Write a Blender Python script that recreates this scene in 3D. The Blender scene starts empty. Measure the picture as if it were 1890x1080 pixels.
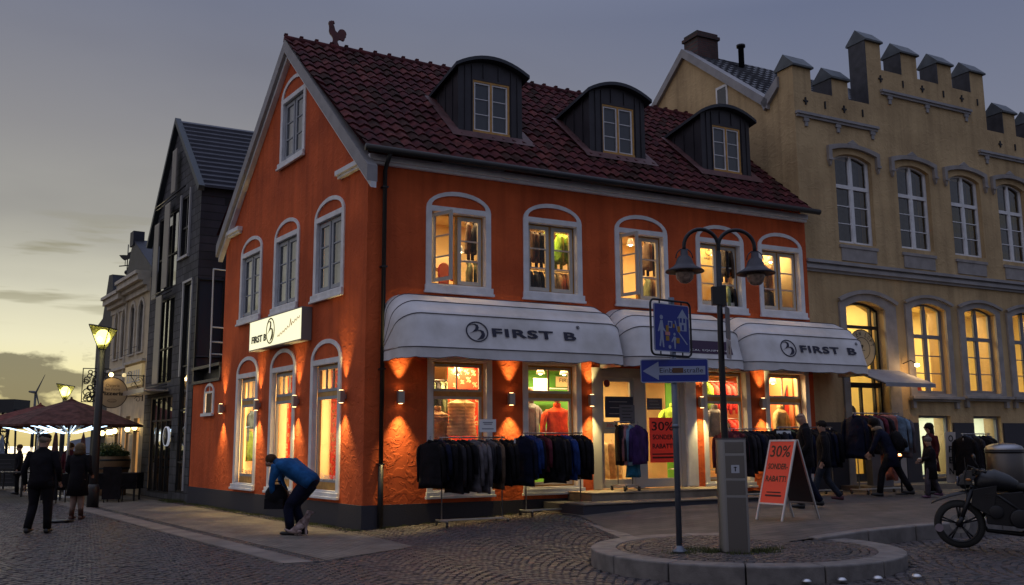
import bpy, bmesh, math, random
from mathutils import Vector, Matrix, noise
from mathutils.geometry import tessellate_polygon
random.seed(7)
R = math.radians
SC = bpy.context.scene
COL = SC.collection
# ------------------------------------------------------------------ camera
cam = bpy.data.cameras.new('camera'); camo = bpy.data.objects.new('camera', cam); COL.objects.link(camo)
PITCH, ROLL = R(9.028), R(-.387)
fw = Vector((0, math.cos(PITCH), math.sin(PITCH))); rt = Vector((1, 0, 0)); up = Vector((0, -math.sin(PITCH), math.cos(PITCH)))
r2 = rt*math.cos(ROLL)+up*math.sin(ROLL); u2 = up*math.cos(ROLL)-rt*math.sin(ROLL)
m = Matrix((r2, u2, -fw)).transposed().to_4x4(); m.translation = (0, 0, 1.6)
camo.matrix_world = m
cam.sensor_width = 36; cam.lens = 1743/1890*36; cam.clip_end = 6000; cam.clip_start = .05
SC.camera = camo
SC.render.resolution_x = 1024; SC.render.resolution_y = 585
vs = SC.view_settings
vs.view_transform = 'Standard'; vs.look = 'None'; vs.gamma = 1; vs.use_curve_mapping = False; vs.exposure = 0.22
SC.cycles.max_bounces = 6; SC.cycles.transparent_max_bounces = 12; SC.cycles.glossy_bounces = 3
SC.cycles.sample_clamp_indirect = 4.0; SC.cycles.caustics_reflective = False; SC.cycles.caustics_refractive = False
# ------------------------------------------------------------------ sky: dusk, last light low on the left
SUN_AZ = R(-30)   # measured from +Y towards +X
world = bpy.data.worlds.new('World'); SC.world = world; world.use_nodes = True
nt = world.node_tree; N = nt.nodes; L = nt.links; N.clear()
def nd(t, **k):
    n = N.new(t)
    for a, b in k.items():
        if a == 'op': n.operation = b
        else: setattr(n, a, b)
    return n
def mth(op, a, b=None, clamp=False):
    n = N.new('ShaderNodeMath'); n.operation = op; n.use_clamp = clamp
    for i, v in enumerate((a, b)):
        if v is None: continue
        if isinstance(v, (int, float)): n.inputs[i].default_value = v
        else: L.new(v, n.inputs[i])
    return n.outputs[0]
def ramp(src, stops, interp='LINEAR'):
    n = N.new('ShaderNodeValToRGB'); cr = n.color_ramp; cr.interpolation = interp
    while len(cr.elements) > 1: cr.elements.remove(cr.elements[-1])
    cr.elements[0].position = stops[0][0]; cr.elements[0].color = (*stops[0][1], 1)
    for p_, c_ in stops[1:]:
        e = cr.elements.new(p_); e.color = (*c_, 1)
    L.new(src, n.inputs[0]); return n.outputs[0]
def mixc(f, a, b, mode='MIX'):
    n = N.new('ShaderNodeMix'); n.data_type = 'RGBA'; n.blend_type = mode
    if isinstance(f, (int, float)): n.inputs[0].default_value = f
    else: L.new(f, n.inputs[0])
    for i, v in ((6, a), (7, b)):
        if isinstance(v, tuple): n.inputs[i].default_value = (*v, 1)
        else: L.new(v, n.inputs[i])
    return n.outputs[2]
tc = nd('ShaderNodeTexCoord'); sp = nd('ShaderNodeSeparateXYZ'); L.new(tc.outputs['Generated'], sp.inputs[0])
X_, Y_, Z_ = sp.outputs
zc = mth('MAXIMUM', Z_, 0.0)
# towards the sunset / away from it
daz = mth('ADD', mth('MULTIPLY', X_, math.sin(SUN_AZ)), mth('MULTIPLY', Y_, math.cos(SUN_AZ)))
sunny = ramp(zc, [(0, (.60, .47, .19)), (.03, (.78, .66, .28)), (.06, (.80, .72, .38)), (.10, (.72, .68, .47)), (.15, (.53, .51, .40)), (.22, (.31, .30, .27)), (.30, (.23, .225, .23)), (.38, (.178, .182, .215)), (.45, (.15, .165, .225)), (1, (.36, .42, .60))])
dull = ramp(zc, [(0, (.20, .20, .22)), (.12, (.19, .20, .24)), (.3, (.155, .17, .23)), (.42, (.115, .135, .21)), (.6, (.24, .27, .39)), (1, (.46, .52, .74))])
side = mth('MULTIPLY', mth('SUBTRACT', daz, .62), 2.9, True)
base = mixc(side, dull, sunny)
# broken cloud: stretched noise on a cloud deck direction
dv = nd('ShaderNodeCombineXYZ')
zz = mth('ADD', zc, .10)
L.new(mth('DIVIDE', X_, zz), dv.inputs[0]); L.new(mth('DIVIDE', Y_, zz), dv.inputs[1])
n1 = nd('ShaderNodeTexNoise'); n1.inputs['Scale'].default_value = .55; n1.inputs['Detail'].default_value = 5; n1.inputs['Roughness'].default_value = .5
L.new(dv.outputs[0], n1.inputs['Vector'])
cl = ramp(n1.outputs[0], [(.35, (.86, .86, .88)), (.5, (1, 1, 1)), (.68, (1.0, 1.0, 1.0))])
base = mixc(1.0, base, cl, 'MULTIPLY')
# low dark cumulus bank over the harbour
n2 = nd('ShaderNodeTexNoise'); n2.inputs['Scale'].default_value = 13; n2.inputs['Detail'].default_value = 6; n2.inputs['Roughness'].default_value = .55
mp = nd('ShaderNodeMapping'); mp.inputs['Scale'].default_value = (1, 1, 2.2); mp.inputs['Location'].default_value = (.35, .1, 0)
L.new(tc.outputs['Generated'], mp.inputs[0]); L.new(mp.outputs[0], n2.inputs['Vector'])
band = ramp(zc, [(0, (.0,)*3), (.018, (.0,)*3), (.045, (.62,)*3), (.078, (.55,)*3), (.093, (.12,)*3), (.105, (0,)*3), (1, (0,)*3)])
nz = mth('MULTIPLY', mth('SUBTRACT', mth('ADD', n2.outputs[0], mth('MULTIPLY', band, .34)), .605), 11.0, True)
bank = mth('MULTIPLY', nz, mth('MINIMUM', mth('MULTIPLY', band, 4.0), 1.0))
bank = mth('MULTIPLY', bank, .86)
base = mixc(bank, base, (.125, .112, .072))
# thin dark streaks a little higher
n3 = nd('ShaderNodeTexNoise'); n3.inputs['Scale'].default_value = 8; n3.inputs['Detail'].default_value = 4
mp3 = nd('ShaderNodeMapping'); mp3.inputs['Scale'].default_value = (1, 1, 9); mp3.inputs['Location'].default_value = (2.1, .4, .3)
L.new(tc.outputs['Generated'], mp3.inputs[0]); L.new(mp3.outputs[0], n3.inputs['Vector'])
b3 = ramp(zc, [(0, (0,)*3), (.11, (0,)*3), (.14, (1,)*3), (.19, (1,)*3), (.23, (0,)*3), (1, (0,)*3)])
s3 = mth('MULTIPLY', mth('MULTIPLY', mth('SUBTRACT', n3.outputs[0], .56), 9.0, True), mth('MULTIPLY', b3, .6))
base = mixc(s3, base, (.22, .20, .12))
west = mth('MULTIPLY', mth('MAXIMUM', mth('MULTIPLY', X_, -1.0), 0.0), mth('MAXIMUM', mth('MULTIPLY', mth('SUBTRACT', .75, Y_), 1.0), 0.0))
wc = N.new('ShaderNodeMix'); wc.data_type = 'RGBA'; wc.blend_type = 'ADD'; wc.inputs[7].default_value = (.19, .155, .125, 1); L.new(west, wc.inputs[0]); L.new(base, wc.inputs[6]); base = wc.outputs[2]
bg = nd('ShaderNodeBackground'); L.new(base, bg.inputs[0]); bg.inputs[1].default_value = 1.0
sky = nd('ShaderNodeTexSky'); sky.sky_type = 'NISHITA'; sky.sun_disc = False; sky.sun_elevation = R(-3.0); sky.sun_rotation = SUN_AZ; sky.air_density = 1.0; sky.dust_density = 1.0
bg2 = nd('ShaderNodeBackground'); L.new(sky.outputs[0], bg2.inputs[0]); bg2.inputs[1].default_value = .05
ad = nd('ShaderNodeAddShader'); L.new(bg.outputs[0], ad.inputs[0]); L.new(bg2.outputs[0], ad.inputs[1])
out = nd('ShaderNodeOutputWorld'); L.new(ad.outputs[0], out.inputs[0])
# the sun itself is down behind the clouds: only a faint soft glow from its side
sl = bpy.data.lights.new('sun', 'SUN'); sl.energy = .25; sl.angle = R(20); sl.color = (1, .82, .55)
so = bpy.data.objects.new('sun', sl); COL.objects.link(so)
sd = Vector((math.sin(SUN_AZ)*math.cos(R(4)), math.cos(SUN_AZ)*math.cos(R(4)), math.sin(R(4))))
so.rotation_euler = sd.to_track_quat('Z', 'Y').to_euler()

# ------------------------------------------------------------------ materials
MATS = {}
def mat(name, col=(.5, .5, .5), rough=.7, metal=0, var=0, vscale=3, bump=0, bscale=30, emit=None, es=1, spec=.5, col2=None, detail=4, bdist=.01):
    if name in MATS: return MATS[name]
    M = bpy.data.materials.new(name); MATS[name] = M; M.use_nodes = True
    t = M.node_tree; b = t.nodes['Principled BSDF']
    b.inputs['Base Color'].default_value = (*col, 1); b.inputs['Roughness'].default_value = rough; b.inputs['Metallic'].default_value = metal
    b.inputs['Specular IOR Level'].default_value = spec
    tcn = t.nodes.new('ShaderNodeTexCoord')
    if var:
        n = t.nodes.new('ShaderNodeTexNoise'); n.inputs['Scale'].default_value = vscale; n.inputs['Detail'].default_value = detail
        t.links.new(tcn.outputs['Object'], n.inputs[0])
        r = t.nodes.new('ShaderNodeValToRGB'); c2 = col2 or tuple(c*(1-var) for c in col)
        r.color_ramp.elements[0].position = .35; r.color_ramp.elements[1].position = .65
        r.color_ramp.elements[0].color = (*c2, 1); r.color_ramp.elements[1].color = (*[min(1, c*(1+var*.5)) for c in col], 1)
        t.links.new(n.outputs[0], r.inputs[0]); t.links.new(r.outputs[0], b.inputs['Base Color'])
    if bump:
        n = t.nodes.new('ShaderNodeTexNoise'); n.inputs['Scale'].default_value = bscale; n.inputs['Detail'].default_value = 5
        t.links.new(tcn.outputs['Object'], n.inputs[0])
        bp = t.nodes.new('ShaderNodeBump'); bp.inputs['Strength'].default_value = bump; bp.inputs['Distance'].default_value = bdist
        t.links.new(n.outputs[0], bp.inputs['Height']); t.links.new(bp.outputs[0], b.inputs['Normal'])
    if emit:
        b.inputs['Emission Color'].default_value = (*emit, 1); b.inputs['Emission Strength'].default_value = es
    return M
def glassmat(name, tint=(.9, .93, .95), refl=1.0, rough=.01):
    M = bpy.data.materials.new(name); MATS[name] = M; M.use_nodes = True; t = M.node_tree; t.nodes.clear()
    o = t.nodes.new('ShaderNodeOutputMaterial'); mx = t.nodes.new('ShaderNodeMixShader'); tr = t.nodes.new('ShaderNodeBsdfTransparent'); gl = t.nodes.new('ShaderNodeBsdfGlossy')
    fr = t.nodes.new('ShaderNodeFresnel'); fr.inputs[0].default_value = 1.5
    mm = t.nodes.new('ShaderNodeMath'); mm.operation = 'MULTIPLY'; mm.inputs[1].default_value = refl
    tr.inputs[0].default_value = (*tint, 1); gl.inputs['Roughness'].default_value = rough
    t.links.new(fr.outputs[0], mm.inputs[0]); t.links.new(mm.outputs[0], mx.inputs[0]); t.links.new(tr.outputs[0], mx.inputs[1]); t.links.new(gl.outputs[0], mx.inputs[2]); t.links.new(mx.outputs[0], o.inputs[0])
    return M
def brickmat(name, c1, c2, mortar, bw, bh, off=.5, ms=.015, rough=.8, bump=.5, vec='Object', rot=0, warp=0):
    M = bpy.data.materials.new(name); MATS[name] = M; M.use_nodes = True; t = M.node_tree; b = t.nodes['Principled BSDF']
    tcn = t.nodes.new('ShaderNodeTexCoord'); mp = t.nodes.new('ShaderNodeMapping'); mp.inputs['Rotation'].default_value = rot if isinstance(rot, tuple) else (0, 0, rot)
    br = t.nodes.new('ShaderNodeTexBrick'); br.inputs['Color1'].default_value = (*c1, 1); br.inputs['Color2'].default_value = (*c2, 1); br.inputs['Mortar'].default_value = (*mortar, 1)
    br.inputs['Scale'].default_value = 1; br.inputs['Brick Width'].default_value = bw; br.inputs['Row Height'].default_value = bh; br.inputs['Mortar Size'].default_value = ms; br.offset = off
    t.links.new(tcn.outputs[vec], mp.inputs[0]); t.links.new(mp.outputs[0], br.inputs[0])
    n = t.nodes.new('ShaderNodeTexNoise'); n.inputs['Scale'].default_value = 1.7; n.inputs['Detail'].default_value = 5; t.links.new(tcn.outputs[vec], n.inputs[0])
    mx = t.nodes.new('ShaderNodeMix'); mx.data_type = 'RGBA'; mx.blend_type = 'MULTIPLY'; mx.inputs[0].default_value = .8
    r = t.nodes.new('ShaderNodeValToRGB'); r.color_ramp.elements[0].position = .3; r.color_ramp.elements[1].position = .7; r.color_ramp.elements[0].color = (.45, .45, .45, 1); r.color_ramp.elements[1].color = (1.2, 1.2, 1.2, 1)
    t.links.new(n.outputs[0], r.inputs[0]); t.links.new(br.outputs[0], mx.inputs[6]); t.links.new(r.outputs[0], mx.inputs[7]); t.links.new(mx.outputs[2], b.inputs['Base Color'])
    b.inputs['Roughness'].default_value = rough
    bp = t.nodes.new('ShaderNodeBump'); bp.inputs['Strength'].default_value = bump; bp.inputs['Distance'].default_value = .01; bp.invert = True
    t.links.new(br.outputs['Fac'], bp.inputs['Height']); t.links.new(bp.outputs[0], b.inputs['Normal'])
    return M
def stucco(name, col, blotch):
    """rough trowelled render: broad trowel ridges, fine grain and faint blotches"""
    M = mat(name, col, .85, var=.18, vscale=.9, col2=blotch, spec=.25)
    t = M.node_tree; b = t.nodes['Principled BSDF']; tcn = [n for n in t.nodes if n.type == 'TEX_COORD'][0]
    mpn = t.nodes.new('ShaderNodeMapping'); mpn.inputs['Scale'].default_value = (4.5, 4.5, .28); sn = t.nodes.new('ShaderNodeTexNoise'); sn.inputs['Scale'].default_value = 1; sn.inputs['Detail'].default_value = 6
    t.links.new(tcn.outputs['Object'], mpn.inputs[0]); t.links.new(mpn.outputs[0], sn.inputs[0]); sr = t.nodes.new('ShaderNodeValToRGB'); sr.color_ramp.elements[0].position = .33; sr.color_ramp.elements[1].position = .55; sr.color_ramp.elements[0].color = (.62, .60, .60, 1); sr.color_ramp.elements[1].color = (1, 1, 1, 1); t.links.new(sn.outputs[0], sr.inputs[0])
    mm = t.nodes.new('ShaderNodeMix'); mm.data_type = 'RGBA'; mm.blend_type = 'MULTIPLY'; mm.inputs[0].default_value = .5; old = b.inputs['Base Color'].links[0].from_socket; t.links.new(old, mm.inputs[6]); t.links.new(sr.outputs[0], mm.inputs[7]); t.links.new(mm.outputs[2], b.inputs['Base Color'])
    a = t.nodes.new('ShaderNodeTexNoise'); a.inputs['Scale'].default_value = 5.5; a.inputs['Detail'].default_value = 3; a.inputs['Distortion'].default_value = 1.2
    c = t.nodes.new('ShaderNodeTexNoise'); c.inputs['Scale'].default_value = 45; c.inputs['Detail'].default_value = 3
    t.links.new(tcn.outputs['Object'], a.inputs[0]); t.links.new(tcn.outputs['Object'], c.inputs[0])
    r = t.nodes.new('ShaderNodeMapRange'); r.inputs[1].default_value = .45; r.inputs[2].default_value = .6; r.interpolation_type = 'SMOOTHSTEP'; t.links.new(a.outputs[0], r.inputs[0])
    b1 = t.nodes.new('ShaderNodeBump'); b1.inputs['Strength'].default_value = .5; b1.inputs['Distance'].default_value = .009; t.links.new(r.outputs[0], b1.inputs['Height'])
    b2 = t.nodes.new('ShaderNodeBump'); b2.inputs['Strength'].default_value = .4; b2.inputs['Distance'].default_value = .003; t.links.new(c.outputs[0], b2.inputs['Height'])
    t.links.new(b1.outputs[0], b2.inputs['Normal']); t.links.new(b2.outputs[0], b.inputs['Normal'])
    return M
mOR = stucco('orange_render', (.62, .116, .034), (.47, .084, .026))
mYE = stucco('yellow_render', (.52, .375, .205), (.43, .305, .165))
mPL = mat('plinth_paint', (.030, .029, .040), .7, bump=.4, bscale=25)
mWH = mat('white_trim', (.74, .74, .76), .6, var=.12, vscale=4, bump=.15)
mWD = mat('pale_window_paint', (.46, .44, .40), .5)
mGR = mat('grey_trim', (.30, .29, .30), .7, var=.15, bump=.2)
mWO = mat('golden_oak_frame', (.52, .27, .06), .45, var=.2, vscale=8)
mRT = mat('roof_tile', (.072, .015, .017), .88, var=.6, vscale=4.5, spec=.2, col2=(.035, .009, .012), bump=.3, bscale=40, detail=6)
mSL = mat('dark_slate', (.035, .035, .045), .5, var=.4, vscale=5, bump=.3)
mZI = mat('zinc_dark', (.035, .032, .04), .45, metal=.3, var=.2)
mDK = mat('dark_metal', (.02, .02, .024), .45, metal=.5)
mBK = mat('black_paint', (.012, .012, .014), .5)
mST = mat('brushed_steel', (.30, .30, .32), .32, metal=.95, bump=.1, bscale=120)
mAL = mat('aluminium', (.6, .6, .62), .35, metal=.9)
mGL = glassmat('window_glass'); mGC = glassmat('double_glazing', (.92, .94, .96), 2.2); mGR2 = glassmat('reflective_glass', (.8, .85, .9), 2.4)
mCV = mat('awning_canvas', (.64, .625, .64), .75, var=.2, vscale=1.6, col2=(.52, .50, .49), bump=.35, bscale=5, bdist=.02, detail=8)
mSEAM = mat('canvas_seam', (.06, .055, .07), .8)
mINK = mat('dark_lettering', (.010, .009, .03), .6)
mRED = mat('red_print', (.62, .045, .03), .6)
mPAP = mat('white_paper', (.7, .7, .72), .7)
mGRN = mat('green_wall', (.12, .42, .06), .7)
mCRM = mat('cream_wall', (.72, .58, .33), .7, var=.08)
mCUR = mat('white_curtain', (.62, .64, .70), .8, var=.1, vscale=14)
mSKIN = mat('skin', (.30, .17, .12), .5)
mASP = mat('paving_joint', (.03, .027, .027), .9, bump=.5, bscale=40)
# ------------------------------------------------------------------ mesh builder
class MB:
    def __init__(s): s.v = []; s.f = []; s.m = []; s.sm = []; s.cur = 0; s.smooth = False
    def add(s, vs, fs):
        o = len(s.v); s.v += [tuple(v) for v in vs]
        for f in fs: s.f.append([i+o for i in f]); s.m.append(s.cur); s.sm.append(s.smooth)
        return s
    def box(s, x0, x1, y0, y1, z0, z1):
        v = [(x, y, z) for z in (z0, z1) for y in (y0, y1) for x in (x0, x1)]
        return s.add(v, [(0, 2, 3, 1), (4, 5, 7, 6), (0, 1, 5, 4), (2, 6, 7, 3), (0, 4, 6, 2), (1, 3, 7, 5)])
    def hexa(s, b, t):
        n = len(b); return s.add(list(b)+list(t), [tuple(range(n))[::-1], tuple(range(n, 2*n))]+[(i, (i+1) % n, n+(i+1) % n, n+i) for i in range(n)])
    def prism(s, poly, y0, y1, holes=()):
        """polygon in (x,z) extruded from y0 to y1, with holes"""
        loops = [list(poly)]+[list(h) for h in holes]
        tri = tessellate_polygon([[Vector((a, b, 0)) for a, b in lp] for lp in loops])
        pts = [p for lp in loops for p in lp]; n = len(pts)
        fs = [tuple(t) for t in tri]+[tuple(n+i for i in t[::-1]) for t in tri]
        o = 0
        for lp in loops:
            k = len(lp)
            for i in range(k): fs.append((o+i, o+(i+1) % k, n+o+(i+1) % k, n+o+i))
            o += k
        return s.add([(a, y0, b) for a, b in pts]+[(a, y1, b) for a, b in pts], fs)
    def sheet(s, poly, y, holes=()):
        loops = [list(poly)]+[list(h) for h in holes]
        tri = tessellate_polygon([[Vector((a, b, 0)) for a, b in lp] for lp in loops])
        return s.add([(a, y, b) for lp in loops for a, b in lp], [tuple(t) for t in tri])
    def tube(s, pts, r, n=8, cap=True, flat=1.0):
        pts = [Vector(p) for p in pts]; k = len(pts); rr = r if isinstance(r, (list, tuple)) else [r]*k
        vs = []; prev = None
        for i, p in enumerate(pts):
            t = (pts[min(i+1, k-1)]-pts[max(i-1, 0)]).normalized()
            if prev is None:
                a = Vector((0, 0, 1)) if abs(t.z) < .9 else Vector((0, 1, 0))
                u = t.cross(a).normalized()
            else:
                u = (prev-t*prev.dot(t)); u = u.normalized() if u.length > 1e-6 else t.orthogonal().normalized()
            prev = u; w = t.cross(u)
            for j in range(n):
                an = 2*math.pi*j/n; vs.append(p+(u*math.cos(an)+w*math.sin(an)*flat)*rr[i])
        fs = [(i*n+j, i*n+(j+1) % n, (i+1)*n+(j+1) % n, (i+1)*n+j) for i in range(k-1) for j in range(n)]
        if cap: fs += [tuple(range(n))[::-1], tuple((k-1)*n+j for j in range(n))]
        sm = s.smooth; s.smooth = n > 5; s.add(vs, fs); s.smooth = sm; return s
    def loft(s, rings, cap=True, smooth=True):
        n = len(rings[0]); k = len(rings)
        vs = [p for r in rings for p in r]
        fs = [(i*n+j, i*n+(j+1) % n, (i+1)*n+(j+1) % n, (i+1)*n+j) for i in range(k-1) for j in range(n)]
        if cap: fs += [tuple(range(n))[::-1], tuple((k-1)*n+j for j in range(n))]
        sm = s.smooth; s.smooth = smooth; s.add(vs, fs); s.smooth = sm; return s
    def lathe(s, prof, c=(0, 0, 0), n=20, axis='z', a0=0, a1=2*math.pi, cap=True):
        rings = []
        for r, z in prof:
            ring = []
            for j in range(n):
                a = a0+(a1-a0)*j/n
                p = (r*math.cos(a), r*math.sin(a), z)
                if axis == 'x': p = (z, p[0], p[1])
                elif axis == 'y': p = (p[0], z, p[1])
                ring.append((p[0]+c[0], p[1]+c[1], p[2]+c[2]))
            rings.append(ring)
        return s.loft(rings, cap and prof[0] != prof[-1])
    def ball(s, c, r, n=14, sz=(1, 1, 1)):
        rings = []
        for i in range(1, n//2+1):
            a = math.pi*i/(n//2+1); rings.append([(c[0]+r*sz[0]*math.sin(a)*math.cos(2*math.pi*j/n), c[1]+r*sz[1]*math.sin(a)*math.sin(2*math.pi*j/n), c[2]-r*sz[2]*math.cos(a)) for j in range(n)])
        return s.loft(rings)
    def xf(s, M, start=0):
        for i in range(start, len(s.v)): s.v[i] = tuple(M @ Vector(s.v[i]))
        return s
    def build(s, name, mats, parent=None, M=None, bevel=0, fix=True):
        me = bpy.data.meshes.new(name)
        vs = s.v if M is None else [tuple(M @ Vector(v)) for v in s.v]
        me.from_pydata(vs, [], s.f)
        if not isinstance(mats, (list, tuple)): mats = [mats]
        for x in mats: me.materials.append(x)
        me.polygons.foreach_set('material_index', s.m); me.polygons.foreach_set('use_smooth', s.sm)
        if fix:
            b = bmesh.new(); b.from_mesh(me); bmesh.ops.recalc_face_normals(b, faces=b.faces[:]); b.to_mesh(me); b.free()
        me.update()
        o = bpy.data.objects.new(name, me); COL.objects.link(o)
        if parent: o.parent = parent
        if bevel:
            bv = o.modifiers.new('bevel', 'BEVEL'); bv.width = bevel; bv.segments = 2; bv.limit_method = 'ANGLE'
        return o
def tag(o, label=None, cat=None, group=None, kind=None):
    if label: o['label'] = label
    if cat: o['category'] = cat
    if group: o['group'] = group
    if kind: o['kind'] = kind
    return o
def empty(name, M, label=None, cat=None, group=None):
    o = bpy.data.objects.new(name, None); COL.objects.link(o); o.empty_display_size = .2
    o.matrix_world = M if isinstance(M, Matrix) else Matrix.Translation(M)
    return tag(o, label, cat, group)
def kids(o): return [c for c in bpy.data.objects if c.parent == o]
def copy_tree(o, kidmap, parent=None):
    c = o.copy(); COL.objects.link(c)
    if parent is not None: c.parent = parent
    for ch in kidmap.get(o, []): copy_tree(ch, kidmap, c)
    return c
def kmap(o):
    d = {}
    def rec(q):
        d[q] = kids(q)
        for c in d[q]: rec(c)
    rec(o); return d
def text(s, size, M, ma, parent=None, name='lettering', ext=.004, bold=0, sx=1.0, align='CENTER', sp=1.0, slant=0):
    """lettering in the local xz plane facing -y, converted to a mesh"""
    cu = bpy.data.curves.new(name, 'FONT'); cu.body = s; cu.size = size; cu.extrude = ext; cu.offset = bold; cu.align_x = align; cu.align_y = 'CENTER'; cu.space_character = sp; cu.shear = slant; cu.resolution_u = 3; cu.space_line = .95
    t = bpy.data.objects.new(name, cu); COL.objects.link(t)
    bpy.context.view_layer.update()
    me = bpy.data.meshes.new_from_object(t.evaluated_get(bpy.context.evaluated_depsgraph_get()))
    bpy.data.objects.remove(t)
    me.transform(M @ Matrix.Rotation(R(90), 4, 'X') @ Matrix.Diagonal((sx, 1, 1, 1)))
    me.materials.clear(); me.materials.append(ma)
    o = bpy.data.objects.new(name, me); COL.objects.link(o); o.parent = parent
    return o
def light(name, kind, loc, energy, col=(1, .7, .4), size=.1, parent=None, rot=None, **k):
    l = bpy.data.lights.new(name, kind); l.energy = energy; l.color = col
    if kind == 'AREA':
        l.shape = 'RECTANGLE'; l.size = size[0]; l.size_y = size[1]
    else: l.shadow_soft_size = size
    for a, b in k.items(): setattr(l, a, b)
    o = bpy.data.objects.new(name, l); COL.objects.link(o); o.location = loc
    if rot is not None: o.rotation_euler = rot
    if parent: o.parent = parent
    return o
T = Matrix.Translation
def RZ(a): return Matrix.Rotation(a, 4, 'Z')
# ------------------------------------------------------------------ frames of the two house fronts
O = Vector((-2.8262, 18.0706, 0)); XD = Vector((.88491, .46577, 0)); NX = Vector((.46577, -.88491, 0))
GD = Vector((-.57415, .81875, 0)); NG = Vector((-.81875, -.57415, 0))
FM = Matrix((XD, -NX, Vector((0, 0, 1)))).transposed().to_4x4(); FM.translation = O      # local x along the shop front, y inwards
GMw = Matrix((-GD, -NG, Vector((0, 0, 1)))).transposed().to_4x4(); GMw.translation = O   # local -x along the side street, y inwards
GM = FM.inverted() @ GMw
AXD = math.atan2(XD.y, XD.x)
def f2w(x, o, z=0): return O+XD*x+NX*o+Vector((0, 0, z))
def w2f(p): d = Vector((p[0], p[1], 0))-O; return d.dot(XD), d.dot(NX)
def g2w(s, o, z=0): return O+GD*s+NG*o+Vector((0, 0, z))
def sst(a, b, x): t = min(1, max(0, (x-a)/(b-a))); return t*t*(3-2*t)
def zpave(x): return max(0, min(.055*x, .30))+max(0, min((x-5.5)*.01, .07))
def zroad(x): return max(0, min(.018*x, .11))
def ground_z(px, py):
    x, o = w2f((px, py)); return zroad(x)+(zpave(x)-zroad(x))*(1-sst(3, 6.5, o))
# ------------------------------------------------------------------ ORANGE SHOP HOUSE
def arch(c, hw, z0, zs, rise, n=14):
    return [(c-hw, z0), (c+hw, z0)]+[(c+hw*math.cos(math.pi*i/n), zs+rise*math.sin(math.pi*i/n)) for i in range(n+1)]
def half(c, hw, zs, rise, n=14):
    return [(c+hw*math.cos(math.pi*i/n), zs+rise*math.sin(math.pi*i/n)) for i in range(n+1)]
def rect(x0, x1, z0, z1): return [(x0, z0), (x1, z0), (x1, z1), (x0, z1)]
def frame_bars(mb, x0, x1, z0, z1, y, b, cols=1, rows=1, mun=.028, d=.05, rowz=None):
    mb.box(x0, x0+b, y, y+d, z0, z1); mb.box(x1-b, x1, y, y+d, z0, z1)
    mb.box(x0+b, x1-b, y, y+d, z0, z0+b); mb.box(x0+b, x1-b, y, y+d, z1-b, z1)
    for i in range(1, cols):
        xc = x0+b+(x1-x0-2*b)*i/cols; mb.box(xc-mun/2, xc+mun/2, y+.004, y+d-.004, z0+b, z1-b)
    for zc in (rowz if rowz is not None else [z0+b+(z1-z0-2*b)*i/rows for i in range(1, rows)]):
        mb.box(x0+b, x1-b, y+.008, y+d-.008, zc-mun/2, zc+mun/2)
def pane(mb, x0, x1, z0, z1, y): mb.add([(x0, y, z0), (x1, y, z0), (x1, y, z1), (x0, y, z1)], [(0, 1, 2, 3)])
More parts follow.
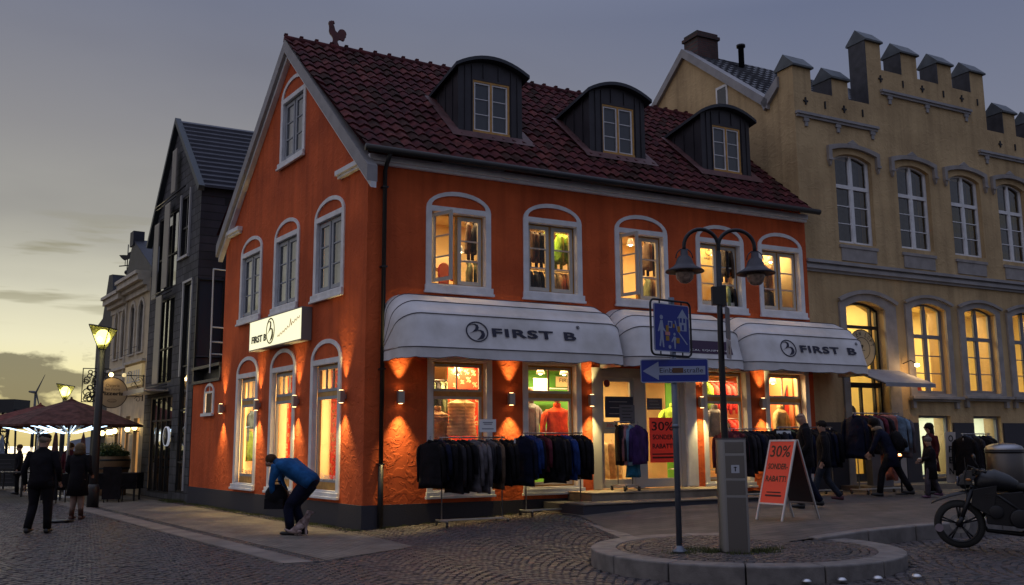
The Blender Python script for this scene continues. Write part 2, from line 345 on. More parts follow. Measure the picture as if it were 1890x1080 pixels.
def window(parent, MX, c, z0, z1, ow, zs, rise, sill_z, frame_m, sash_m, kind='two', open_left=0, depth=.2, trim=.11, label=None, gm=None):
    """arched plaster surround, casements with glazing bars, sill, panes; z0..z1 and ow (half width) give the opening"""
    fr = MB(); y = depth-.06
    frame_bars(fr, c-ow, c+ow, z0, z1, y, .05, d=.08)
    gl = MB()
    iw0, iw1, iz0, iz1 = c-ow+.05, c+ow-.05, z0+.05, z1-.05
    if kind == 'two':
        fr.box(c-.03, c+.03, y+.0015, y+.078, iz0, iz1)
        for side in (0, 1):
            a, b = (iw0, c-.03) if side == 0 else (c+.03, iw1)
            if side == 0 and open_left: continue
            fr.cur = 1; frame_bars(fr, a+.003, b-.003, iz0, iz1, y-.022, .075, 1, 3, d=.05); fr.cur = 0
            pane(gl, a+.06, b-.06, iz0+.06, iz1-.06, y+.002)
    elif kind == 'shop':
        tz = z1-.05-(z1-z0)*.235
        fr.box(iw0, iw1, y-.01, y+.07, tz-.05, tz+.05)
        fr.cur = 1; frame_bars(fr, iw0+.003, iw1-.003, tz+.05, iz1, y-.02, .055, 2, 1, d=.05); frame_bars(fr, iw0+.003, iw1-.003, iz0, tz-.05, y-.02, .055, 1, 1, d=.05); fr.cur = 0
        pane(gl, iw0+.04, iw1-.04, tz+.06, iz1-.04, y+.002); pane(gl, iw0+.04, iw1-.04, iz0+.04, tz-.06, y+.002)
    elif kind == 'tall':
        tz = z1-.62
        fr.box(iw0, iw1, y-.01, y+.07, tz-.05, tz+.05); fr.box(iw0, iw1, y-.012, y+.06, iz0, iz0+.12)
        fr.cur = 1; frame_bars(fr, iw0+.003, iw1-.003, tz+.05, iz1, y-.02, .06, 3, 1, d=.05); frame_bars(fr, iw0+.003, iw1-.003, iz0+.12, tz-.05, y-.02, .06, 1, 1, d=.05); fr.cur = 0
        pane(gl, iw0+.04, iw1-.04, tz+.06, iz1-.04, y+.002); pane(gl, iw0+.04, iw1-.04, iz0+.15, tz-.06, y+.002)
    w = fr.build('window', [frame_m, sash_m], parent, MX)
    if label: w['label'] = label
    su = MB(); hw = ow+trim
    if rise:
        tb = z1+.10
        su.prism(arch(c, hw, sill_z, zs, rise), -.03, .001, holes=[rect(c-ow, c+ow, z0, z1), half(c, hw-.115, tb, zs+rise-.09-tb)])
    else:
        su.prism(rect(c-hw, c+hw, sill_z, z1+.09), -.03, .001, holes=[rect(c-ow, c+ow, z0, z1)])
    su.prism(rect(c-ow, c+ow, z0, z1), -.028, depth-.07, holes=[rect(c-ow+.012, c+ow-.012, z0+.012, z1-.012)])
    su.build('surround', mWH, w, MX)
    si = MB(); si.box(c-hw-.03, c+hw+.03, -.075, -.031, sill_z+.02, z0-.02); si.box(c-hw-.05, c+hw+.05, -.10, -.031, sill_z-.03, sill_z+.02)
    si.build('sill', mWH, w, MX, bevel=.006)
    gl.build('pane', gm or mGL, w, MX, fix=False)
    if open_left:
        lf = MB(); W_ = c-.03-iw0; frame_bars(lf, .003, W_-.003, iz0, iz1, 0, .07, 1, 3, d=.045)
        ML = MX @ T((iw0, y-.07, 0)) @ RZ(-open_left)
        l_ = lf.build('open_casement', sash_m, w, ML)
        g = MB(); pane(g, .05, W_-.05, iz0+.05, iz1-.05, .02)
        g.build('casement_pane', mGL, w, ML, fix=False)
    return w
I4 = Matrix.Identity(4)
house = empty('shop_house', FM, 'orange rendered corner shop house with red pantile roof and three dormers', 'house')
FC = [1.965, 4.195, 6.53, 8.82, 10.735]; GC = [1.78, 4.15, 6.48]
wl = MB()
DZ0 = .60
holes = [rect(c-.62, c+.62, 4.76, 6.28) for c in FC]+[rect(c-.6, c+.6, .68, 3.22) for c in (2.0, 4.135, 8.84, 10.735)]
wl.sheet([(0, 0), (5.12, 0), (5.12, 3.2), (7.92, 3.2), (7.92, 0), (11.62, 0), (11.62, 7.2), (0, 7.2)], 0, holes)
for c in FC: wl.prism(rect(c-.622, c+.622, 4.758, 6.282), .004, .22, holes=[rect(c-.62, c+.62, 4.76, 6.28)])
wl.add([(11.62, 0, 0), (11.62, 8.4, 0), (11.62, 8.4, 7.2), (11.62, 0, 7.2)], [(0, 1, 2, 3)])
n0 = len(wl.v)
gh = [rect(-c-.64, -c+.64, 4.76, 6.33) for c in GC]+[rect(-c-.63, -c+.63, .66, 3.24) for c in GC]+[rect(-4.0-.63, -4.0+.63, 8.25, 9.72), rect(-9.42-.28, -9.42+.28, 2.45, 2.98)]
wl.sheet([(0, 0), (0, 7.2), (-4.25, 11.13), (-8.5, 7.2), (-8.5, 3.28), (-10.95, 3.28), (-10.95, 0)], 0, gh)
wl.xf(GM, n0)
# back gable so the roof is closed from every side
wl.add([(11.6, 0, 7.2), (11.6, 8.4, 7.2), (11.6, 4.21, 11.1)], [(0, 1, 2)])
wl.build('wall', mOR, house, fix=False)
for a_, b_, M_ in ((-.03, 5.1, I4), (7.94, 11.62, I4), (-10.95, .03, GM)):
    pl = MB(); pl.box(a_, b_, -.035, 0, -.4, .45); pl.build('plinth', mPL, house, M_)
for i, c in enumerate(FC):
    window(house, I4, c, 4.76, 6.28, .62, 6.33, .39, 4.6, mWO, mWD, open_left=R(66) if i == 0 else (R(74) if i == 2 else 0),
           label={0: 'casement window with its left leaf standing open', 2: 'casement window with its left leaf standing wide open'}.get(i))
mGSH = mat('grey_sash', (.30, .32, .36), .5)
for c in GC:
    window(house, GM, -c, 4.76, 6.33, .64, 6.38, .41, 4.6, mGSH, mGSH, depth=.12, trim=.12, gm=mGC)
    window(house, GM, -c, .66, 3.24, .63, 3.32, .43, .54, mWO, mGSH, 'tall', depth=.15, trim=.13)
window(house, GM, -4.0, 8.25, 9.72, .63, 9.80, .45, 8.1, mGSH, mGSH, depth=.12, trim=.12, gm=mGC)
for c in (2.0, 4.135, 8.84, 10.735):
    window(house, I4, c, .68, 3.22, .6, 0, 0, .56, mWO, mWD, 'shop', depth=.22, trim=.11)
# little arched toilet window in the low wing
w = MB(); frame_bars(w, -9.42-.27, -9.42+.27, 2.46, 2.97, .12, .05); w.box(-9.6, -9.56, .10, .16, 2.52, 2.92)
w = w.build('small_window', mWO, house, GM)
w2 = MB(); w2.prism(arch(-9.42, .42, 2.38, 2.95, .3), -.03, 0, holes=[rect(-9.70, -9.14, 2.45, 2.98), half(-9.42, .33, 3.03, .15)]); w2.box(-9.43, -9.41, -.02, 0, 3.03, 3.35)
w2.box(-9.9, -8.94, -.09, -.031, 2.36, 2.44); w2.build('surround', mWH, w, GM)
g = MB(); pane(g, -9.66, -9.18, 2.5, 2.94, .14); g.build('pane', mat('lit_frosted_pane', (.8, .6, .35), .4, emit=(1, .62, .28), es=.8), w, GM, fix=False)
# cornice, gutter, returns, verge boards
c = MB()
c.box(-.02, 11.62, -.14, 0, 7.13, 7.26); c.box(-.02, 11.62, -.09, 0, 7.07, 7.13)
n0 = len(c.v)
for a, b in ((-1.3, .03), (-8.56, -7.28)): c.box(a, b, -.14, -.001, 7.10, 7.21); c.box(a+.03, b-.03, -.09, -.001, 7.04, 7.10)
c.xf(GM, n0); c.build('cornice', mWH, house, bevel=.01)
v = MB()
def rake(sg, off, w_, y0, y1, mb):
    # board under the roof edge on the street gable; offsets measured straight down
    e = (-4.22+sg*4.58, 6.95); p = (-4.22, 11.19); k = 1.36
    mb.prism([(e[0], e[1]-off*k), (p[0], p[1]-off*k), (p[0], p[1]-(off+w_)*k), (e[0], e[1]-(off+w_)*k)], y0, y1)
for sg in (1, -1): rake(sg, 0, .24, -.2, .02, v)
v.build('verge_board', mGR, house, GM)
v = MB()
for sg in (1, -1): rake(sg, .24, .09, -.12, 0, v)
v.build('verge_trim', mWH, house, GM)
g = MB(); g.lathe([(.07, -.2), (.07, 11.75)], (0, 0, 0), 12, 'x'); g.xf(T((0, -.40, 7.28))); g.build('gutter', mBK, house)
g = MB(); g.tube([(.32, -.38, 7.24), (.32, -.2, 7.08), (.32, -.09, 6.95), (.32, -.09, .12)], .045, 10); g.tube([(.32, -.09, 1.2), (.32, -.09, .05)], .055, 10)
for z in (1.2, 3.0, 5.0, 6.6): g.box(.26, .38, -.14, 0, z, z+.03)
g.build('downpipe', mBK, house)
# pantile roof, every tile course modelled
EY, EZ, RY, RZ_ = -.33, 7.28, 4.22, 11.2
SLN = math.hypot(RY-EY, RZ_-EZ); TY, TZ = (RY-EY)/SLN, (RZ_-EZ)/SLN; NY, NZ = -TZ, TY
def roof_pt(x, d, h): return (x, EY+TY*d+NY*h, EZ+TZ*d+NZ*h)
def pantiles(mb, x1, rows, per=.255, seg=6, xl=lambda d: -.127*(EY+TY*d)-.22, x1f=None):
    cols = int((x1+1.2)/per*seg)
    for r_ in range(rows):
        d0 = SLN*r_/rows; d1 = SLN*(r_+1)/rows; lines = []
        for d, lift in ((d0-.03, -.0), (d0-.03, .052), (d1, .012)):
            ln = []
            for i in range(cols+1):
                x = max(-.95+i*per/seg, xl(max(0, d))); x = min(x, x1)
                ph = 2*math.pi*x/per; wv = .026*math.sin(ph)+.010*math.sin(2*ph+.6)
                j = .016*noise.noise(Vector((math.floor(x/per)*3.1, r_*5.7, 0)))+.02*noise.noise(Vector((x*.35, r_*.3, 2)))
                ln.append(roof_pt(x, d, lift+(wv if lift > .0 or True else 0)+.03+j))
            lines.append(ln)
        n = len(lines[0]); o = len(mb.v)
        mb.smooth = True
        for la, lb in ((lines[0], lines[1]), (lines[1], lines[2])):
            k0 = len(mb.m); mb.add(la+lb, [(i, i+1, n+i+1, n+i) for i in range(n-1)])
            for i in range(n-1): mb.m[k0+i] = (0, 0, 0, 1, 2)[int(abs(math.sin(math.floor(la[i][0]/per+.25)*12.9898+r_*78.233)*43758.5)) % 5]
        mb.smooth = False
rf = MB(); pantiles(rf, 11.68, 17)
rf.add([roof_pt(-.5, SLN, 0), roof_pt(11.66, SLN, 0), (11.66, 8.8, 7.25), (-1.3, 8.8, 7.25)], [(0, 1, 2, 3)])
rf.add([roof_pt(-.15, 0, -.02), roof_pt(11.68, 0, -.02), roof_pt(11.68, SLN, -.02), roof_pt(-.7, SLN, -.02)], [(0, 1, 2, 3)])
roof = rf.build('roof', [mRT, mat('roof_tile_pale', (.105, .026, .024), .85, var=.5, vscale=5, spec=.2), mat('roof_tile_mossy', (.045, .020, .017), .9, var=.5, vscale=5, spec=.15)], house, fix=False)
rg = MB()
nr = 33
for i in range(nr):
    x0 = -.72+i*12.4/nr
    rg.lathe([(.001, 0), (.12, 0), (.105, .36), (.001, .36)], (x0, 0, 0), 12, 'x')
    rg.box(x0-.01, x0+.07, -.05, .05, .11, .155)
rg.xf(T((0, 4.22, 11.2))); rg.build('ridge_tiles', mRT, roof)
# dormers
def dormer(x0):
    def lean(mb):
        for i, v_ in enumerate(mb.v):
            if v_[2] > 9.5: mb.v[i] = (v_[0], v_[1], v_[2]-.17*max(0, v_[1]-.85))
    body = MB(); W_ = 1.6; x1 = x0+W_; cx = (x0+x1)/2; ze = 9.86; rs = .22
    top = lambda ex, z, r_, n=16: [(cx+(W_/2+ex)*math.cos(math.pi*i/n), z+r_*math.sin(math.pi*i/n)) for i in range(n+1)]
    arcp = lambda ex, z, r_, n=12: [(cx+(W_/2+ex)*t_, z+r_*(1-t_*t_)) for t_ in [1-2*i/n for i in range(n+1)]]
    wx0, wx1, wz0, wz1 = x0+.35, x0+1.28, 8.33, 9.62
    body.prism([(x0, 8.02), (x1, 8.02)]+arcp(0, ze, rs), .85, .93, holes=[rect(wx0, wx1, wz0, wz1)])
    body.prism([(x0+.002, 7.9), (x1-.002, 7.9)]+arcp(-.002, ze-.003, rs), 1.06, 3.3)
    body.box(x0, x0+.1, .93, 1.06, 8.0, ze); body.box(x1-.1, x1, .93, 1.06, 8.0, ze)
    body.prism([(x0+.1, wz1+.02), (x1-.1, wz1+.02)]+[(x1-.1, ze-.02)]+arcp(-.12, ze-.004, rs-.02)+[(x0+.1, ze-.02)], .93, 1.06)
    for xx in (x0+.17, x0+.34, x0+.62, x0+1.0, x0+1.32, x0+1.48): body.box(xx-.01, xx+.01, .825, .85, 8.05 if xx < wx0 or xx > wx1 else wz1+.06, 9.86+.15*(1-((xx-cx)/.8)**2))
    for yy in (1.15, 1.55, 1.95): body.box(x0-.02, x0, yy-.012, yy+.012, EZ+(yy-EY)*TZ/TY+.05, ze-.02)
    lean(body); d = body.build('dormer', mZI, house)
    cp = MB(); o1 = arcp(.12, ze+.03, rs+.06); o2 = arcp(.12, ze-.05, rs+.06)
    cp.prism(o1+o2[::-1], .68, 3.2); lean(cp); cp.build('dormer_roof', mat('dormer_lead', (.03, .034, .045), .5, metal=.2), d)
    wf = MB(); frame_bars(wf, wx0, wx1, wz0, wz1, .86, .045, d=.06); wf.box(wx0, wx1, .835, .86, wz0, wz0+.12)
    wf.box((wx0+wx1)/2-.02, (wx0+wx1)/2+.02, .85, .91, wz0+.12, wz1-.045); wf.build('dormer_window', mWO, d)
    ws = MB(); mx_ = (wx0+wx1)/2
    for a, b in ((wx0+.045, mx_-.02), (mx_+.02, wx1-.045)): frame_bars(ws, a, b, wz0+.12, wz1-.045, .875, .035, 1, 3, .018, .04)
    ws.build('sash', mWH, d)
    pn = MB(); pane(pn, wx0+.05, wx1-.05, wz0+.13, wz1-.05, .9); pn.build('pane', mGR2, d, fix=False)
    cu = MB(); pane(cu, wx0, wx1, wz0, wz1, .96); cu.build('blind', mat('grey_blind', (.12, .13, .17), .8), d, fix=False)
    fl = MB()
    dm = (2.28-EY)/TY; db = (.85-EY)/TY
    fl.add([roof_pt(x0-.24, db-.1, .10), roof_pt(x0, db-.1, .10), roof_pt(x0, dm, .10), roof_pt(x0-.24, dm, .10)], [(0, 1, 2, 3)])
    fl.add([roof_pt(x1, db-.1, .10), roof_pt(x1+.2, db-.1, .10), roof_pt(x1+.2, dm, .10), roof_pt(x1, dm, .10)], [(0, 1, 2, 3)])
    fl.add([roof_pt(x0-.24, db-.28, .085), roof_pt(x1+.2, db-.28, .085), roof_pt(x1+.2, db, .11), roof_pt(x0-.24, db, .11)], [(0, 1, 2, 3)])
    fl.build('flashing', mat('red_flashing', (.11, .045, .045), .6, var=.3), d, fix=False)
for x0 in (2.33, 5.75, 9.1): dormer(x0)
# shop door bay
db = MB()
db.box(5.12, 5.34, -.02, .12, DZ0, 3.1); db.box(6.23, 6.47, .02, .12, DZ0, 3.1); db.box(7.50, 7.62, .02, .12, DZ0, 3.1)
db.box(5.34, 7.5, .02, .12, 3.0, 3.1); db.box(5.12, 7.92, -.02, .12, 3.1, 3.2)
door_f = db.build('shop_door', mWD, house)
dd = MB(); frame_bars(dd, 5.345, 6.225, DZ0+.01, 2.995, .03, .09, d=.06); dd.box(5.435, 6.135, .035, .085, DZ0+.1, DZ0+.2)
dd.build('door_leaf', mWD, door_f)
dd = MB(); frame_bars(dd, 6.475, 7.495, DZ0+.01, 2.995, .03, .09, d=.06); dd.box(6.565, 7.405, .035, .085, DZ0+.1, DZ0+.2)
dd.build('door_leaf', mWD, door_f)
h = MB(); h.tube([(6.12, -.02, 1.4), (6.12, -.02, 1.9)], .015); h.tube([(6.12, -.02, 1.45), (6.12, .04, 1.45)], .012, 6); h.tube([(6.12, -.02, 1.85), (6.12, .04, 1.85)], .012, 6); h.build('handle', mST, door_f)
g = MB(); pane(g, 5.4, 6.17, DZ0+.15, 2.93, .06); pane(g, 6.53, 7.44, DZ0+.15, 2.93, .06); g.build('pane', mGL, door_f, fix=False)
jm = MB(); jm.box(7.62, 7.92, -.03, .02, DZ0, 3.1); jm.box(7.64, 7.9, -.045, -.031, DZ0+.02, 3.05); jm.build('door_jamb', mWH, door_f)
# steps in front of the door (timber-edged)
mSTEP = mat('step_slab', (.20, .16, .12), .75, var=.3, bump=.3)
st = MB(); st.box(3.85, 8.5, -1.62, -.036, -.2, .40); st.build('door_step', mPL, house, bevel=.01)
st2 = MB(); st2.box(3.85, 8.5, -1.64, -.9, .403, .43); st2.box(4.45, 8.5, -.98, -.036, .403, .56); st2.box(4.43, 8.5, -1.0, .1, .563, .59); st2.build('step_tread', mSTEP, house, bevel=.008)
# dark parapet box on the low wing
pb = MB(); pb.box(-10.95, -8.5, -.06, .3, 3.28, 3.36); pb.box(-10.95, -8.5, .25, .3, 3.36, 3.72); pb.box(-10.97, -10.85, -.04, .3, 3.36, 3.75); pb.box(-8.6, -8.5, -.04, .3, 3.36, 3.72); pb.box(-10.98, -8.5, -.08, .3, 3.68, 3.76)
pb.build('wing_parapet', mSL, house, GM)
pb = MB(); pb.add([(-10.95, .0, 3.29), (-8.5, .0, 3.29), (-8.5, 5, 3.29), (-10.95, 5, 3.29)], [(0, 1, 2, 3)]); pb.build('wing_roof', mSL, house, GM, fix=False)
# ------------------------------------------------------------------ shop interiors
mCEIL = mat('shop_ceiling', (.7, .62, .45), .8); mFLW = mat('shop_floor', (.30, .17, .08), .5)
sh = MB()
xl = lambda y: -.128*y+.05
def room(mb, z0, z1, yb, xr=11.4, y0=.27):
    a, b, c_, d_ = (xl(y0)+.32, y0), (xr, y0), (xr, yb), (xl(yb)+.32, yb)
    mb.cur = 1; mb.add([(*p, z0) for p in (a, b, c_, d_)], [(0, 1, 2, 3)])
    mb.cur = 2; mb.add([(*p, z1) for p in (a, b, c_, d_)], [(0, 1, 2, 3)])
    mb.cur = 0
    for p, q in ((b, c_), (c_, d_)): mb.add([(*p, z0), (*q, z0), (*q, z1), (*p, z1)], [(0, 1, 2, 3)])
room(sh, .585, 3.3, 8.0); room(sh, 4.15, 6.75, 3.0)
sh.box(3.0, 11.4, 2.9, 3.0, .6, 3.29)
sh.build('shop_interior', [mCRM, mFLW, mCEIL], house, fix=False)
# display panels: cream boards inside the side windows, red sale banners, green niche wall
dp = MB()
SHIFT = {GC[0]: 1.45, GC[1]: 1.64, GC[2]: 1.82}
for c in GC: dp.box(-c-SHIFT[c]-.62, -c-SHIFT[c]+.02, .75, .78, .62, 3.28)
dp.build('display_board', mCRM, house, GM)
for a_, b_ in ((4.75, 6.35), (8.75, 9.2)): gp = MB(); gp.box(a_, b_, 2.2, 2.24, .6, 3.28); gp.build('green_partition', mGRN, house)
op = MB(); op.box(11.34, 11.38, .45, 2.9, .6, 3.28); op.build('orange_partition', mat('salmon_wall', (.75, .25, .10), .7), house)
up_ = MB(); up_.box(9.6, 9.66, .3, 3.0, 4.16, 6.74); up_.build('upstairs_partition', mCRM, house)
cu = MB(); cu.smooth = True
for c in GC+[4.0]:
    z0, z1 = (4.8, 6.32) if c != 4.0 else (8.28, 9.7)
    ln = []; k = 30
    for i in range(k+1):
        x = -c-.6+1.2*i/k; ln.append((x, (.150 if c != 4.0 else .150)+.008*math.sin(i*1.9), z0))
    cu.add(ln+[(a, b, z1) for a, b, _ in ln], [(i, i+1, k+2+i, k+1+i) for i in range(k)])
cu.build('curtain', mCUR, house, GM, fix=False)
WARM = (1, .64, .27)
for i, (x, y, z, e) in enumerate([(2.3, 1.0, 3.2, 88), (4.7, 1.0, 3.2, 88), (6.9, 1.1, 3.2, 100), (9.6, .9, 3.2, 84), (10.8, .7, 3.2, 56), (2.3, 1.0, 6.7, 78), (4.8, 1.0, 6.7, 78), (7.2, 1.0, 6.7, 78), (9.0, 1.1, 6.7, 78), (10.7, 1.0, 6.7, 72)]):
    light('shop_light', 'AREA', (x, y, z), e, WARM, (1.2, .8), house, (0, 0, 0))
for s_ in GC:
    p = GM @ Vector((-s_-1.42, .27, 1.95)); light('window_display_light', 'AREA', p, 38, WARM, (.3, 2.3), house, (R(90), 0, 0))
    p = GM @ Vector((-s_-.9, 1.6, 3.2)); light('window_display_light', 'AREA', p, 60, WARM, (.8, .8), house, (0, 0, 0))
# ------------------------------------------------------------------ awnings
EMB = [(-.79, .63), (-.46, .80), (-.11, .83), (.16, .70), (.20, .43), (.10, .17), (.37, .20), (.61, .10), (.73, -.20), (.70, -.47), (.52, -.70), (-.11, -.88), (.19, -.60), (.40, -.27), (.40, 0), (.25, .12), (.07, .12), (-.40, -.05), (-.76, -.20), (-.40, .0), (-.14, .30), (-.05, .53), (-.14, .74), (-.43, .76), (-.79, .60)]
def emblem(r, M, ma, parent, ext=.004, sx=1.0):
    mb = MB(); k = 40
    mb.prism([(r*math.cos(2*math.pi*i/k), r*math.sin(2*math.pi*i/k)) for i in range(k)], -ext, ext, holes=[[(r*.9*math.cos(2*math.pi*i/k), r*.9*math.sin(2*math.pi*i/k)) for i in range(k)]])
    mb.prism([(x*r*.93, z*r*.93) for x, z in EMB], -ext, ext)
    return mb.build('emblem', ma, parent, M @ Matrix.Diagonal((sx, 1, 1, 1)))
def textfit(s, width, h, M, ma, parent, **k):
    o = text(s, h/.7, Matrix.Identity(4), ma, parent, **k)
    xs = [v.co.x for v in o.data.vertices]; zs = [v.co.z for v in o.data.vertices]
    cx, cz = (min(xs)+max(xs))/2, (min(zs)+max(zs))/2
    o.data.transform(M @ Matrix.Diagonal((width/(max(xs)-min(xs)), 1, h/(max(zs)-min(zs)), 1)) @ T((-cx, 0, -cz)))
    return o
def awning(name_x0, W_, label, texts):
    R0 = 1.2; PZ = 3.36
    root = empty('awning', FM @ T((name_x0, 0, 0)), label, 'awning', 'white canvas awnings over the shop front')
    def hoop(phi, Rr, dz=0, sag=0):
        pts = []; c = .42
        prof = [(0, t*(Rr-c)) for t in (0, .25, .5, .75, 1)]+[(c-c*math.cos(a), Rr-c+c*math.sin(a)) for a in [math.pi/2*i/7 for i in range(1, 8)]]
        k = 14; mid = [(c+(W_-2*c)*i/k, Rr) for i in range(1, k)]
        prof = prof+mid+[(W_-x, r_) for x, r_ in prof[::-1]]
        for x, r_ in prof: pts.append(Vector((x, -r_*math.cos(phi)-.01, PZ+r_*math.sin(phi)+dz)))
        return pts
    ph = [0, R(33), R(52), R(74), R(90)]; Rs = [1.2, 1.2, 1.17, 1.15, 1.14]
    mb = MB(); mb.smooth = False; rows = []
    for i in range(4):
        A, B = hoop(ph[i], Rs[i]), hoop(ph[i+1], Rs[i+1])
        sub = 3
        for j in range(sub):
            t = j/sub; ln = []
            for q, (a, b) in enumerate(zip(A, B)):
                p = a.lerp(b, t); s_ = .012*math.sin(math.pi*t)
                d_ = Vector((0, p.y, p.z-PZ)); d_ = d_.normalized() if d_.length > .01 else Vector()
                ln.append(p-d_*s_*min(1, abs(p.y)*1.2+.1)*.9)
            rows.append(ln)
    rows.append(hoop(ph[4], Rs[4])); n = len(rows[0]); mb.smooth = True
    mb.loft_open = None
    vs = [p for r_ in rows for p in r_]
    mb.add(vs, [(i*n+j, i*n+j+1, (i+1)*n+j+1, (i+1)*n+j) for i in range(len(rows)-1) for j in range(n-1)])
    A = hoop(0, 1.2); low = []
    for i, p in enumerate(A):
        w_ = .006*math.sin(i*2.3)+.005*math.sin(i*5.1)
        low.append(p+Vector((0, -.004-w_*.6, -.20+w_*1.2)))
    # a notch in the valance near both front corners
    low[13].z += .05; low[-14].z += .05
    mb.add(A+low, [(i, i+1, n+i+1, n+i) for i in range(n-1)])
    mb.build('canvas', mCV, root, fix=False)
    sm = MB()
    for i in range(4): sm.tube([p+Vector((0, -.004, 0)) for p in hoop(ph[i], Rs[i]+.004)], .008, 5, False)
    sm.tube([p+Vector((0, -.006, -.0)) for p in low], .006, 4, False)
    sm.build('seam', mSEAM, root)
    fr = MB(); fr.tube([p*1 for p in hoop(0, 1.17)], .014, 6, False); fr.tube([p for p in hoop(R(33), 1.16)], .012, 6, False); fr.build('awning_frame', mAL, root)
    for kind, xx, ww, hh, ss in texts:
        t_ = .52; y0, z0, y1, z1 = -1.2, PZ, -1.2*math.cos(R(33)), PZ+1.2*math.sin(R(33))
        if kind == 'val': t_ = .28
        if kind == 'block': t_ = .40
        if kind == 'reg': t_ = .82
        yy, zz = y0+(y1-y0)*t_, z0+(z1-z0)*t_
        ML = T((xx-name_x0, yy-.012+(0 if kind != 'block' else .0), zz)) @ Matrix.Rotation(-math.atan2(y1-y0, z1-z0), 4, 'X')
        if kind == 'emb': emblem(hh, ML, mINK, root, sx=1.12)
        elif kind == 'block':
            b = MB(); b.box(-ww/2, ww/2, -.001, .003, -hh/2, hh/2); b.build('printed_panel', mat('aubergine_print', (.035, .010, .045), .6), root, ML)
        else:
            ml = mINK if kind in ('txt', 'reg') else mPAP
            textfit(ss, ww, hh, ML @ T((0, -.006, 0)), ml, root, bold=.007 if kind == 'txt' else 0, ext=.003, sp=1.12)
awning(.33, 5.0, 'long white canvas awning with FIRST B lettering over the two left shop windows', [('emb', 1.85, 0, .21, ''), ('txt', 2.85, 1.36, .175, 'FIRST'), ('txt', 3.92, .28, .175, 'B'), ('reg', 4.14, .08, .08, '®')])
awning(5.38, 3.18, 'middle white canvas awning over the shop door with dark purple panel', [('block', 7.25, 1.65, .30, ''), ('val', 7.25, 1.5, .05, 'NAUTICAL EQUIPMENT')])
awning(8.6, 3.85, 'right white canvas awning with FIRST B lettering beside the yellow building', [('emb', 9.78, 0, .21, ''), ('txt', 10.76, 1.24, .175, 'FIRST'), ('txt', 11.80, .28, .175, 'B'), ('reg', 12.02, .08, .08, '®')])
# ------------------------------------------------------------------ backlit sign on the side wall
sg = empty('lightbox_sign', FM @ GM, 'backlit cream box sign reading FIRST B on the side wall', 'sign')
b = MB(); x0, x1, z0, z1 = -5.80, -2.58, 3.80, 4.52
b.box(x0, x1, -.24, -.01, z0, z0+.025); b.box(x0, x1, -.24, -.01, z1-.025, z1); b.box(x0, x0+.025, -.24, -.01, z0+.025, z1-.025); b.box(x1-.025, x1, -.24, -.01, z0+.025, z1-.025)
b.build('sign_case', mat('sign_case_grey', (.22, .2, .2), .5), sg)
b = MB(); b.box(x0+.02, x1-.02, -.235, -.2, z0+.02, z1-.02); b.build('light_panel', mat('lit_sign_panel', (.8, .8, .6), .5, emit=(1, .95, .60), es=.82), sg)
b = MB(); b.box(x0+.03, x1-.03, -.19, -.03, z0+.03, z1-.03); b.build('sign_back', mat('sign_inside', (.3, .3, .3), .6), sg)
ml_olive = mat('olive_print', (.10, .075, .01), .6); ml_bk = mat('black_print', (.01, .01, .01), .6)
textfit('FIRST B', .95, .17, T((-5.13, -.245, 4.05)), ml_bk, sg, bold=.008)
emblem(.30, T((-4.40, -.245, 4.17)), ml_olive, sg, sx=.86)
def scrawl(parent, pts, r, ma, M=None, name='handwriting'):
    q = MB(); q.tube(pts, r, 4); return q.build(name, ma, parent, M)
random.seed(3)
pts = [(-3.95+.042*i, -.243, 3.99+.011*i+.035*math.sin(i*1.9)+(.12 if i == 18 else 0)) for i in range(31)]
scrawl(sg, pts, .006, mat('brown_ink', (.35, .14, .03), .6))
# ------------------------------------------------------------------ wall sconces: box lamps throwing light up and down
def sconce(M, label, e=1.0):
    s_ = empty('wall_sconce', M, label, 'wall lamp', 'up and down wall lamps on the orange house')
    b = MB(); b.prism(rect(-.065, .065, -.12, .12), -.15, -.05, holes=()) ; b.box(-.04, .04, -.05, 0, -.05, .05); b.build('lamp_housing', mat('sconce_metal', (.45, .40, .38), .4, metal=.6), s_, bevel=.008)
    b = MB(); b.lathe([(.001, -.128), (.042, -.128), (.042, -.121), (.001, -.121)], (0, -.1, 0), 12); b.lathe([(.001, .121), (.042, .121), (.042, .128), (.001, .128)], (0, -.1, 0), 12)
    b.build('lamp_lens', mat('warm_lens', (1, .8, .5), .5, emit=(1, .62, .25), es=6), s_)
    for d, r_, z_ in ((1, R(180), .14), (-1, 0, -.14)):
        light('sconce_beam', 'SPOT', (0, -.135, z_), 210*e if d < 0 else 105*e, (1, .76, .30), .025, s_, (R(-5) if d < 0 else r_-R(2), 0, 0), spot_size=R(72 if d < 0 else 56), spot_blend=1.0)
for x, l in ((.7, 'wall lamp beside the house corner and downpipe'), (3.11, 'wall lamp between the quilted vest window and the orange jacket window'), (5.06, 'wall lamp just left of the shop door'), (8.03, 'wall lamp just right of the shop door, behind the signpost'), (9.87, 'wall lamp between the two right shop windows')):
    sconce(FM @ T((x, 0, 2.48)), l, .95 if x != 8.03 else .9)
for s, l in ((.82, 'wall lamp on the side wall nearest the house corner'), (3.2, 'wall lamp between the middle and right tall side windows'), (5.55, 'wall lamp between the left and middle tall side windows'), (8.15, 'wall lamp between the low wing and the left tall side window')):
    sconce(FM @ GM @ T((-s, 0, 2.52)), l, .8)
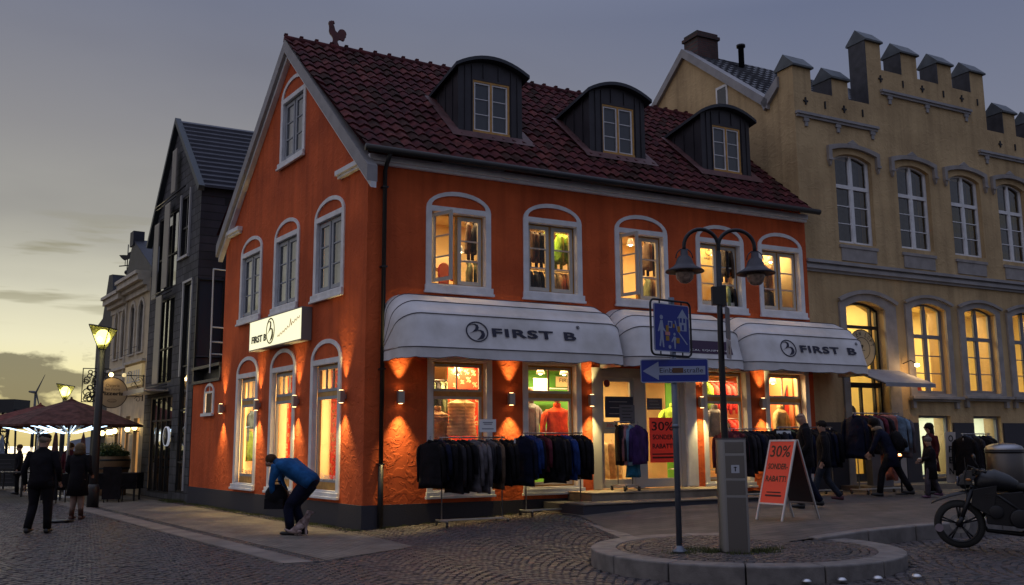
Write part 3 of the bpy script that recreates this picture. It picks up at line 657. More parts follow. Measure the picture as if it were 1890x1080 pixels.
# ------------------------------------------------------------------ garments
def fabric(name, col, rough=.85): return mat(name, col, rough, var=.45, vscale=5, bump=.9, bscale=5, bdist=.05, spec=.2)
cBLK = fabric('black_cloth', (.006, .005, .008)); cNAV = fabric('navy_cloth', (.006, .008, .026)); cBLU = fabric('blue_cloth', (.012, .035, .16)); cGRY = fabric('grey_cloth', (.11, .10, .115)); cDGY = fabric('charcoal_cloth', (.022, .020, .026))
cPNK = fabric('pink_cloth', (.42, .17, .15)); cMAR = fabric('maroon_cloth', (.11, .02, .035)); cPUR = fabric('purple_fleece', (.045, .018, .095)); cLBL = fabric('pale_blue_cloth', (.14, .22, .32)); cROS = fabric('rose_cloth', (.28, .13, .15))
cRED = fabric('red_jacket_cloth', (.75, .10, .03)); cCRE = fabric('cream_quilt', (.75, .62, .38)); cTAN = fabric('tan_quilt', (.42, .27, .16)); cGRN = fabric('lime_cloth', (.30, .50, .06)); cSGE = fabric('sage_cloth', (.22, .28, .17)); cBRN = fabric('brown_cloth', (.10, .065, .045)); cTEAL = fabric('teal_cloth', (.02, .14, .24)); cBGY = fabric('bluegrey_shell', (.22, .25, .30)); cCOR = fabric('coral_red_cloth', (.60, .05, .045)); cTRS = fabric('denim', (.045, .06, .10))
def garment_mb(L_=.92, W_=.27, T_=.055, seed=0, sleeves=True, sl=.68, hood=False):
    """jacket on a hanger: shoulders across y, hook at the origin, hanging down"""
    rnd = random.Random(seed); mb = MB(); n = 18; rings = []
    ph = [rnd.uniform(0, 6.28) for _ in range(4)]
    spec = [(-.055, .055, .035), (-.075, .10, .04), (-.10, W_*.72, .042), (-.135, W_*.93, .05), (-.20, W_, T_), (-L_*.45, W_*.94, T_), (-L_*.68, W_*.96, T_*1.05), (-L_*.88, W_*1.02, T_*1.15), (-L_, W_*1.06, T_*1.2), (-L_+.005, W_*.9, T_*.9)]
    for i, (z, w_, t_) in enumerate(spec):
        a_ = min(1, i/6)
        rings.append([((t_*(1+.35*a_*math.sin(3*th+ph[0]+z*3)))*math.cos(th)+.012*a_*math.sin(5*th+ph[1]), w_*math.sin(th)*(1+.05*a_*math.sin(4*th+ph[2])), z+.010*math.sin(2*th+ph[3])*a_) for th in [2*math.pi*j/n for j in range(n)]])
    mb.loft(rings)
    if sleeves:
        for s_ in (1, -1):
            d = rnd.uniform(-.03, .05)
            mb.tube([(0, s_*W_*.80, -.13), (.0, s_*(W_*.97+.01), -.20), (d*.5, s_*(W_+.035), -.38), (d, s_*(W_+.045), -.55), (d, s_*(W_+.04), -.13-sl)], [.035, .052, .047, .04, .036], 8)
    mb.tube([(-.01, -.06, -.075), (-.045, 0, -.05), (-.01, .06, -.075)], [.018, .03, .018], 6); mb.tube([(.02, -.15, -.085), (.0, 0, -.035), (.02, .15, -.085)], .006, 5)
    if hood: mb.ball((-.02, 0, -.07), .075, 10, (.7, 1, .9))
    mb.tube([(0, 0, -.06), (0, 0, -.015), (0, .02, .01), (0, 0, .03), (0, -.015, .02)], .004, 4)
    return mb
GMESH = {}
def garment(kind, ma, M, label, group, cat='jacket', **k):
    key = (kind, ma.name)
    if key not in GMESH:
        o = garment_mb(seed=kind, **k).build(cat.replace(' ', '_'), ma); GMESH[key] = o
    else:
        o = GMESH[key].copy(); COL.objects.link(o)
    o.matrix_world = M; return tag(o, label, cat, group)
def price_card(M, w_, h_, label, lines, stand=.0):
    r_ = empty('price_card', M, label, 'price card')
    b = MB(); b.box(-w_/2, w_/2, -.004, .004, 0, h_); b.build('card', mPAP, r_)
    b = MB()
    for i, (a, c_, z) in enumerate(lines): b.box(a*w_, c_*w_, -.0055, -.0045, z*h_-.008, z*h_+.008)
    b.build('printed_line', mat('grey_print', (.12, .12, .16), .7), r_)
    if stand: b = MB(); b.tube([(0, .0, -stand), (0, 0, 0)], .005, 5); b.build('card_stem', mAL, r_)
    return r_
def clothes_rack(M, W_, H_, label, zleg=0, dz=0):
    r_ = empty('clothes_rack', M, label, 'clothes rack', 'chrome clothes racks in front of the shops')
    b = MB(); b.tube([(-W_/2-.06, 0, H_), (W_/2+.06, 0, H_)], .014, 8); b.build('rail', mST, r_)
    b = MB()
    for s_ in (-1, 1): b.tube([(s_*W_/2, 0, .12), (s_*W_/2, 0, H_)], .013, 8)
    b.build('upright', mST, r_)
    b = MB(); b.box(-W_/2-.02, W_/2+.02, -.015, .015, .10, .13)
    for s_ in (-1, 1): b.box(s_*W_/2-.015, s_*W_/2+.015, -.26, .26, .09, .12)
    b.build('base', mAL, r_)
    for s_ in (-1, 1):
        for t_ in (-1, 1):
            b = MB(); b.lathe([(.001, -.015), (.035, -.015), (.035, .015), (.001, .015)], (s_*W_/2, t_*.24, .035), 12, 'x'); b.box(s_*W_/2-.02, s_*W_/2+.02, t_*.24-.02, t_*.24+.02, .06, .1); b.build('castor', mBK, r_)
    return r_
random.seed(11)
def fill_rack(x0, x1, o, z, seq, group, place, cat='jacket', **k):
    n = len(seq)
    for i, ma in enumerate(seq):
        x = x0+(x1-x0)*(i+.5)/n+random.uniform(-.02, .02)
        col = ma.name.replace('_', ' ').replace(' cloth', '').replace(' fleece', ' fleece')
        P = f2w(x, o, z); sc = random.uniform(.80, 1.14)
        Mg = T(P) @ RZ(AXD+random.uniform(-.12, .50)) @ Matrix.Rotation(random.uniform(-.03, .03), 4, 'X') @ Matrix.Diagonal((1, 1, sc, 1))
        garment(random.randint(0, 2), ma, Mg, col+' '+cat+' hanging '+place, col+' '+cat+'s '+group, cat, **k)
def rk(x0, x1, o, H_, label):
    xm = (x0+x1)/2; gz = min(ground_z(*f2w(x0, o)[:2]), ground_z(*f2w(x1, o)[:2]))+.015
    if x0 > 3.2: gz = zpave(xm)+.012
    if 5 < xm < 6.1 and o < 1.2: gz = .59
    return clothes_rack(T(f2w(xm, o, gz)) @ RZ(AXD), x1-x0, H_-gz, label)
# rack 1: left window
rk(1.2, 2.45, .95, 1.70, 'chrome clothes rack of black and grey jackets under the quilted vest window')
fill_rack(.92, 2.62, .95, 1.69, [cBLK, cBLK, cNAV, cBLK, cBLK, cDGY, cBLK, cBLK, cGRY, cGRY, cDGY, cGRY, cGRY, cBLK, cBRN, cBLK, cBLK], 'on the left rack', 'on the rack under the quilted vest window')
rk(3.05, 4.3, .8, 1.78, 'chrome clothes rack of blue and black jackets under the orange jacket window')
fill_rack(2.95, 4.45, .8, 1.77, [cNAV, cBLU, cBLU, cBLK, cMAR, cBLK, cBLK, cDGY, cBLK, cBLU, cBLU, cBLK, cNAV, cBLK, cBLK], 'on the second rack', 'on the rack under the orange jacket window')
rk(5.38, 5.74, .55, 2.02, 'narrow clothes stand on the top step in front of the shop door')
for i, (ma, yaw, dx, l) in enumerate([(cBLK, -.5, -.16, 'black sweater hanging at the back of the narrow stand by the door'), (cDGY, -.5, -.10, 'charcoal sweater hanging on the narrow stand by the door'), (cROS, -.75, -.03, 'rose fleece jacket hanging on the narrow stand by the door'), (cLBL, -.95, .06, 'pale blue fleece jacket hanging on the narrow stand by the door'), (cPUR, -1.25, .20, 'purple fleece jacket hanging at the front of the narrow stand by the door')]):
    kk = dict(L_=.84, W_=.27, T_=.08, sl=.66) if i == 4 else dict(L_=.86, W_=.25, sl=.64)
    garment(20+i, ma, T(f2w(5.52+dx, .62+.05*i, 1.98)) @ RZ(AXD+yaw), l, 'sweaters on the stand by the door', 'fleece jacket' if i > 1 else 'sweater', **kk)
o_ = garment(30, cTEAL, T(f2w(5.66, .72, 1.42)) @ RZ(AXD-1.2), 'bright blue jacket hanging low behind the purple fleece', None, 'fleece jacket', L_=.55, W_=.24, T_=.07, sleeves=False)
rk(7.95, 9.15, 1.1, 1.86, 'chrome clothes rack of maroon and grey coats behind the signboard')
fill_rack(7.75, 9.2, 1.1, 1.85, [cMAR, cMAR, cMAR, cBLK, cDGY, cDGY, cNAV, cDGY, cBLK, cBLK, cBLK, cBLK], 'on the rack behind the signboard', 'on the rack behind the signboard')
rk(9.4, 11.0, 1.05, 1.90, 'chrome clothes rack of dark coats in front of the last orange house window')
fill_rack(9.3, 11.1, 1.05, 1.89, [cDGY, cNAV, cBLK, cSGE, cBLK, cBLK, cNAV, cBLK, cBLK, cDGY, cBLK, cBLK, cNAV, cBLK, cBLK], 'on the rack by the last shop window', 'on the rack by the last shop window of the orange house')
rk(11.35, 12.75, 1.5, 2.22, 'tall clothes rack of long coats and pink scarves in front of the yellow building entrance')
fill_rack(11.25, 12.2, 1.5, 2.21, [cNAV, cDGY, cMAR, cDGY, cGRY, cMAR, cDGY], 'on the tall rack', 'on the tall rack at the yellow building entrance', L_=1.0)
fill_rack(12.2, 12.6, 1.5, 2.21, [cPNK]*6, 'on the tall rack', 'on the tall rack at the yellow building entrance', 'scarf', L_=1.35, W_=.13, T_=.03, sleeves=False)
fill_rack(12.62, 12.85, 1.5, 2.21, [cLBL, cGRY], 'on the tall rack end', 'at the right end of the tall rack')
rk(15.7, 16.7, 1.0, 1.74, 'clothes rack of trousers in front of the yellow building basement window')
fill_rack(15.65, 16.75, 1.0, 1.73, [cBLK, cTRS, cDGY, cTRS, cBLK, cBLK, cTRS], 'on the rack by the basement window', 'on the rack by the basement window', 'trousers', L_=1.05, W_=.17, sleeves=False)
price_card(T(f2w(2.1, 1.05, 1.80)) @ RZ(AXD+.05), .36, .24, 'white price card standing above the black jackets on the left rack', [(-.3, .3, .75), (-.25, .25, .62), (-.35, .35, .25)], .1)
price_card(T(f2w(9.37, 1.25, 1.58)) @ RZ(AXD), .42, .24, 'white price card on the rack above the signboard', [(-.1, .1, .75), (-.2, .2, .6), (-.35, -.1, .25), (0, .38, .25)], .1)
price_card(T(f2w(2.78, .85, 1.45)) @ RZ(AXD+.9) @ Matrix.Rotation(.3, 4, 'Y'), .16, .22, 'small pink price card at the left end of the blue jacket rack', [(-.3, .3, .6)], 0)
# ------------------------------------------------------------------ what stands in the windows
def torso_mb(quilt=True, sleeves=False, W_=.27, T_=.14, L_=.72, head=False):
    mb = MB(); n = 28; rings = []
    K = 40
    for i in range(K+1):
        t = i/K; z = -t*L_
        sh_ = sst(0, .16, t); w_ = .075+(W_-.075)*sh_; w_ *= 1-.10*math.sin(math.pi*min(1, max(0, (t-.2)/.6)))+.06*sst(.75, 1, t)
        d_ = .06+(T_-.06)*sst(0, .2, t)
        q = (.022*abs(math.sin(t*math.pi*11))) if quilt and t > .1 else 0
        rings.append([((w_+q)*math.cos(a), (d_+q)*math.sin(a)*(1 if math.sin(a) < 0 else .8), z) for a in [2*math.pi*j/n for j in range(n)]])
    mb.loft(rings)
    if not quilt: mb.box(-.008, .008, -T_-.012, -T_+.02, -L_*.95, -.12)
    else: mb.box(-.01, .01, -T_-.02, -T_+.02, -L_*.97, -.1)
    if sleeves:
        for s_ in (1, -1): mb.tube([(s_*W_*.80, 0, -.11), (s_*(W_+.03), -.01, -.2), (s_*(W_+.09), -.03, -.40), (s_*(W_+.12), -.08, -.60), (s_*(W_+.11), -.11, -.68)], [.06, .075, .066, .055, .045], 10)
    mb.lathe([(.075, -.03), (.085, .0), (.08, .06), (.07, .07)], (0, 0, 0), 16)
    return mb
def window_item(name, mb, ma, M, label, cat, group=None):
    o = mb.build(name, ma); o.matrix_world = M; return tag(o, label, cat, group)
def bustform(M, ma, label, cat, head=None, **k):
    """clothes form on a pole"""
    r_ = empty('mannequin', M, label, cat); zt = 1.48
    torso_mb(**k).build('clothing', ma, r_, T((0, 0, zt)))
    b = MB(); b.tube([(0, 0, 0), (0, 0, 1.0)], .015, 8); b.lathe([(.001, 0), (.16, 0), (.15, .02), (.001, .025)], (0, 0, 0), 18); b.build('stand', mST, r_)
    if head:
        b = MB(); b.tube([(0, 0, zt-.02), (0, 0, zt+.08)], .05, 10); b.ball((0, -.01, zt+.18), .10, 14, (.85, 1, 1.15)); b.ball((0, -.115, zt+.17), .018, 6); b.build('head', mSKIN, r_)
        b = MB(); b.ball((0, .015, zt+.215), .108, 14, (.9, 1, .95)); b.build('hair', mat('blond_hair', head, .7), r_)
    return r_
FZ = .6
bustform(T(f2w(2.32, -.62, 1.04)) @ RZ(AXD), cCRE, 'cream quilted vest on a form in the left shop window', 'mannequin', W_=.30, T_=.16, L_=.78)
bustform(T(f2w(1.83, -.75, .80)) @ RZ(AXD+.3), cTAN, 'tan quilted vest on a form at the left edge of the left shop window', 'mannequin', W_=.27, L_=.72)
bustform(T(f2w(4.66, -.70, .90)) @ RZ(AXD-.1), cRED, 'orange-red hooded jacket on a mannequin in the second shop window', 'mannequin', head=(.25, .14, .05), quilt=False, sleeves=True, W_=.27, T_=.15, L_=.74)
bustform(T(f2w(4.12, -.95, 1.0)) @ RZ(AXD+.4), cBGY, 'blue-grey jacket on a mannequin at the left edge of the second window', 'mannequin', head=(.5, .2, .05), quilt=False, sleeves=True, W_=.27, T_=.15, L_=.76)
bustform(T(f2w(9.0, -.65, .92)) @ RZ(AXD+.2), fabric('black_white_print', (.25, .27, .30)), 'dark patterned jacket on a form in the window right of the door', 'mannequin', quilt=False, sleeves=True, W_=.25, L_=.7)
bustform(T(f2w(11.0, -.55, .92)) @ RZ(AXD+.3), fabric('khaki_cloth', (.45, .36, .18)), 'khaki hooded jacket on a form in the last shop window', 'mannequin', quilt=False, sleeves=True, W_=.22, L_=.62)
bustform(T(f2w(8.0, -.95, .95)) @ RZ(AXD-.4), cGRN, 'lime green jacket on a form inside the shop door', 'mannequin', quilt=False, sleeves=True, W_=.24, L_=.7)
for i, (x, c_) in enumerate([(6.15, cCRE), (6.32, cTAN), (6.5, cCRE)]):
    garment(40+i, c_, T(f2w(x, -1.1, 1.62)) @ RZ(AXD-1.3), ['cream trousers hanging left inside the shop door', 'tan trousers hanging inside the shop door', 'cream trousers hanging deepest inside the shop door'][i], None, 'trousers', L_=.85, W_=.13, sleeves=False)
# sale banner with percent signs, behind the first window and beside the tall side windows
def percent_banner(M, w_, h_, label, seed, group=None):
    r_ = empty('sale_banner', M, label, 'banner', group); b = MB(); b.box(-w_/2, w_/2, 0, .012, 0, h_); b.build('banner_cloth', mat('banner_red', (.72, .055, .02), .6), r_)
    rnd = random.Random(seed); spots = []
    tries = 0
    while len(spots) < 14*w_*h_*1.4 and tries < 300:
        tries += 1; s_ = rnd.choice([.30, .16, .12]); x = rnd.uniform(-w_/2+s_*.35, w_/2-s_*.35); z = rnd.uniform(s_*.5, h_-s_*.5)
        if all(math.hypot(x-a, z-c_) > (s_+d)*.5 for a, c_, d in spots): spots.append((x, z, s_))
    for x, z, s_ in spots: textfit('%', s_*.75, s_*.7, T((x, -.004, z)) @ Matrix.Rotation(rnd.uniform(-.2, .3), 4, 'Y'), mCRM, r_, ext=.002)
    return r_
percent_banner(T(f2w(2.72, -1.25, 1.2)) @ RZ(AXD), .85, 2.05, 'red banner scattered with percent signs in the left shop window', 4)
for i, c in enumerate(GC):
    percent_banner(FM @ GM @ T((-c-SHIFT[c]+.30, .74, .7)), .44, 2.5, ['red percent sign banner in the tall side window nearest the corner', 'red percent sign banner in the middle tall side window', 'red percent sign banner in the left tall side window'][i], 20+i)
tor = []
for i, c in enumerate([GC[0], GC[2]]):
    t_ = empty('window_lettering', FM @ GM @ T((-c+.02, .055, .92)), ['FIRST B lettering low on the pane of the tall side window nearest the corner', 'FIRST B lettering low on the pane of the left tall side window'][i], 'lettering')
    textfit('FIRST B', .52, .10, T((.13, 0, 0)), mPAP if i == 0 else mGR, t_, ext=.001); emblem(.085, T((-.26, 0, .01)), mPAP if i == 0 else mGR, t_, .001)
garment(51, cLBL, FM @ GM @ T((-7.75, .60, 2.5)) @ RZ(.9), 'pale blue shirt hanging in the left tall side window', None, 'shirt', L_=.5)
garment(52, cGRN, FM @ GM @ T((-7.75, .58, 1.98)) @ RZ(.9), 'lime green shirt hanging below the pale blue one in the left tall side window', None, 'shirt', L_=.8, W_=.15)
# door notices and posters
ps = empty('discount_poster', FM @ T((6.98, .012, 1.14)), 'red poster reading 30% SONDER RABATT on the right door leaf', 'poster')
b = MB(); b.box(-.36, .36, -.004, .002, 0, .99); b.build('poster_sheet', mat('poster_red_glow', (.55, .03, .02), .5, emit=(.6, .03, .015), es=.12), ps)  # faint red glow put into the sheet's colour, as if lit
mDR = mat('dark_red_print', (.06, .008, .006), .6)
for s_, w_, h_, z in (('30%', .6, .20, .80), ('SONDER', .56, .11, .56), ('RABATT!', .58, .11, .36)): textfit(s_, w_, h_, T((0, -.007, z)), mDR, ps, ext=.0015, bold=.004)
b = MB(); b.box(-.3, .3, -.0062, -.0042, .09, .13); b.box(-.3, .3, -.0062, -.0042, .17, .20); b.build('printed_line', mDR, ps)
def notice(x, z0, w_, h_, ma, label, rows, ml=None, txt=None, y=.012):
    r_ = empty('door_notice', FM @ T((x, y, z0)), label, 'notice'); b = MB(); b.box(-w_/2, w_/2, -.003, .002, 0, h_); b.build('notice_sheet', ma, r_)
    b = MB()
    for k in range(rows): z = h_*(k+.7)/(rows+.6); b.box(-w_*.36+.02*(k % 2), w_*.36-.03*(k % 3), -.0048, -.0035, z-.008, z+.008)
    if rows: b.build('printed_line', ml or mGR, r_)
    if txt: textfit(txt, w_*.55, h_*.3, T((0, -.005, h_*.7)), mRED, r_, ext=.001)
mNAV = mat('dark_notice', (.03, .03, .05), .6)
notice(5.83, 2.12, .74, .46, mNAV, 'large dark notice on the left door leaf', 3)
notice(6.03, 2.0, .40, .40, mat('grey_notice', (.14, .14, .17), .6), 'grey notice overlapping the large dark one on the left door leaf', 5, mBK, y=.006)
notice(5.58, 1.78, .34, .25, mat('beige_notice', (.45, .38, .26), .6), 'beige notice reading 30% low on the left door leaf', 1, None, '30%')
notice(6.78, 2.30, .42, .26, mat('grey_notice2', (.12, .11, .12), .6), 'small dark notice above the red poster on the right door leaf', 3)
notice(5.98, 1.74, .26, .24, mat('beige_notice2', (.30, .27, .22), .6), 'small beige notice beside the 30% notice on the left door leaf', 3, mBK)
d_ = MB(); d_.prism([(.085*math.cos(math.pi/4*i+math.pi/8), .085*math.sin(math.pi/4*i+math.pi/8)) for i in range(8)], -.003, .002); window_item('door_sticker', d_, mat('sticker_red', (.25, .012, .01), .5), FM @ T((5.52, .012, 2.86)), 'dark red octagonal sticker at the top of the left door leaf', 'sticker')
# shelf sign and paper inside the green niche
b = MB(); b.box(-.42, .42, -.01, .01, -.12, .12); s_ = window_item('shelf_sign', b, mCRM, FM @ T((5.85, 2.05, 3.02)), 'cream FIRST B shelf sign on the green wall', 'sign')
textfit('FIRST B', .5, .09, T((-.08, -.013, .03)), mINK, s_, ext=.001); emblem(.08, T((.30, -.013, .02)), mINK, s_, .001)
b = MB(); b.box(-.20, .20, -.005, .005, -.14, .14); window_item('paper_sheet', b, mat('glowing_paper', (.85, .85, .85), .6, emit=(1, 1, 1), es=.25), FM @ T((4.55, 1.2, 2.88)), 'white paper sheet hanging in the second shop window', 'paper')  # white glow put into the paper itself; the sheet is no lamp
b = MB(); b.box(-.6, .6, -.15, .15, 0, .02); b.box(-.6, .6, -.15, .15, .28, .3); window_item('wall_shelf', b, mWH, FM @ T((5.05, 1.9, 2.55)), 'white shelf on the green wall behind the orange jacket', 'shelf')
# pendant shades
def pendant(x, o, z, label, lit=1.0):
    r_ = empty('pendant_lamp', FM @ T((x, o, z)), label, 'lamp'); b = MB()
    b.lathe([(.03, .16), (.05, .15), (.10, 0), (.095, 0), (.045, .14), (.025, .15)], n=16); b.build('lamp_shade', mat('cream_shade', (.75, .66, .45), .6, emit=(1, .75, .4), es=.35), r_)
    b = MB(); b.ball((0, 0, .02), .045, 10); b.build('bulb', mat('lit_bulb', (1, .9, .7), .5, emit=(1, .80, .45), es=12), r_)
    b = MB(); b.tube([(0, 0, .16), (0, 0, .5)], .006, 5); b.build('cord', mBK, r_)
for a in ((4.28, .75, 3.08, 'left cream lamp shade in the second shop window'), (4.88, .75, 3.08, 'right cream lamp shade in the second shop window'), (2.3, .8, 3.02, 'cream lamp shade behind the first shop window'), (10.95, .7, 3.02, 'cream lamp shade in the last shop window'), (9.2, .7, 6.15, 'glowing lamp shade in the fourth upstairs window'), (10.98, .6, 6.1, 'glowing lamp shade in the fifth upstairs window'), (6.66, .6, 6.15, 'glowing lamp shade in the third upstairs window'), (2.33, .75, 5.62, 'glowing lamp in the first upstairs window')): pendant(*a)
# stock seen through the windows
random.seed(5)
def inner_rail(x0, x1, y, z, seq, where, cat='jacket', L_=.7):
    n = len(seq)
    b = MB(); b.tube([(x0-.05, 0, 0), (x1+.05, 0, 0)], .012, 6)
    for xx in (x0-.03, x1+.03): b.tube([(xx, 0, 0), (xx, .3 if y < 2.4 else .2, 0)], .01, 6)
    window_item('clothes_rail', b, mST, FM @ T((0, y, z)), 'wall rail of clothes seen '+where, 'clothes rail')
    for i, ma in enumerate(seq):
        x = x0+(x1-x0)*(i+.5)/n; col = ma.name.replace('_', ' ').replace(' cloth', '')
        garment(60+i % 3, ma, FM @ T((x, y, z)) @ RZ(random.uniform(-.5, -.25)), col+' '+cat+' hanging on the rail '+where, col+' stock '+where, cat, L_=L_)
inner_rail(9.35, 10.6, 1.4, 3.08, [cGRN, cCOR, cCOR, cCOR, cCOR, cCOR, cCOR], 'high in the window right of the door')
inner_rail(9.6, 10.3, 1.1, 2.15, [cBLK, cCOR, cCOR, cCOR], 'low in the window right of the door')
inner_rail(2.05, 2.5, 1.6, 2.95, [cSGE, cDGY, cSGE, cSGE], 'at the left of the first shop window')
inner_rail(4.02, 4.55, .75, 6.3, [cBRN, cBRN, cDGY, cGRN], 'left in the second upstairs window')
inner_rail(4.72, 5.3, .75, 6.3, [cGRN, cGRN, cBRN, cBRN], 'right in the second upstairs window')
inner_rail(4.05, 4.6, .85, 5.42, [cNAV, cTRS, cNAV, cBLU], 'low left in the second upstairs window')
inner_rail(4.75, 5.35, .85, 5.42, [cCRE, cTAN, cCRE, cSGE, cCRE], 'low right in the second upstairs window')
inner_rail(2.45, 2.95, .75, 6.35, [cBRN, cDGY, cBRN], 'in the first upstairs window')
inner_rail(2.45, 2.95, .7, 5.45, [cSGE, cSGE, cSGE], 'low in the first upstairs window')
inner_rail(7.1, 7.6, .7, 6.35, [cBRN, cDGY, cBRN], 'in the third upstairs window')
inner_rail(7.1, 7.6, .7, 5.45, [cSGE, cTAN, cSGE], 'low in the third upstairs window')
inner_rail(9.2, 9.5, .4, 6.3, [cDGY, cBRN], 'in the fourth upstairs window'); inner_rail(9.2, 9.5, .4, 5.4, [cSGE, cDGY], 'low in the fourth upstairs window')
inner_rail(10.75, 11.1, .7, 6.1, [cBRN, cTAN, cBRN], 'in the fifth upstairs window'); inner_rail(10.75, 11.1, .7, 5.4, [cDGY, cDGY, cBLK], 'low in the fifth upstairs window')
for i, (x, z, h_, l) in enumerate(((1.98, 4.92, .46, 'small red bodyboard leaning in the first upstairs window'), (2.25, 5.0, .66, 'tall pink bodyboard leaning in the first upstairs window'))):
    r_ = empty('bodyboard', FM @ T((x, .8, z)), l, 'bodyboard'); p_ = [( .13*math.cos(a)*(1 if math.sin(a) > 0 else 1), h_*.6+h_*.4*math.sin(a)) for a in [math.pi*j/12 for j in range(13)]]+[(-.11, 0), (.11, 0)]
    b = MB(); b.prism(p_, -.02, .02); b.build('board', mat('board_pink', (.70, .10, .12), .5), r_); b = MB(); b.prism([(a*.8, .03+c_*.93) for a, c_ in p_], -.025, -.021); b.build('deck', mat('board_coral', (.85, .30, .22), .5), r_)
p = empty('surfboard', FM @ T((11.2, .62, .7)), 'tall red surfboard with black edge in the last shop window', 'surfboard')
pts = [(.20*math.sin(math.pi*t)**.7, 2.4*t) for t in [i/16 for i in range(17)]]; pts = pts+[(-a, b_) for a, b_ in pts[::-1]][1:-1]
b = MB(); b.prism(pts, -.02, .02); b.build('board', mBK, p, Matrix.Rotation(.08, 4, 'Y')); b = MB(); b.prism([(a*.82, .05+c_*.96) for a, c_ in pts], -.026, -.021); b.build('deck', mat('board_red', (.70, .06, .03), .5), p, Matrix.Rotation(.08, 4, 'Y'))
b = MB(); b.box(-.5, .2, 0, .02, 0, 1.9); s_ = window_item('fashion_poster', b, mat('poster_gold', (.62, .45, .12), .6, var=.5, vscale=4, col2=(.75, .68, .45)), FM @ T((9.42, 1.0, 4.75)), 'golden fashion poster in the fourth upstairs window', 'poster')
textfit('FIRST B', .28, .06, T((-.12, -.006, 1.38)), mINK, s_, ext=.001); textfit('FASHION', .42, .09, T((-.2, -.006, .28)), mINK, s_, ext=.001); emblem(.13, T((-.1, -.006, 1.58)), mINK, s_, .001)
b = MB(); b.box(-.3, .3, -.15, .25, 0, .28); window_item('cardboard_box', b, mat('shelf_box', (.55, .42, .25), .7), FM @ T((2.5, 1.9, 5.45)), 'pale box on the shelf in the first upstairs window', 'box')
# ------------------------------------------------------------------ YELLOW BUILDING
yb = empty('crenellated_building', FM @ T((11.62, .1, 0)), 'yellow rendered two storey building with battlements and grey trim', 'building')
X0 = 11.62
def q(x): return x-X0
mer = [(11.60, 12.24, 11.33), (12.98, 13.60, 11.22), (14.37, 14.97, 12.58), (15.77, 16.44, 12.48), (17.30, 17.93, 12.46), (18.73, 19.36, 12.46), (20.12, 20.72, 11.42), (21.5, 22.1, 11.35), (22.9, 23.6, 11.3)]
flo = [10.73, 10.73, 11.83, 11.83, 11.82, 10.75, 10.75, 10.75]
prof = [(q(11.60), 0), (q(23.6), 0)]
top = []
for i, (a, b_, z) in enumerate(mer):
    top += [(q(a), z), (q(b_), z)]
    if i < len(flo):
        top[-1] = (q(b_), z); top += [(q(b_), flo[i]), (q(mer[i+1][0]), flo[i])]
prof = prof+top[::-1]
UW = [(12.93, 14.30, 6.72), (15.28, 16.60, 6.78), (17.46, 18.78, 6.78), (19.56, 20.84, 6.78), (21.7, 23.0, 6.78)]
LW = [(15.42, 16.78, 2.83), (17.56, 18.90, 2.87), (19.66, 21.0, 2.87), (21.76, 23.0, 2.87)]
BW = [(15.45, 16.72), (17.66, 18.83), (19.86, 21.0), (22.0, 23.1)]
def seg(x0, x1, z0, zs, rise, n=10):
    c = (x0+x1)/2; hw = (x1-x0)/2; return [(x0, z0), (x1, z0)]+[(c+hw*(1-2*i/n), zs+rise*(1-(1-2*i/n)**2)) for i in range(n+1)]
hl = [seg(q(a), q(b_), z, 9.02, .16) for a, b_, z in UW]+[seg(q(a), q(b_), z, 5.12, .16) for a, b_, z in LW]+[rect(q(a), q(b_), .62, 2.24) for a, b_ in BW]+[seg(q(12.95), q(14.38), .55, 5.0, .2)]
b = MB(); b.prism(prof, 0, .55, holes=hl); b.build('wall', mYE, yb)
b = MB()   # gable end wall above the shop roof
b.add([(0, .5, 0), (0, 9.6, 0), (0, 9.6, 9.3), (0, 4.45, 13.3), (0, 1.05, 10.62), (0, .5, 10.9)], [(0, 1, 2, 3, 4, 5)])
b.build('side_wall', mYE, yb, fix=False)
b = MB()
def yz(pts, x0, x1): return [(x0, y, z) for y, z in pts], [(x1, y, z) for y, z in pts]
for pts in ([(.9, 10.42), (4.45, 13.22), (4.45, 13.5), (.9, 10.70)], [(4.45, 13.22), (9.9, 8.95), (9.9, 9.2), (4.45, 13.5)], [(.5, 10.9), (1.05, 10.42), (1.15, 10.68), (.5, 11.2)]):
    A_, B_ = yz(pts, -.10, .25); b.hexa(A_, B_)
b.build('verge_board', mGR, yb)
b = MB(); b.smooth = False
rows = 14
for r_ in range(rows):
    t0, t1 = r_/rows, (r_+1)/rows; pts0 = (1.0+3.45*t0, 10.66+2.78*t0); pts1 = (1.0+3.45*t1, 10.66+2.78*t1)
    n = 90; l0 = []; l1 = []
    for i in range(n+1):
        x = .2+11.6*i/n; wv = .03*math.sin(x*2*math.pi/.27*1.0); l0.append((x, pts0[0], pts0[1]+.09+wv)); l1.append((x, pts1[0], pts1[1]+.02+wv))
    b.add(l0+l1, [(i, i+1, n+2+i, n+1+i) for i in range(n)])
    b.add(l0+[(x, y, z-.07) for x, y, z in l0], [(i, i+1, n+2+i, n+1+i) for i in range(n)])
b.add([(.2, 4.45, 13.45), (11.9, 4.45, 13.45), (11.9, 9.9, 9.2), (.2, 9.9, 9.2)], [(0, 1, 2, 3)])
b.build('roof', mat('black_tiles', (.022, .022, .032), .5, var=.3), yb, fix=False)
b = MB(); b.box(.25, 1.05, 4.1, 4.75, 12.9, 14.05); b.box(.2, 1.1, 4.05, 4.8, 13.85, 13.95); b.build('chimney', brickmat('chimney_brick', (.12, .04, .035), (.08, .03, .03), (.06, .05, .05), .25, .07, rot=(R(90), 0, 0)), yb)
b = MB(); b.lathe([(.09, 13.0), (.09, 13.65), (.14, 13.65), (.14, 13.72), (.001, 13.76)], (1.7, 3.8, 0), 12); b.build('vent_pipe', mDK, yb)
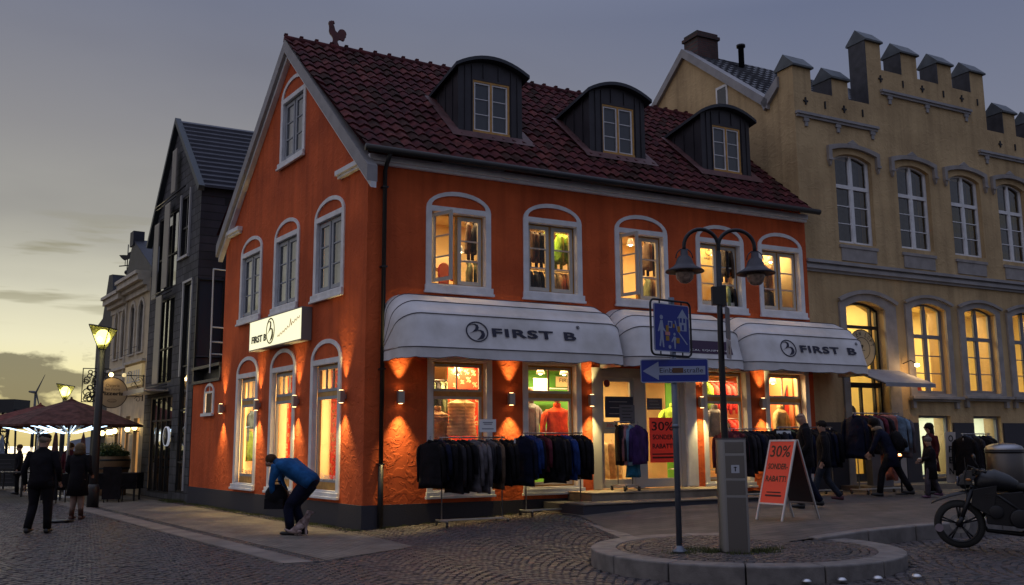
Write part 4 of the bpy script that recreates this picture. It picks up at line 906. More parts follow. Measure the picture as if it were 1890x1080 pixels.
b = MB(); frame_bars(b, -.02-.0, .0, 0, 1, 0, .1) if False else None
b.box(-.02, .0, 2.55, 3.05, 11.0, 11.75); gw_ = b.build('gable_window', mWH, yb); b = MB(); b.box(-.028, -.021, 2.62, 2.98, 11.08, 11.67); b.build('pane', mGR2, gw_)
# merlons: slate-hung cheeks and little saddle roofs
mCAP = mat('merlon_lead', (.085, .10, .115), .55, metal=.2, var=.3)
for i, (a, b2, z) in enumerate(mer):
    b = MB(); fl = (flo[i-1] if i else 10.9)
    b.hexa([(q(a)-.05, -.08, z), (q(b2)+.05, -.08, z), (q(b2)+.05, .63, z), (q(a)-.05, .63, z)], [(q(a)-.05, -.08, z+.05), (q(b2)+.05, -.08, z+.05), (q(b2)+.05, .63, z+.05), (q(a)-.05, .63, z+.05)])
    b.add([(q(a)-.05, -.08, z+.05), (q(b2)+.05, -.08, z+.05), (q(b2)+.05, .63, z+.05), (q(a)-.05, .63, z+.05), (q(a)-.05, .27, z+.40), (q(b2)+.05, .27, z+.40)], [(0, 1, 5, 4), (2, 3, 4, 5), (0, 4, 3), (1, 2, 5)])
    mc = b.build('merlon_cap', mCAP, yb)
    if i:
        b = MB(); b.box(q(a)-.03, q(a)-.001, -.02, .56, fl+.002, z); b.build('slate_cheek', mSL, mc)
# string courses, cornice bands, corbels, wall anchors
b = MB()
for x0, x1, z in ((11.62, 14.62, 10.02), (14.85, 18.62, 11.16), (18.85, 23.6, 9.98)):
    b.box(q(x0), q(x1), -.10, 0, z, z+.07); b.box(q(x0)+.02, q(x1)-.02, -.06, -.001, z-.07, z)
    for xc in ([x0+.35, (x0+x1)/2, x1-.2]): b.box(q(xc)-.09, q(xc)+.09, -.05, -.002, z-.17, z-.07); b.box(q(xc)-.05, q(xc)+.05, -.04, -.002, z-.30, z-.17)
for z0, z1, d in ((5.86, 5.93, .06), (5.93, 6.02, .12), (6.02, 6.08, .08), (6.08, 6.16, .16)): b.box(q(11.62), q(23.6), -d, 0, z0, z1-.001)
b.build('string_course', mGR, yb)
b = MB()
for xs_, z in (([12.0, 12.7, 13.4, 14.1], 10.42), ([14.9, 15.8, 16.6, 17.5, 18.3, 19.0], 11.55), ([19.9, 20.6, 21.3], 10.38)):
    for k, x in enumerate(xs_):
        b.box(q(x)-.02, q(x)+.02, -.03, 0, z-.10, z+.10)
        if k % 2 == 0: b.box(q(x)-.08, q(x)-.02, -.03, 0, z-.02, z+.02); b.box(q(x)+.02, q(x)+.08, -.03, 0, z-.02, z+.02)
b.build('wall_anchors', mDK, yb)
mYG = mat('aged_grey_trim', (.31, .285, .275), .75, var=.2, vscale=3, bump=.3)
for a, c_, z in UW:
    b = MB(); x0, x1 = q(a)-.27, q(c_)+.27; A_ = seg(x0, x1, 9.2, 9.30, .14); B_ = seg(x0+.12, x1-.12, 9.2, 9.20, .13)
    outer = [(x0, 8.9), (x0+.12, 8.9)]+[p for p in B_[2:]][::-1]+[(x1-.12, 8.9), (x1, 8.9)]+A_[2:]
    b.prism(outer, -.09, 0)
    xc = (x0+x1)/2; b.prism([(xc-.2, 9.46), (xc+.2, 9.46), (xc, 9.58)], -.05, 0)
    for xx in (x0+.06, x1-.06): b.box(xx-.08, xx+.08, -.11, -.0901, 8.9, 8.96); b.prism([(xx-.06, 8.9), (xx, 8.74), (xx+.06, 8.9)], -.08, 0)
    b.build('hood_mould', mYG, yb); b = MB(); b.box(q(a)+.04, q(c_)-.04, -.03, 0, 6.24, 6.58); b.box(q(a)-.02, q(c_)+.02, -.05, 0, 6.58, 6.66); b.build('window_apron', mYG, yb)
def ywin(a, c_, z0, zs, rise, lit, fm):
    x0, x1 = q(a), q(c_); b = MB(); yd = .12
    b.prism(seg(x0+.004, x1-.004, z0, zs, rise-.004), yd, yd+.08, holes=[seg(x0+.07, x1-.07, z0+.08, zs-.03, rise-.02)])
    xc = (x0+x1)/2; tz = z0+(zs-z0)*.68
    b.box(xc-.045, xc+.045, yd-.01, yd+.07, z0+.05, zs+rise-.03); b.box(x0+.05, x1-.05, yd-.012, yd+.068, tz-.05, tz+.05)
    for u, v_ in ((x0+.07, xc-.045), (xc+.045, x1-.07)):
        b.box(u, u+.035, yd+.005, yd+.06, z0+.08, zs); b.box(v_-.035, v_, yd+.005, yd+.06, z0+.08, zs)
        for t in (1/3, 2/3): zz = z0+.08+(tz-.05-z0-.08)*t; b.box(u+.035, v_-.035, yd+.01, yd+.05, zz-.013, zz+.013)
    w = b.build('window', fm, yb)
    g = MB(); g.add([(x0+.05, yd+.04, z0+.05), (x1-.05, yd+.04, z0+.05), (x1-.05, yd+.04, zs+.03), (xc, yd+.04, zs+rise-.01), (x0+.05, yd+.04, zs+.03)], [(0, 1, 2, 3, 4)]); g.build('pane', mGL if lit else mGR2, w, fix=False)
    if not lit:
        g = MB(); k = 20; l_ = [(x0+.02+(x1-x0-.04)*i/k, .42+.02*math.sin(i*1.7), z0+.02) for i in range(k+1)]
        g.add(l_+[(x, y, zs+.1) for x, y, z in l_], [(i, i+1, k+2+i, k+1+i) for i in range(k)]); g.build('curtain', mat('dim_curtain', (.12, .125, .15), .9, var=.2, vscale=9), w, fix=False)
    return w
for a, c_, z in UW: ywin(a, c_, z, 9.02, .16, False, mWH)
mBLF = mat('blue_grey_frame', (.17, .18, .22), .5)
for a, c_, z in LW:
    w = ywin(a, c_, z, 5.12, .16, True, mBLF)
    x0, x1 = q(a), q(c_); s_ = MB()
    s_.prism(seg(x0-.24, x1+.20, z-.1, 5.22, .20), -.06, 0, holes=[seg(x0+.001, x1-.001, z, 5.12, .159)])
    s_.prism(seg(x0-.28, x1+.28, 5.22, 5.26, .22)[1:]+[(x0-.28, 5.22)], -.10, -.0601, holes=()) if False else None
    A_ = seg(x0-.30, x1+.30, 5.2, 5.30, .21); B_ = seg(x0-.24, x1+.24, 5.2, 5.24, .19)
    s_.prism(A_[2:]+B_[2:][::-1], -.12, -.061)
    s_.build('surround', mYG, w)
    s_ = MB(); s_.box(x0-.34, x1+.34, -.20, -.0605, z-.16, z-.08); s_.box(x0-.28, x1+.28, -.12, -.0605, z-.22, z-.161)
    for xx in (x0-.18, x1+.18): s_.box(xx-.06, xx+.06, -.10, 0, z-.40, z-.221)
    s_.build('sill', mYG, w, bevel=.008)
# tall shopfront bay with the round window sign
x0, x1 = q(12.95), q(14.38)
b = MB(); b.prism(seg(x0-.22, x1+.42, .5, 5.12, .26), -.06, 0, holes=[seg(x0+.001, x1-.001, .55, 5.0, .199)]); A_ = seg(x0-.28, x1+.48, 5.1, 5.22, .27); B_ = seg(x0-.22, x1+.42, 5.1, 5.14, .25); b.prism(A_[2:]+B_[2:][::-1], -.12, -.061)
bay = b.build('shopfront_surround', mYG, yb)
b = MB(); b.prism(seg(x0+.004, x1-.004, .55, 5.0, .19), .2, .28, holes=[seg(x0+.07, x1-.07, .75, 4.96, .17)])
b.box(x0+.05, x1-.05, .19, .27, 4.50, 4.58); b.box(x0+.05, x1-.05, .19, .27, 2.95, 3.08); b.box(x1-.30, x1-.25, .19, .27, .6, 5.1); b.box(x0+.62, x0+.68, .19, .27, .6, 2.95)
b.build('shopfront_frame', mBK, bay)
b = MB(); b.add([(x0+.05, .24, .6), (x1-.05, .24, .6), (x1-.05, .24, 5.02), ((x0+x1)/2, .24, 5.17), (x0+.05, .24, 5.02)], [(0, 1, 2, 3, 4)]); b.build('pane', mGL, bay, fix=False)
r_ = empty('round_window_sign', FM @ T((13.70, .27, 3.98)), 'round pale shop sign with ring lettering behind the yellow building shopfront glass', 'sign')
b = MB(); k = 40; cir = lambda r: [(r*math.cos(2*math.pi*i/k), r*math.sin(2*math.pi*i/k)) for i in range(k)]
b.prism(cir(.50), 0, .012); b.build('sign_disc', mat('pale_sign_disc', (.38, .33, .22), .6), r_)
b = MB(); b.prism(cir(.50), -.004, -.001, holes=[cir(.475)]); b.prism(cir(.29), -.004, -.001, holes=[cir(.275)]); b.prism([(0, -.02), (-.05, .06), (-.03, .10), (0, .08), (.03, .10), (.05, .06)], -.004, -.001); b.box(-.1, .1, -.004, -.001, -.06, -.045); b.build('sign_ring', ml_bk, r_)
for i, ch in enumerate('GREEN LOFT'):
    if ch == ' ': continue
    an = R(75-150*i/9); textfit(ch, .065, .11, Matrix.Rotation(-R(-75+150*i/9)*-1, 4, 'Y') @ T((0, -.004, .385)), ml_bk, r_, ext=.0015)
# plinth, basement window frames
segs = [(11.62, 12.72)]+[(14.85, 15.40)]+[(16.77, 17.61), (18.88, 19.81), (21.05, 21.95), (23.15, 23.6)]
for a, c_ in segs: b = MB(); b.box(q(a), q(c_), -.04, 0, 0, 2.05); b.build('plinth', mPL, yb)
for a, c_ in BW:
    b = MB(); b.box(q(a)-.05, q(c_)+.05, -.04, 0, 0, .58); b.build('plinth', mPL, yb)
    b = MB(); frame_bars(b, q(a)+.002, q(c_)-.002, .622, 2.238, .12, .06, d=.08); w = b.build('basement_window', mBLF, yb); b = MB(); pane(b, q(a)+.05, q(c_)-.05, .68, 2.2, .16); b.build('pane', mGL, w, fix=False)
b = MB(); b.box(q(12.4), q(23.6), -1.0, -.05, -.2, .50); b.build('entrance_step', mSTEP, yb)
# rooms
mYR = mat('yellow_room', (.72, .60, .28), .8, var=.06); mWR = mat('white_room', (.75, .80, .72), .8)
b = MB()
def rm(x0, x1, z0, z1, y0, y1):
    for f in ([(x0, y0, z0), (x1, y0, z0), (x1, y1, z0), (x0, y1, z0)], [(x0, y0, z1), (x1, y0, z1), (x1, y1, z1), (x0, y1, z1)], [(x0, y1, z0), (x1, y1, z0), (x1, y1, z1), (x0, y1, z1)], [(x0, y0, z0), (x0, y1, z0), (x0, y1, z1), (x0, y0, z1)], [(x1, y0, z0), (x1, y1, z0), (x1, y1, z1), (x1, y0, z1)]): b.add(f, [(0, 1, 2, 3)])
rm(q(14.9), q(23.4), 2.5, 5.6, .551, 3.0); rm(q(12.0), q(14.89), .5, 5.6, .551, 3.2)
b.build('yellow_room', mYR, yb, fix=False)
b = MB(); rm(q(15.2), q(23.4), .55, 2.48, .551, 2.0); b.build('basement_room', mWR, yb, fix=False)
YW = (1, .74, .34)
for x in (16.0, 18.1, 20.2): light('room_light', 'AREA', (q(x), 1.4, 5.5), 80, YW, (1.4, 1), yb, (0, 0, 0))
light('room_light', 'AREA', (q(13.6), 1.6, 5.5), 70, YW, (1.2, 1), yb, (0, 0, 0)); light('room_light', 'POINT', (q(13.3), 1.4, 2.6), 30, YW, .2, yb)
for x in (16.0, 18.2, 20.4): light('room_light', 'AREA', (q(x), 1.1, 2.4), 24, (1, .95, .68), (1, .6), yb, (0, 0, 0))
# small things in those windows
def ceiling_spot(x, o, z, l):
    r_ = empty('ceiling_spot', FM @ T((x, o, z)), l, 'lamp'); b = MB(); b.ball((0, 0, 0), .05, 10); b.build('bulb', mat('spot_bulb', (1, .9, .7), .5, emit=(1, .72, .32), es=22), r_); b = MB(); b.tube([(0, 0, .05), (0, .05, .25)], .03, 8); b.build('spot_body', mST, r_)
ceiling_spot(15.62, .8, 4.98, 'bright ceiling spot in the leftmost lower window of the yellow building'); ceiling_spot(16.12, 1.4, 5.0, 'fainter ceiling spot in the same lower window, right of the bright one'); ceiling_spot(13.3, .9, 4.62, 'ceiling spot behind the yellow building shopfront')
for i, (x, c_, l) in enumerate([(15.6, cPNK, 'pink shirt hanging in the leftmost lower window of the yellow building'), (17.85, cCRE, 'cream shirt hanging in the second lower window of the yellow building'), (18.25, cSGE, 'grey-green shirt in the second lower window of the yellow building'), (20.0, cBLK, 'black shirt in the third lower window of the yellow building')]):
    garment(80+i, c_, FM @ T((x, 1.1, 3.75)) @ RZ(-.9), l, None, 'shirt', L_=.6)
for i, (x, l) in enumerate([(16.25, 'red handbag on the sill of the leftmost lower window of the yellow building'), (15.75, 'red handbag at the left of the leftmost lower window of the yellow building')]):
    r_ = empty('handbag', FM @ T((x, .75, 2.9)), l, 'bag'); b = MB(); b.hexa([(-.17, -.06, 0), (.17, -.06, 0), (.17, .06, 0), (-.17, .06, 0)], [(-.13, -.03, .25), (.13, -.03, .25), (.13, .03, .25), (-.13, .03, .25)]); b.build('bag_body', mat('red_leather', (.45, .04, .03), .5), r_, bevel=.02); b = MB(); b.tube([(.09*math.cos(a), 0, .24+.12*math.sin(a)) for a in [math.pi*j/8 for j in range(9)]], .008, 5); b.build('bag_handle', mat('red_leather'), r_)
bustform(FM @ T((18.05, .95, .62)) @ Matrix.Scale(1.0, 4), cCRE, 'cream dress on a form in the second basement window', 'mannequin', quilt=False, W_=.2, T_=.12, L_=.6)
garment(90, cBLK, FM @ T((18.3, .9, 2.1)) @ RZ(-.8), 'dark jacket hanging in the second basement window', None, 'jacket')
for i in range(4): garment(91+i % 2, [cTAN, cBRN, cSGE, cTAN][i], FM @ T((15.62+.14*i, 1.0, 2.15)) @ RZ(-1), ['tan', 'brown', 'grey-green', 'light tan'][i]+' blouse hanging in the first basement window', None, 'blouse', L_=.8, W_=.14, sleeves=False)
garment(96, cBRN, FM @ T((13.75, .9, 2.62)) @ RZ(-1.3), 'brown coat hanging behind the yellow building shopfront', None, 'coat', L_=.9)
b = MB()
for z in (1.9, 2.15, 2.4, 2.7): b.box(-.35, .25, -.12, .12, z, z+.02)
b.box(-.35, -.32, -.1, .1, 1.0, 2.8); b.box(.22, .25, -.1, .1, 1.0, 2.8); window_item('shop_shelf', b, mWH, FM @ T((13.35, 1.3, 0)), 'pale shelf unit behind the yellow building shopfront', 'shelf')
# small shop canopy and its bright outside spotlight
r_ = empty('door_canopy', FM @ T((13.0, .1, 3.0)), 'small grey sloping canopy over the yellow building shopfront', 'awning')
b = MB(); b.add([(-.05, -.02, .42), (1.75, -.02, .42), (1.75, -1.15, 0), (-.05, -1.15, 0), (-.05, -.02, .39), (1.75, -.02, .39), (1.75, -1.15, -.03), (-.05, -1.15, -.03)], [(0, 1, 2, 3), (4, 5, 6, 7), (0, 3, 7, 4), (1, 2, 6, 5), (2, 3, 7, 6), (0, 1, 5, 4)])
b.box(-.05, 1.75, -1.16, -1.151, -.10, -.0); b.build('canopy_cloth', mat('grey_canopy', (.26, .26, .29), .8, var=.2), r_, fix=False)
b = MB(); b.tube([(0, -1.12, -.03), (0, -.02, .36)], .015, 6); b.tube([(1.7, -1.12, -.03), (1.7, -.02, .36)], .015, 6); b.tube([(-.05, -1.13, -.03), (1.75, -1.13, -.03)], .02, 6); b.build('canopy_frame', mDK, r_)
r_ = empty('wall_spotlight', FM @ T((14.95, .06, 3.55)), 'glaring little spotlight on a bracket beside the yellow building shopfront', 'wall lamp')
b = MB(); b.tube([(0, 0, .05), (0, -.25, .12), (0, -.42, .02)], .012, 6); b.build('bracket', mDK, r_); b = MB(); b.ball((0, -.44, -.02), .058, 12, (1.2, 1, .8)); b.build('bulb', mat('spot_glare', (1, .9, .7), .5, emit=(1, .70, .32), es=30), r_)
light('wall_spot_beam', 'POINT', (0, -.52, -.10), 12, (1, .58, .22), .05, r_)
# ------------------------------------------------------------------ street furniture
def ring_poly(r, n=48, c=(0, 0)): return [(c[0]+r*math.cos(2*math.pi*i/n), c[1]+r*math.sin(2*math.pi*i/n)) for i in range(n)]
mBLU = mat('traffic_blue', (.006, .02, .22), .45); mSGNW = mat('sign_white', (.26, .30, .44), .5); mPOLE = mat('galvanised_pole', (.16, .18, .22), .45, metal=.6, var=.2)
SY = 12.243; SXc = 2.125
sp_ = empty('traffic_sign', T((SXc-.03, SY, .22)), 'signpost with a blue play-street sign above a blue one-way arrow sign', 'traffic sign')
b = MB(); b.tube([(0, .05, 0), (0, .05, 3.25)], .038, 12); b.lathe([(.10, 0), (.10, .02), (.05, .05), (.045, .08)], (0, .05, 0), 14); b.tube([(0, .05, 1.55), (0, .05, 1.6)], .045, 12); b.build('post', mPOLE, sp_)
# arrow sign
MA = T((.0, 0, 2.285)) @ RZ(R(-6))
def rr(w_, h_, r, n=5):
    p = []
    for cx, cz, a0 in ((w_/2-r, h_/2-r, 0), (-w_/2+r, h_/2-r, 90), (-w_/2+r, -h_/2+r, 180), (w_/2-r, -h_/2+r, 270)):
        for i in range(n+1): a = R(a0+90*i/n); p.append((cx+r*math.cos(a), cz+r*math.sin(a)))
    return p
b = MB(); b.prism(rr(.87, .305, .03), -.012, 0); b.box(-.38, .38, 0, .012, .02, .05); b.box(-.38, .38, 0, .012, -.06, -.03); b.box(-.05, .05, .012, .1, -.06, .06); ar = b.build('arrow_sign', mBLU, sp_, MA)
b = MB(); b.prism(rr(.87, .305, .03), -.0135, -.0125, holes=[rr(.845, .28, .02)]); b.build('sign_border', mSGNW, ar, MA)
b = MB(); b.prism([(-.405, 0), (-.20, .12), (-.20, .055), (.395, .055), (.395, -.055), (-.20, -.055), (-.20, -.12)], -.0145, -.013); b.build('white_arrow', mSGNW, ar, MA)
textfit('Einb', .165, .062, MA @ T((-.105, -.0155, .005)), ml_bk, ar, ext=.0008); textfit('straße', .245, .062, MA @ T((.245, -.0155, .003)), ml_bk, ar, ext=.0008)
b = MB(); b.box(-.025, .115, -.0175, -.0150, -.03, .035); b.build('sticker', mat('brown_sticker', (.10, .045, .02), .6), ar, MA)
# play-street sign, turned
MP = T((-.02, -.01, 2.84)) @ RZ(R(36)) @ Matrix.Rotation(R(0), 4, 'Y')
PW, PH = .64, .62
b = MB(); b.prism(rr(PW, PH, .03), -.010, 0); pss = b.build('play_street_sign', mBLU, sp_, MP)
b = MB(); lp = rr(PW+.09, PH+.10, .07, 6); b.tube([(a, .006, c_) for a, c_ in lp]+[(lp[0][0], .006, lp[0][1])], .014, 8, False); b.tube([(-.2, .006, PH/2), (-.2, .006, PH/2+.05)], .01, 6); b.tube([(.2, .006, PH/2), (.2, .006, PH/2+.05)], .01, 6); b.tube([(-.2, .006, -PH/2), (-.2, .006, -PH/2-.05)], .01, 6); b.tube([(.2, .006, -PH/2), (.2, .006, -PH/2-.05)], .01, 6); b.build('sign_hoop', mDK, pss, MP)
b = MB(); W3 = lambda mb, pts: mb.prism(pts, -.0125, -.0108)
b.prism(rr(PW, PH, .03), -.0122, -.0108, holes=[rr(PW-.02, PH-.02, .022)])
def circ(mb, x, z, r, n=12): W3(mb, [(x+r*math.cos(2*math.pi*i/n), z+r*math.sin(2*math.pi*i/n)) for i in range(n)])
circ(b, -.19, .13, .03); W3(b, [(-.21, .09), (-.17, .09), (-.155, .0), (-.11, -.05), (-.12, -.065), (-.165, -.035), (-.16, -.13), (-.15, -.26), (-.175, -.26), (-.19, -.15), (-.215, -.25), (-.24, -.24), (-.215, -.12), (-.215, -.03), (-.245, -.06), (-.26, -.05), (-.23, .03)])
circ(b, .04, -.08, .02); W3(b, [(.025, -.11), (.055, -.11), (.10, -.165), (.085, -.18), (.06, -.15), (.06, -.2), (.055, -.27), (.035, -.27), (.03, -.21), (.02, -.15), (-.005, -.19), (-.02, -.175)])
circ(b, -.05, -.25, .025)
b.prism([(.10, .14), (.12, .16), (.20, .26), (.28, .16), (.30, .14), (.285, .13), (.27, .15), (.27, -.03), (.13, -.03), (.13, .15), (.115, .13)], -.0125, -.0108, holes=[[(.145, .08), (.185, .08), (.185, .14), (.145, .14)], [(.21, .08), (.25, .08), (.25, .14), (.21, .14)], [(.18, -.02), (.22, -.02), (.22, .05), (.18, .05)]])
b.tube([(.06, .08, 0)]*1+[(.06, .08, 0)], .001, 4) if False else None
W3(b, [(.05, .10), (.065, .10), (.10, -.02), (.28, -.20), (.265, -.21), (.085, -.03)])
b.prism([(-.08, .00), (.0, .00), (.01, .09), (-.07, .09)], -.0125, -.0108, holes=[[(-.065, .015), (-.015, .015), (-.01, .075), (-.06, .075)]])
b.build('pictogram', mSGNW, pss, MP)
b = MB()
for x, z, w_, h_ in ((-.09, -.03, .05, .12), (.03, .03, .03, .05), (.12, -.01, .05, .08), (.10, -.16, .06, .07), (-.09, -.14, .06, .06)): b.box(x-w_/2, x+w_/2, -.0145, -.0128, z-h_/2, z+h_/2)
b.build('stickers', mat('ochre_sticker', (.30, .17, .02), .6), pss, MP)
b = MB(); b.box(-.13, -.045, -.016, -.0148, -.10, -.055); b.build('pink_sticker', mat('pink_sticker', (.5, .22, .22), .6), pss, MP)
# steel ticket pillar with rounded left edge
pi_ = empty('ticket_pillar', T((2.80, 12.32, .22)) @ RZ(R(-14)), 'stainless steel service pillar with a rounded edge beside the lamp post', 'pillar')
def dsec(z0, z1, mb, ex=0): 
    pts = [(.19+ex, -.14-ex), (.19+ex, .14+ex), (-.09, .14+ex)]+[(-.09-(.10+ex)*math.sin(a), (.14+ex)*math.cos(a)) for a in [math.pi*i/12 for i in range(1, 12)]]+[(-.09, -.14-ex)]
    mb.hexa([(x, y, z0) for x, y in pts], [(x, y, z1) for x, y in pts])
b = MB(); dsec(0, 1.40, b); b.build('body', mST, pi_, bevel=.006)
b = MB(); dsec(1.402, 1.42, b, .005); b.build('top_cap', mat('dark_steel', (.10, .10, .11), .4, metal=.8), pi_)
b = MB(); b.box(-.07, .165, -.150, -.1405, .92, 1.20); b.box(-.07, .165, -.147, -.1405, .0, .68); b.box(-.07, .165, -.147, -.1405, .71, .89); b.box(-.07, .165, -.147, -.1405, 1.23, 1.37); b.build('door_panel', mat('dull_steel', (.16, .15, .15), .35, metal=.85), pi_, bevel=.003)
b = MB(); b.box(.0, .10, -.154, -.151, .98, 1.08); b.build('pictogram_plate', mat('plate_white', (.40, .42, .48), .5), pi_); b = MB(); b.box(.043, .057, -.1555, -.1545, 1.0, 1.06); b.box(.03, .07, -.1555, -.1545, 1.045, 1.055); b.build('plate_symbol', mBK, pi_)
# twin-arm lamp post
lp_ = empty('street_lamp', T((2.93, 13.22, .20)), 'dark twin-arm street lamp with two bell shades in front of the shop', 'street lamp')
b = MB(); b.tube([(0, 0, 0), (0, 0, 1.2), (0, 0, 2.9), (0.02, 0, 4.08)], [.055, .05, .042, .036], 12); b.lathe([(.10, 0), (.10, .03), (.065, .10), (.06, .5), (.05, .52)], n=16); b.build('post', mDK, lp_)
for s_, Lx, dy in ((-1, .50, -.05), (1, .53, .05)):
    b = MB(); r_ = .27; zt = 4.14
    pts = [(0.02, 0, zt-.25), (.02, 0, zt-.08)]+[(.02+s_*(Lx/2-Lx/2*math.cos(a)), dy*math.sin(a/2), zt+.25*math.sin(a)) for a in [math.pi*i/14 for i in range(0, 15)]]+[(.02+s_*Lx, dy, zt-.09)]
    b.tube(pts, .028, 10); b.build('arm', mDK, lp_)
    hx, hz = .02+s_*Lx, zt-.35+(0 if s_ < 0 else -.02)
    b = MB(); b.lathe([(.001, .30), (.05, .30), (.055, .22), (.10, .18), (.13, .10), (.16, .06), (.27, .0), (.275, -.02), (.25, -.02), (.12, .03), (.001, .04)], (hx, dy, hz), 24); b.tube([(hx+.12*math.cos(a), dy, hz+.18+.14*math.sin(a)) for a in [math.pi*i/8 for i in range(9)]], .008, 6)
    hd = b.build('lamp_shade', mat('lamp_shade_grey', (.04, .036, .045), .45, metal=.4), lp_)
    b = MB(); b.lathe([(.13, -.01), (.13, -.05), (.115, -.12), (.07, -.17), (.02, -.185)], (hx, dy, hz), 20); b.build('glass_bowl', mat('unlit_bowl', (.42, .30, .24), .15, var=.4, vscale=20), hd)
b = MB(); b.box(-.10, .03, -.05, .05, 3.30, 3.56); b.box(.035, .10, -.03, .09, 3.28, 3.58); b.build('control_box', mBK, lp_)
MS = T((.10, -.02, 0)) @ RZ(R(66))
b = MB(); b.prism([(a, c_+3.04) for a, c_ in rr(.30, .46, .04)], -.008, 0); pp = b.build('parking_sign', mat('sign_back_grey', (.12, .12, .15), .5, metal=.4), lp_, MS)
b = MB(); b.prism([(a, c_+2.67) for a, c_ in rr(.30, .26, .02)], -.008, 0); pq = b.build('supplement_plate', mat('plate_pale', (.28, .27, .30), .5), lp_, MS); b = MB(); b.prism([(-.03, 2.60), (.03, 2.60), (.03, 2.68), (.06, 2.68), (0, 2.76), (-.06, 2.68), (-.03, 2.68)], -.0095, -.0082); b.build('plate_symbol', mDK, pq, MS)
# A-board
ab = empty('a_board', T((4.55, 16.07, zpave(5.6)+.012)) @ RZ(R(-57)), 'folding pavement board with a red 30% SONDER RABATT poster', 'sign board')
tl = R(11.5); H_ = 1.30; hw = .27
MF = T((0, -.45, 0)) @ Matrix.Rotation(-math.atan2(.43, H_), 4, 'X'); MBk = T((0, .45, 0)) @ Matrix.Rotation(math.atan2(.43, H_), 4, 'X')
L2 = math.hypot(H_, .43)
for Mx, nm in ((MF, 'front_frame'), (MBk, 'rear_frame')):
    b = MB()
    for s_ in (-1, 1): b.box(s_*hw-.015, s_*hw+.015, -.014, .014, 0, L2)
    b.box(-hw+.015, hw-.015, -.014, .014, L2-.03, L2); b.box(-hw+.015, hw-.015, -.014, .014, .26, .29); fo = b.build(nm, mAL, ab, Mx, bevel=.003)
    b = MB(); b.box(-hw+.014, hw-.014, -.006, .006, .285, L2-.028)
    if nm == 'front_frame':
        po = b.build('poster', mat('board_poster_red_glow', (.80, .07, .03), .5, emit=(.8, .06, .03), es=.05), fo, Mx)  # slight glow built into the poster's red to lift it
        for s2, w_, h_, z in (('30%', .42, .20, 1.17), ('SONDER-', .42, .10, .91), ('RABATT!', .43, .10, .70)): textfit(s2, w_, h_, Mx @ T((0, -.0085, z)), mat('olive_black_print', (.05, .03, .01), .6), po, ext=.001, bold=.003)
        b = MB(); b.box(-.17, .17, -.0095, -.0065, .40, .43); b.box(-.15, .15, -.0095, -.0065, .46, .48); b.build('small_print', mDR, po, Mx)
    else: b.build('rear_panel', mat('board_back', (.03, .03, .035), .6), fo, Mx)
# steel bin and OPEN banner
bn = empty('steel_bin', T((10.30, 20.1, zpave(8)+.012)), 'round brushed steel bin with domed lid behind the motorcycle', 'bin')
b = MB(); b.lathe([(.34, 0), (.36, .02), (.36, 1.0), (.35, 1.02)], n=36); b.build('bin_body', mat('bin_steel', (.13, .12, .12), .38, metal=.9), bn); b = MB(); b.lathe([(.37, 1.02), (.375, 1.06), (.34, 1.12), (.22, 1.17), (.001, 1.19)], n=36); b.build('bin_lid', mST, bn); b = MB(); b.lathe([(.38, .98), (.38, 1.02), (.36, 1.03)], n=36); b.build('bin_rim', mDK, bn)
of = empty('open_sign', T((11.38, 25.0, zpave(14)+.012)) @ RZ(R(14)), 'tall narrow white sign with OPEN written downwards beside the basement window', 'sign')
b = MB(); b.box(-.15, .15, -.012, .012, .12, 1.42); b.build('sign_panel', mat('open_white', (.40, .36, .34), .6), of, Matrix.Rotation(R(3), 4, 'Y')); b = MB(); b.box(-.18, .18, -.14, .14, 0, .04); b.tube([(-.1, 0, .03), (-.1, 0, .2)], .01, 6); b.tube([(.1, 0, .03), (.1, 0, .2)], .01, 6); b.build('foot', mDK, of)
for i, ch in enumerate('OPEN'): textfit(ch, .14, .17, Matrix.Rotation(R(3), 4, 'Y') @ T((0, -.015, 1.25-.28*i)), ml_bk, of, ext=.002, bold=.004)
# road studs
for i, (x, y) in enumerate([(3.22, 10.76), (3.62, 10.80), (4.04, 10.86), (4.50, 10.93)]):
    r_ = empty('road_stud', T((x, y, ground_z(x, y)+.03)), ['leftmost', 'second', 'third', 'rightmost'][i]+' of the four metal studs in the cobbles before the kerb', 'road stud', 'road studs'); b = MB(); b.lathe([(.055, 0), (.055, .01), (.035, .03), (.001, .036)], n=18); b.build('stud_cap', mAL, r_)
# manhole rings
b = MB(); b.lathe([(.001, 0), (.30, 0), (.30, .012), (.001, .012)], n=30); window_item('manhole_cover', b, mDK, T((-9.6, 20.45, .03)), 'round iron manhole cover behind the walking man', 'manhole cover')
# ------------------------------------------------------------------ people
def ell(c, ax, ay, tdir, n=16, ph=0, amp=0):
    """ring round c, across ax (x) and depth ay, perpendicular to tdir"""
    t = Vector(tdir).normalized(); u = Vector((1, 0, 0)); w = t.cross(u).normalized(); u = w.cross(t).normalized()
    return [Vector(c)+u*ax*math.cos(a)*(1+amp*math.sin(5*a+ph))+w*ay*math.sin(a)*(1+amp*math.sin(4*a+ph)) for a in [2*math.pi*j/n for j in range(n)]]
STAND = dict(pel=(0, 0, .93), chest=(0, 0, 1.28), neck=(0, -.01, 1.47), head=(0, .02, 1.62),
             shl=(-.19, 0, 1.40), shr=(.19, 0, 1.40), ell=(-.25, -.03, 1.12), elr=(.25, -.03, 1.12), wrl=(-.26, .05, .87), wrr=(.26, .05, .87),
             hil=(-.09, 0, .90), hir=(.09, 0, .90), knl=(-.10, .03, .49), knr=(.10, .03, .49), anl=(-.11, 0, .08), anr=(.11, 0, .08), face=(0, 1, 0), yl=0, yr=0)
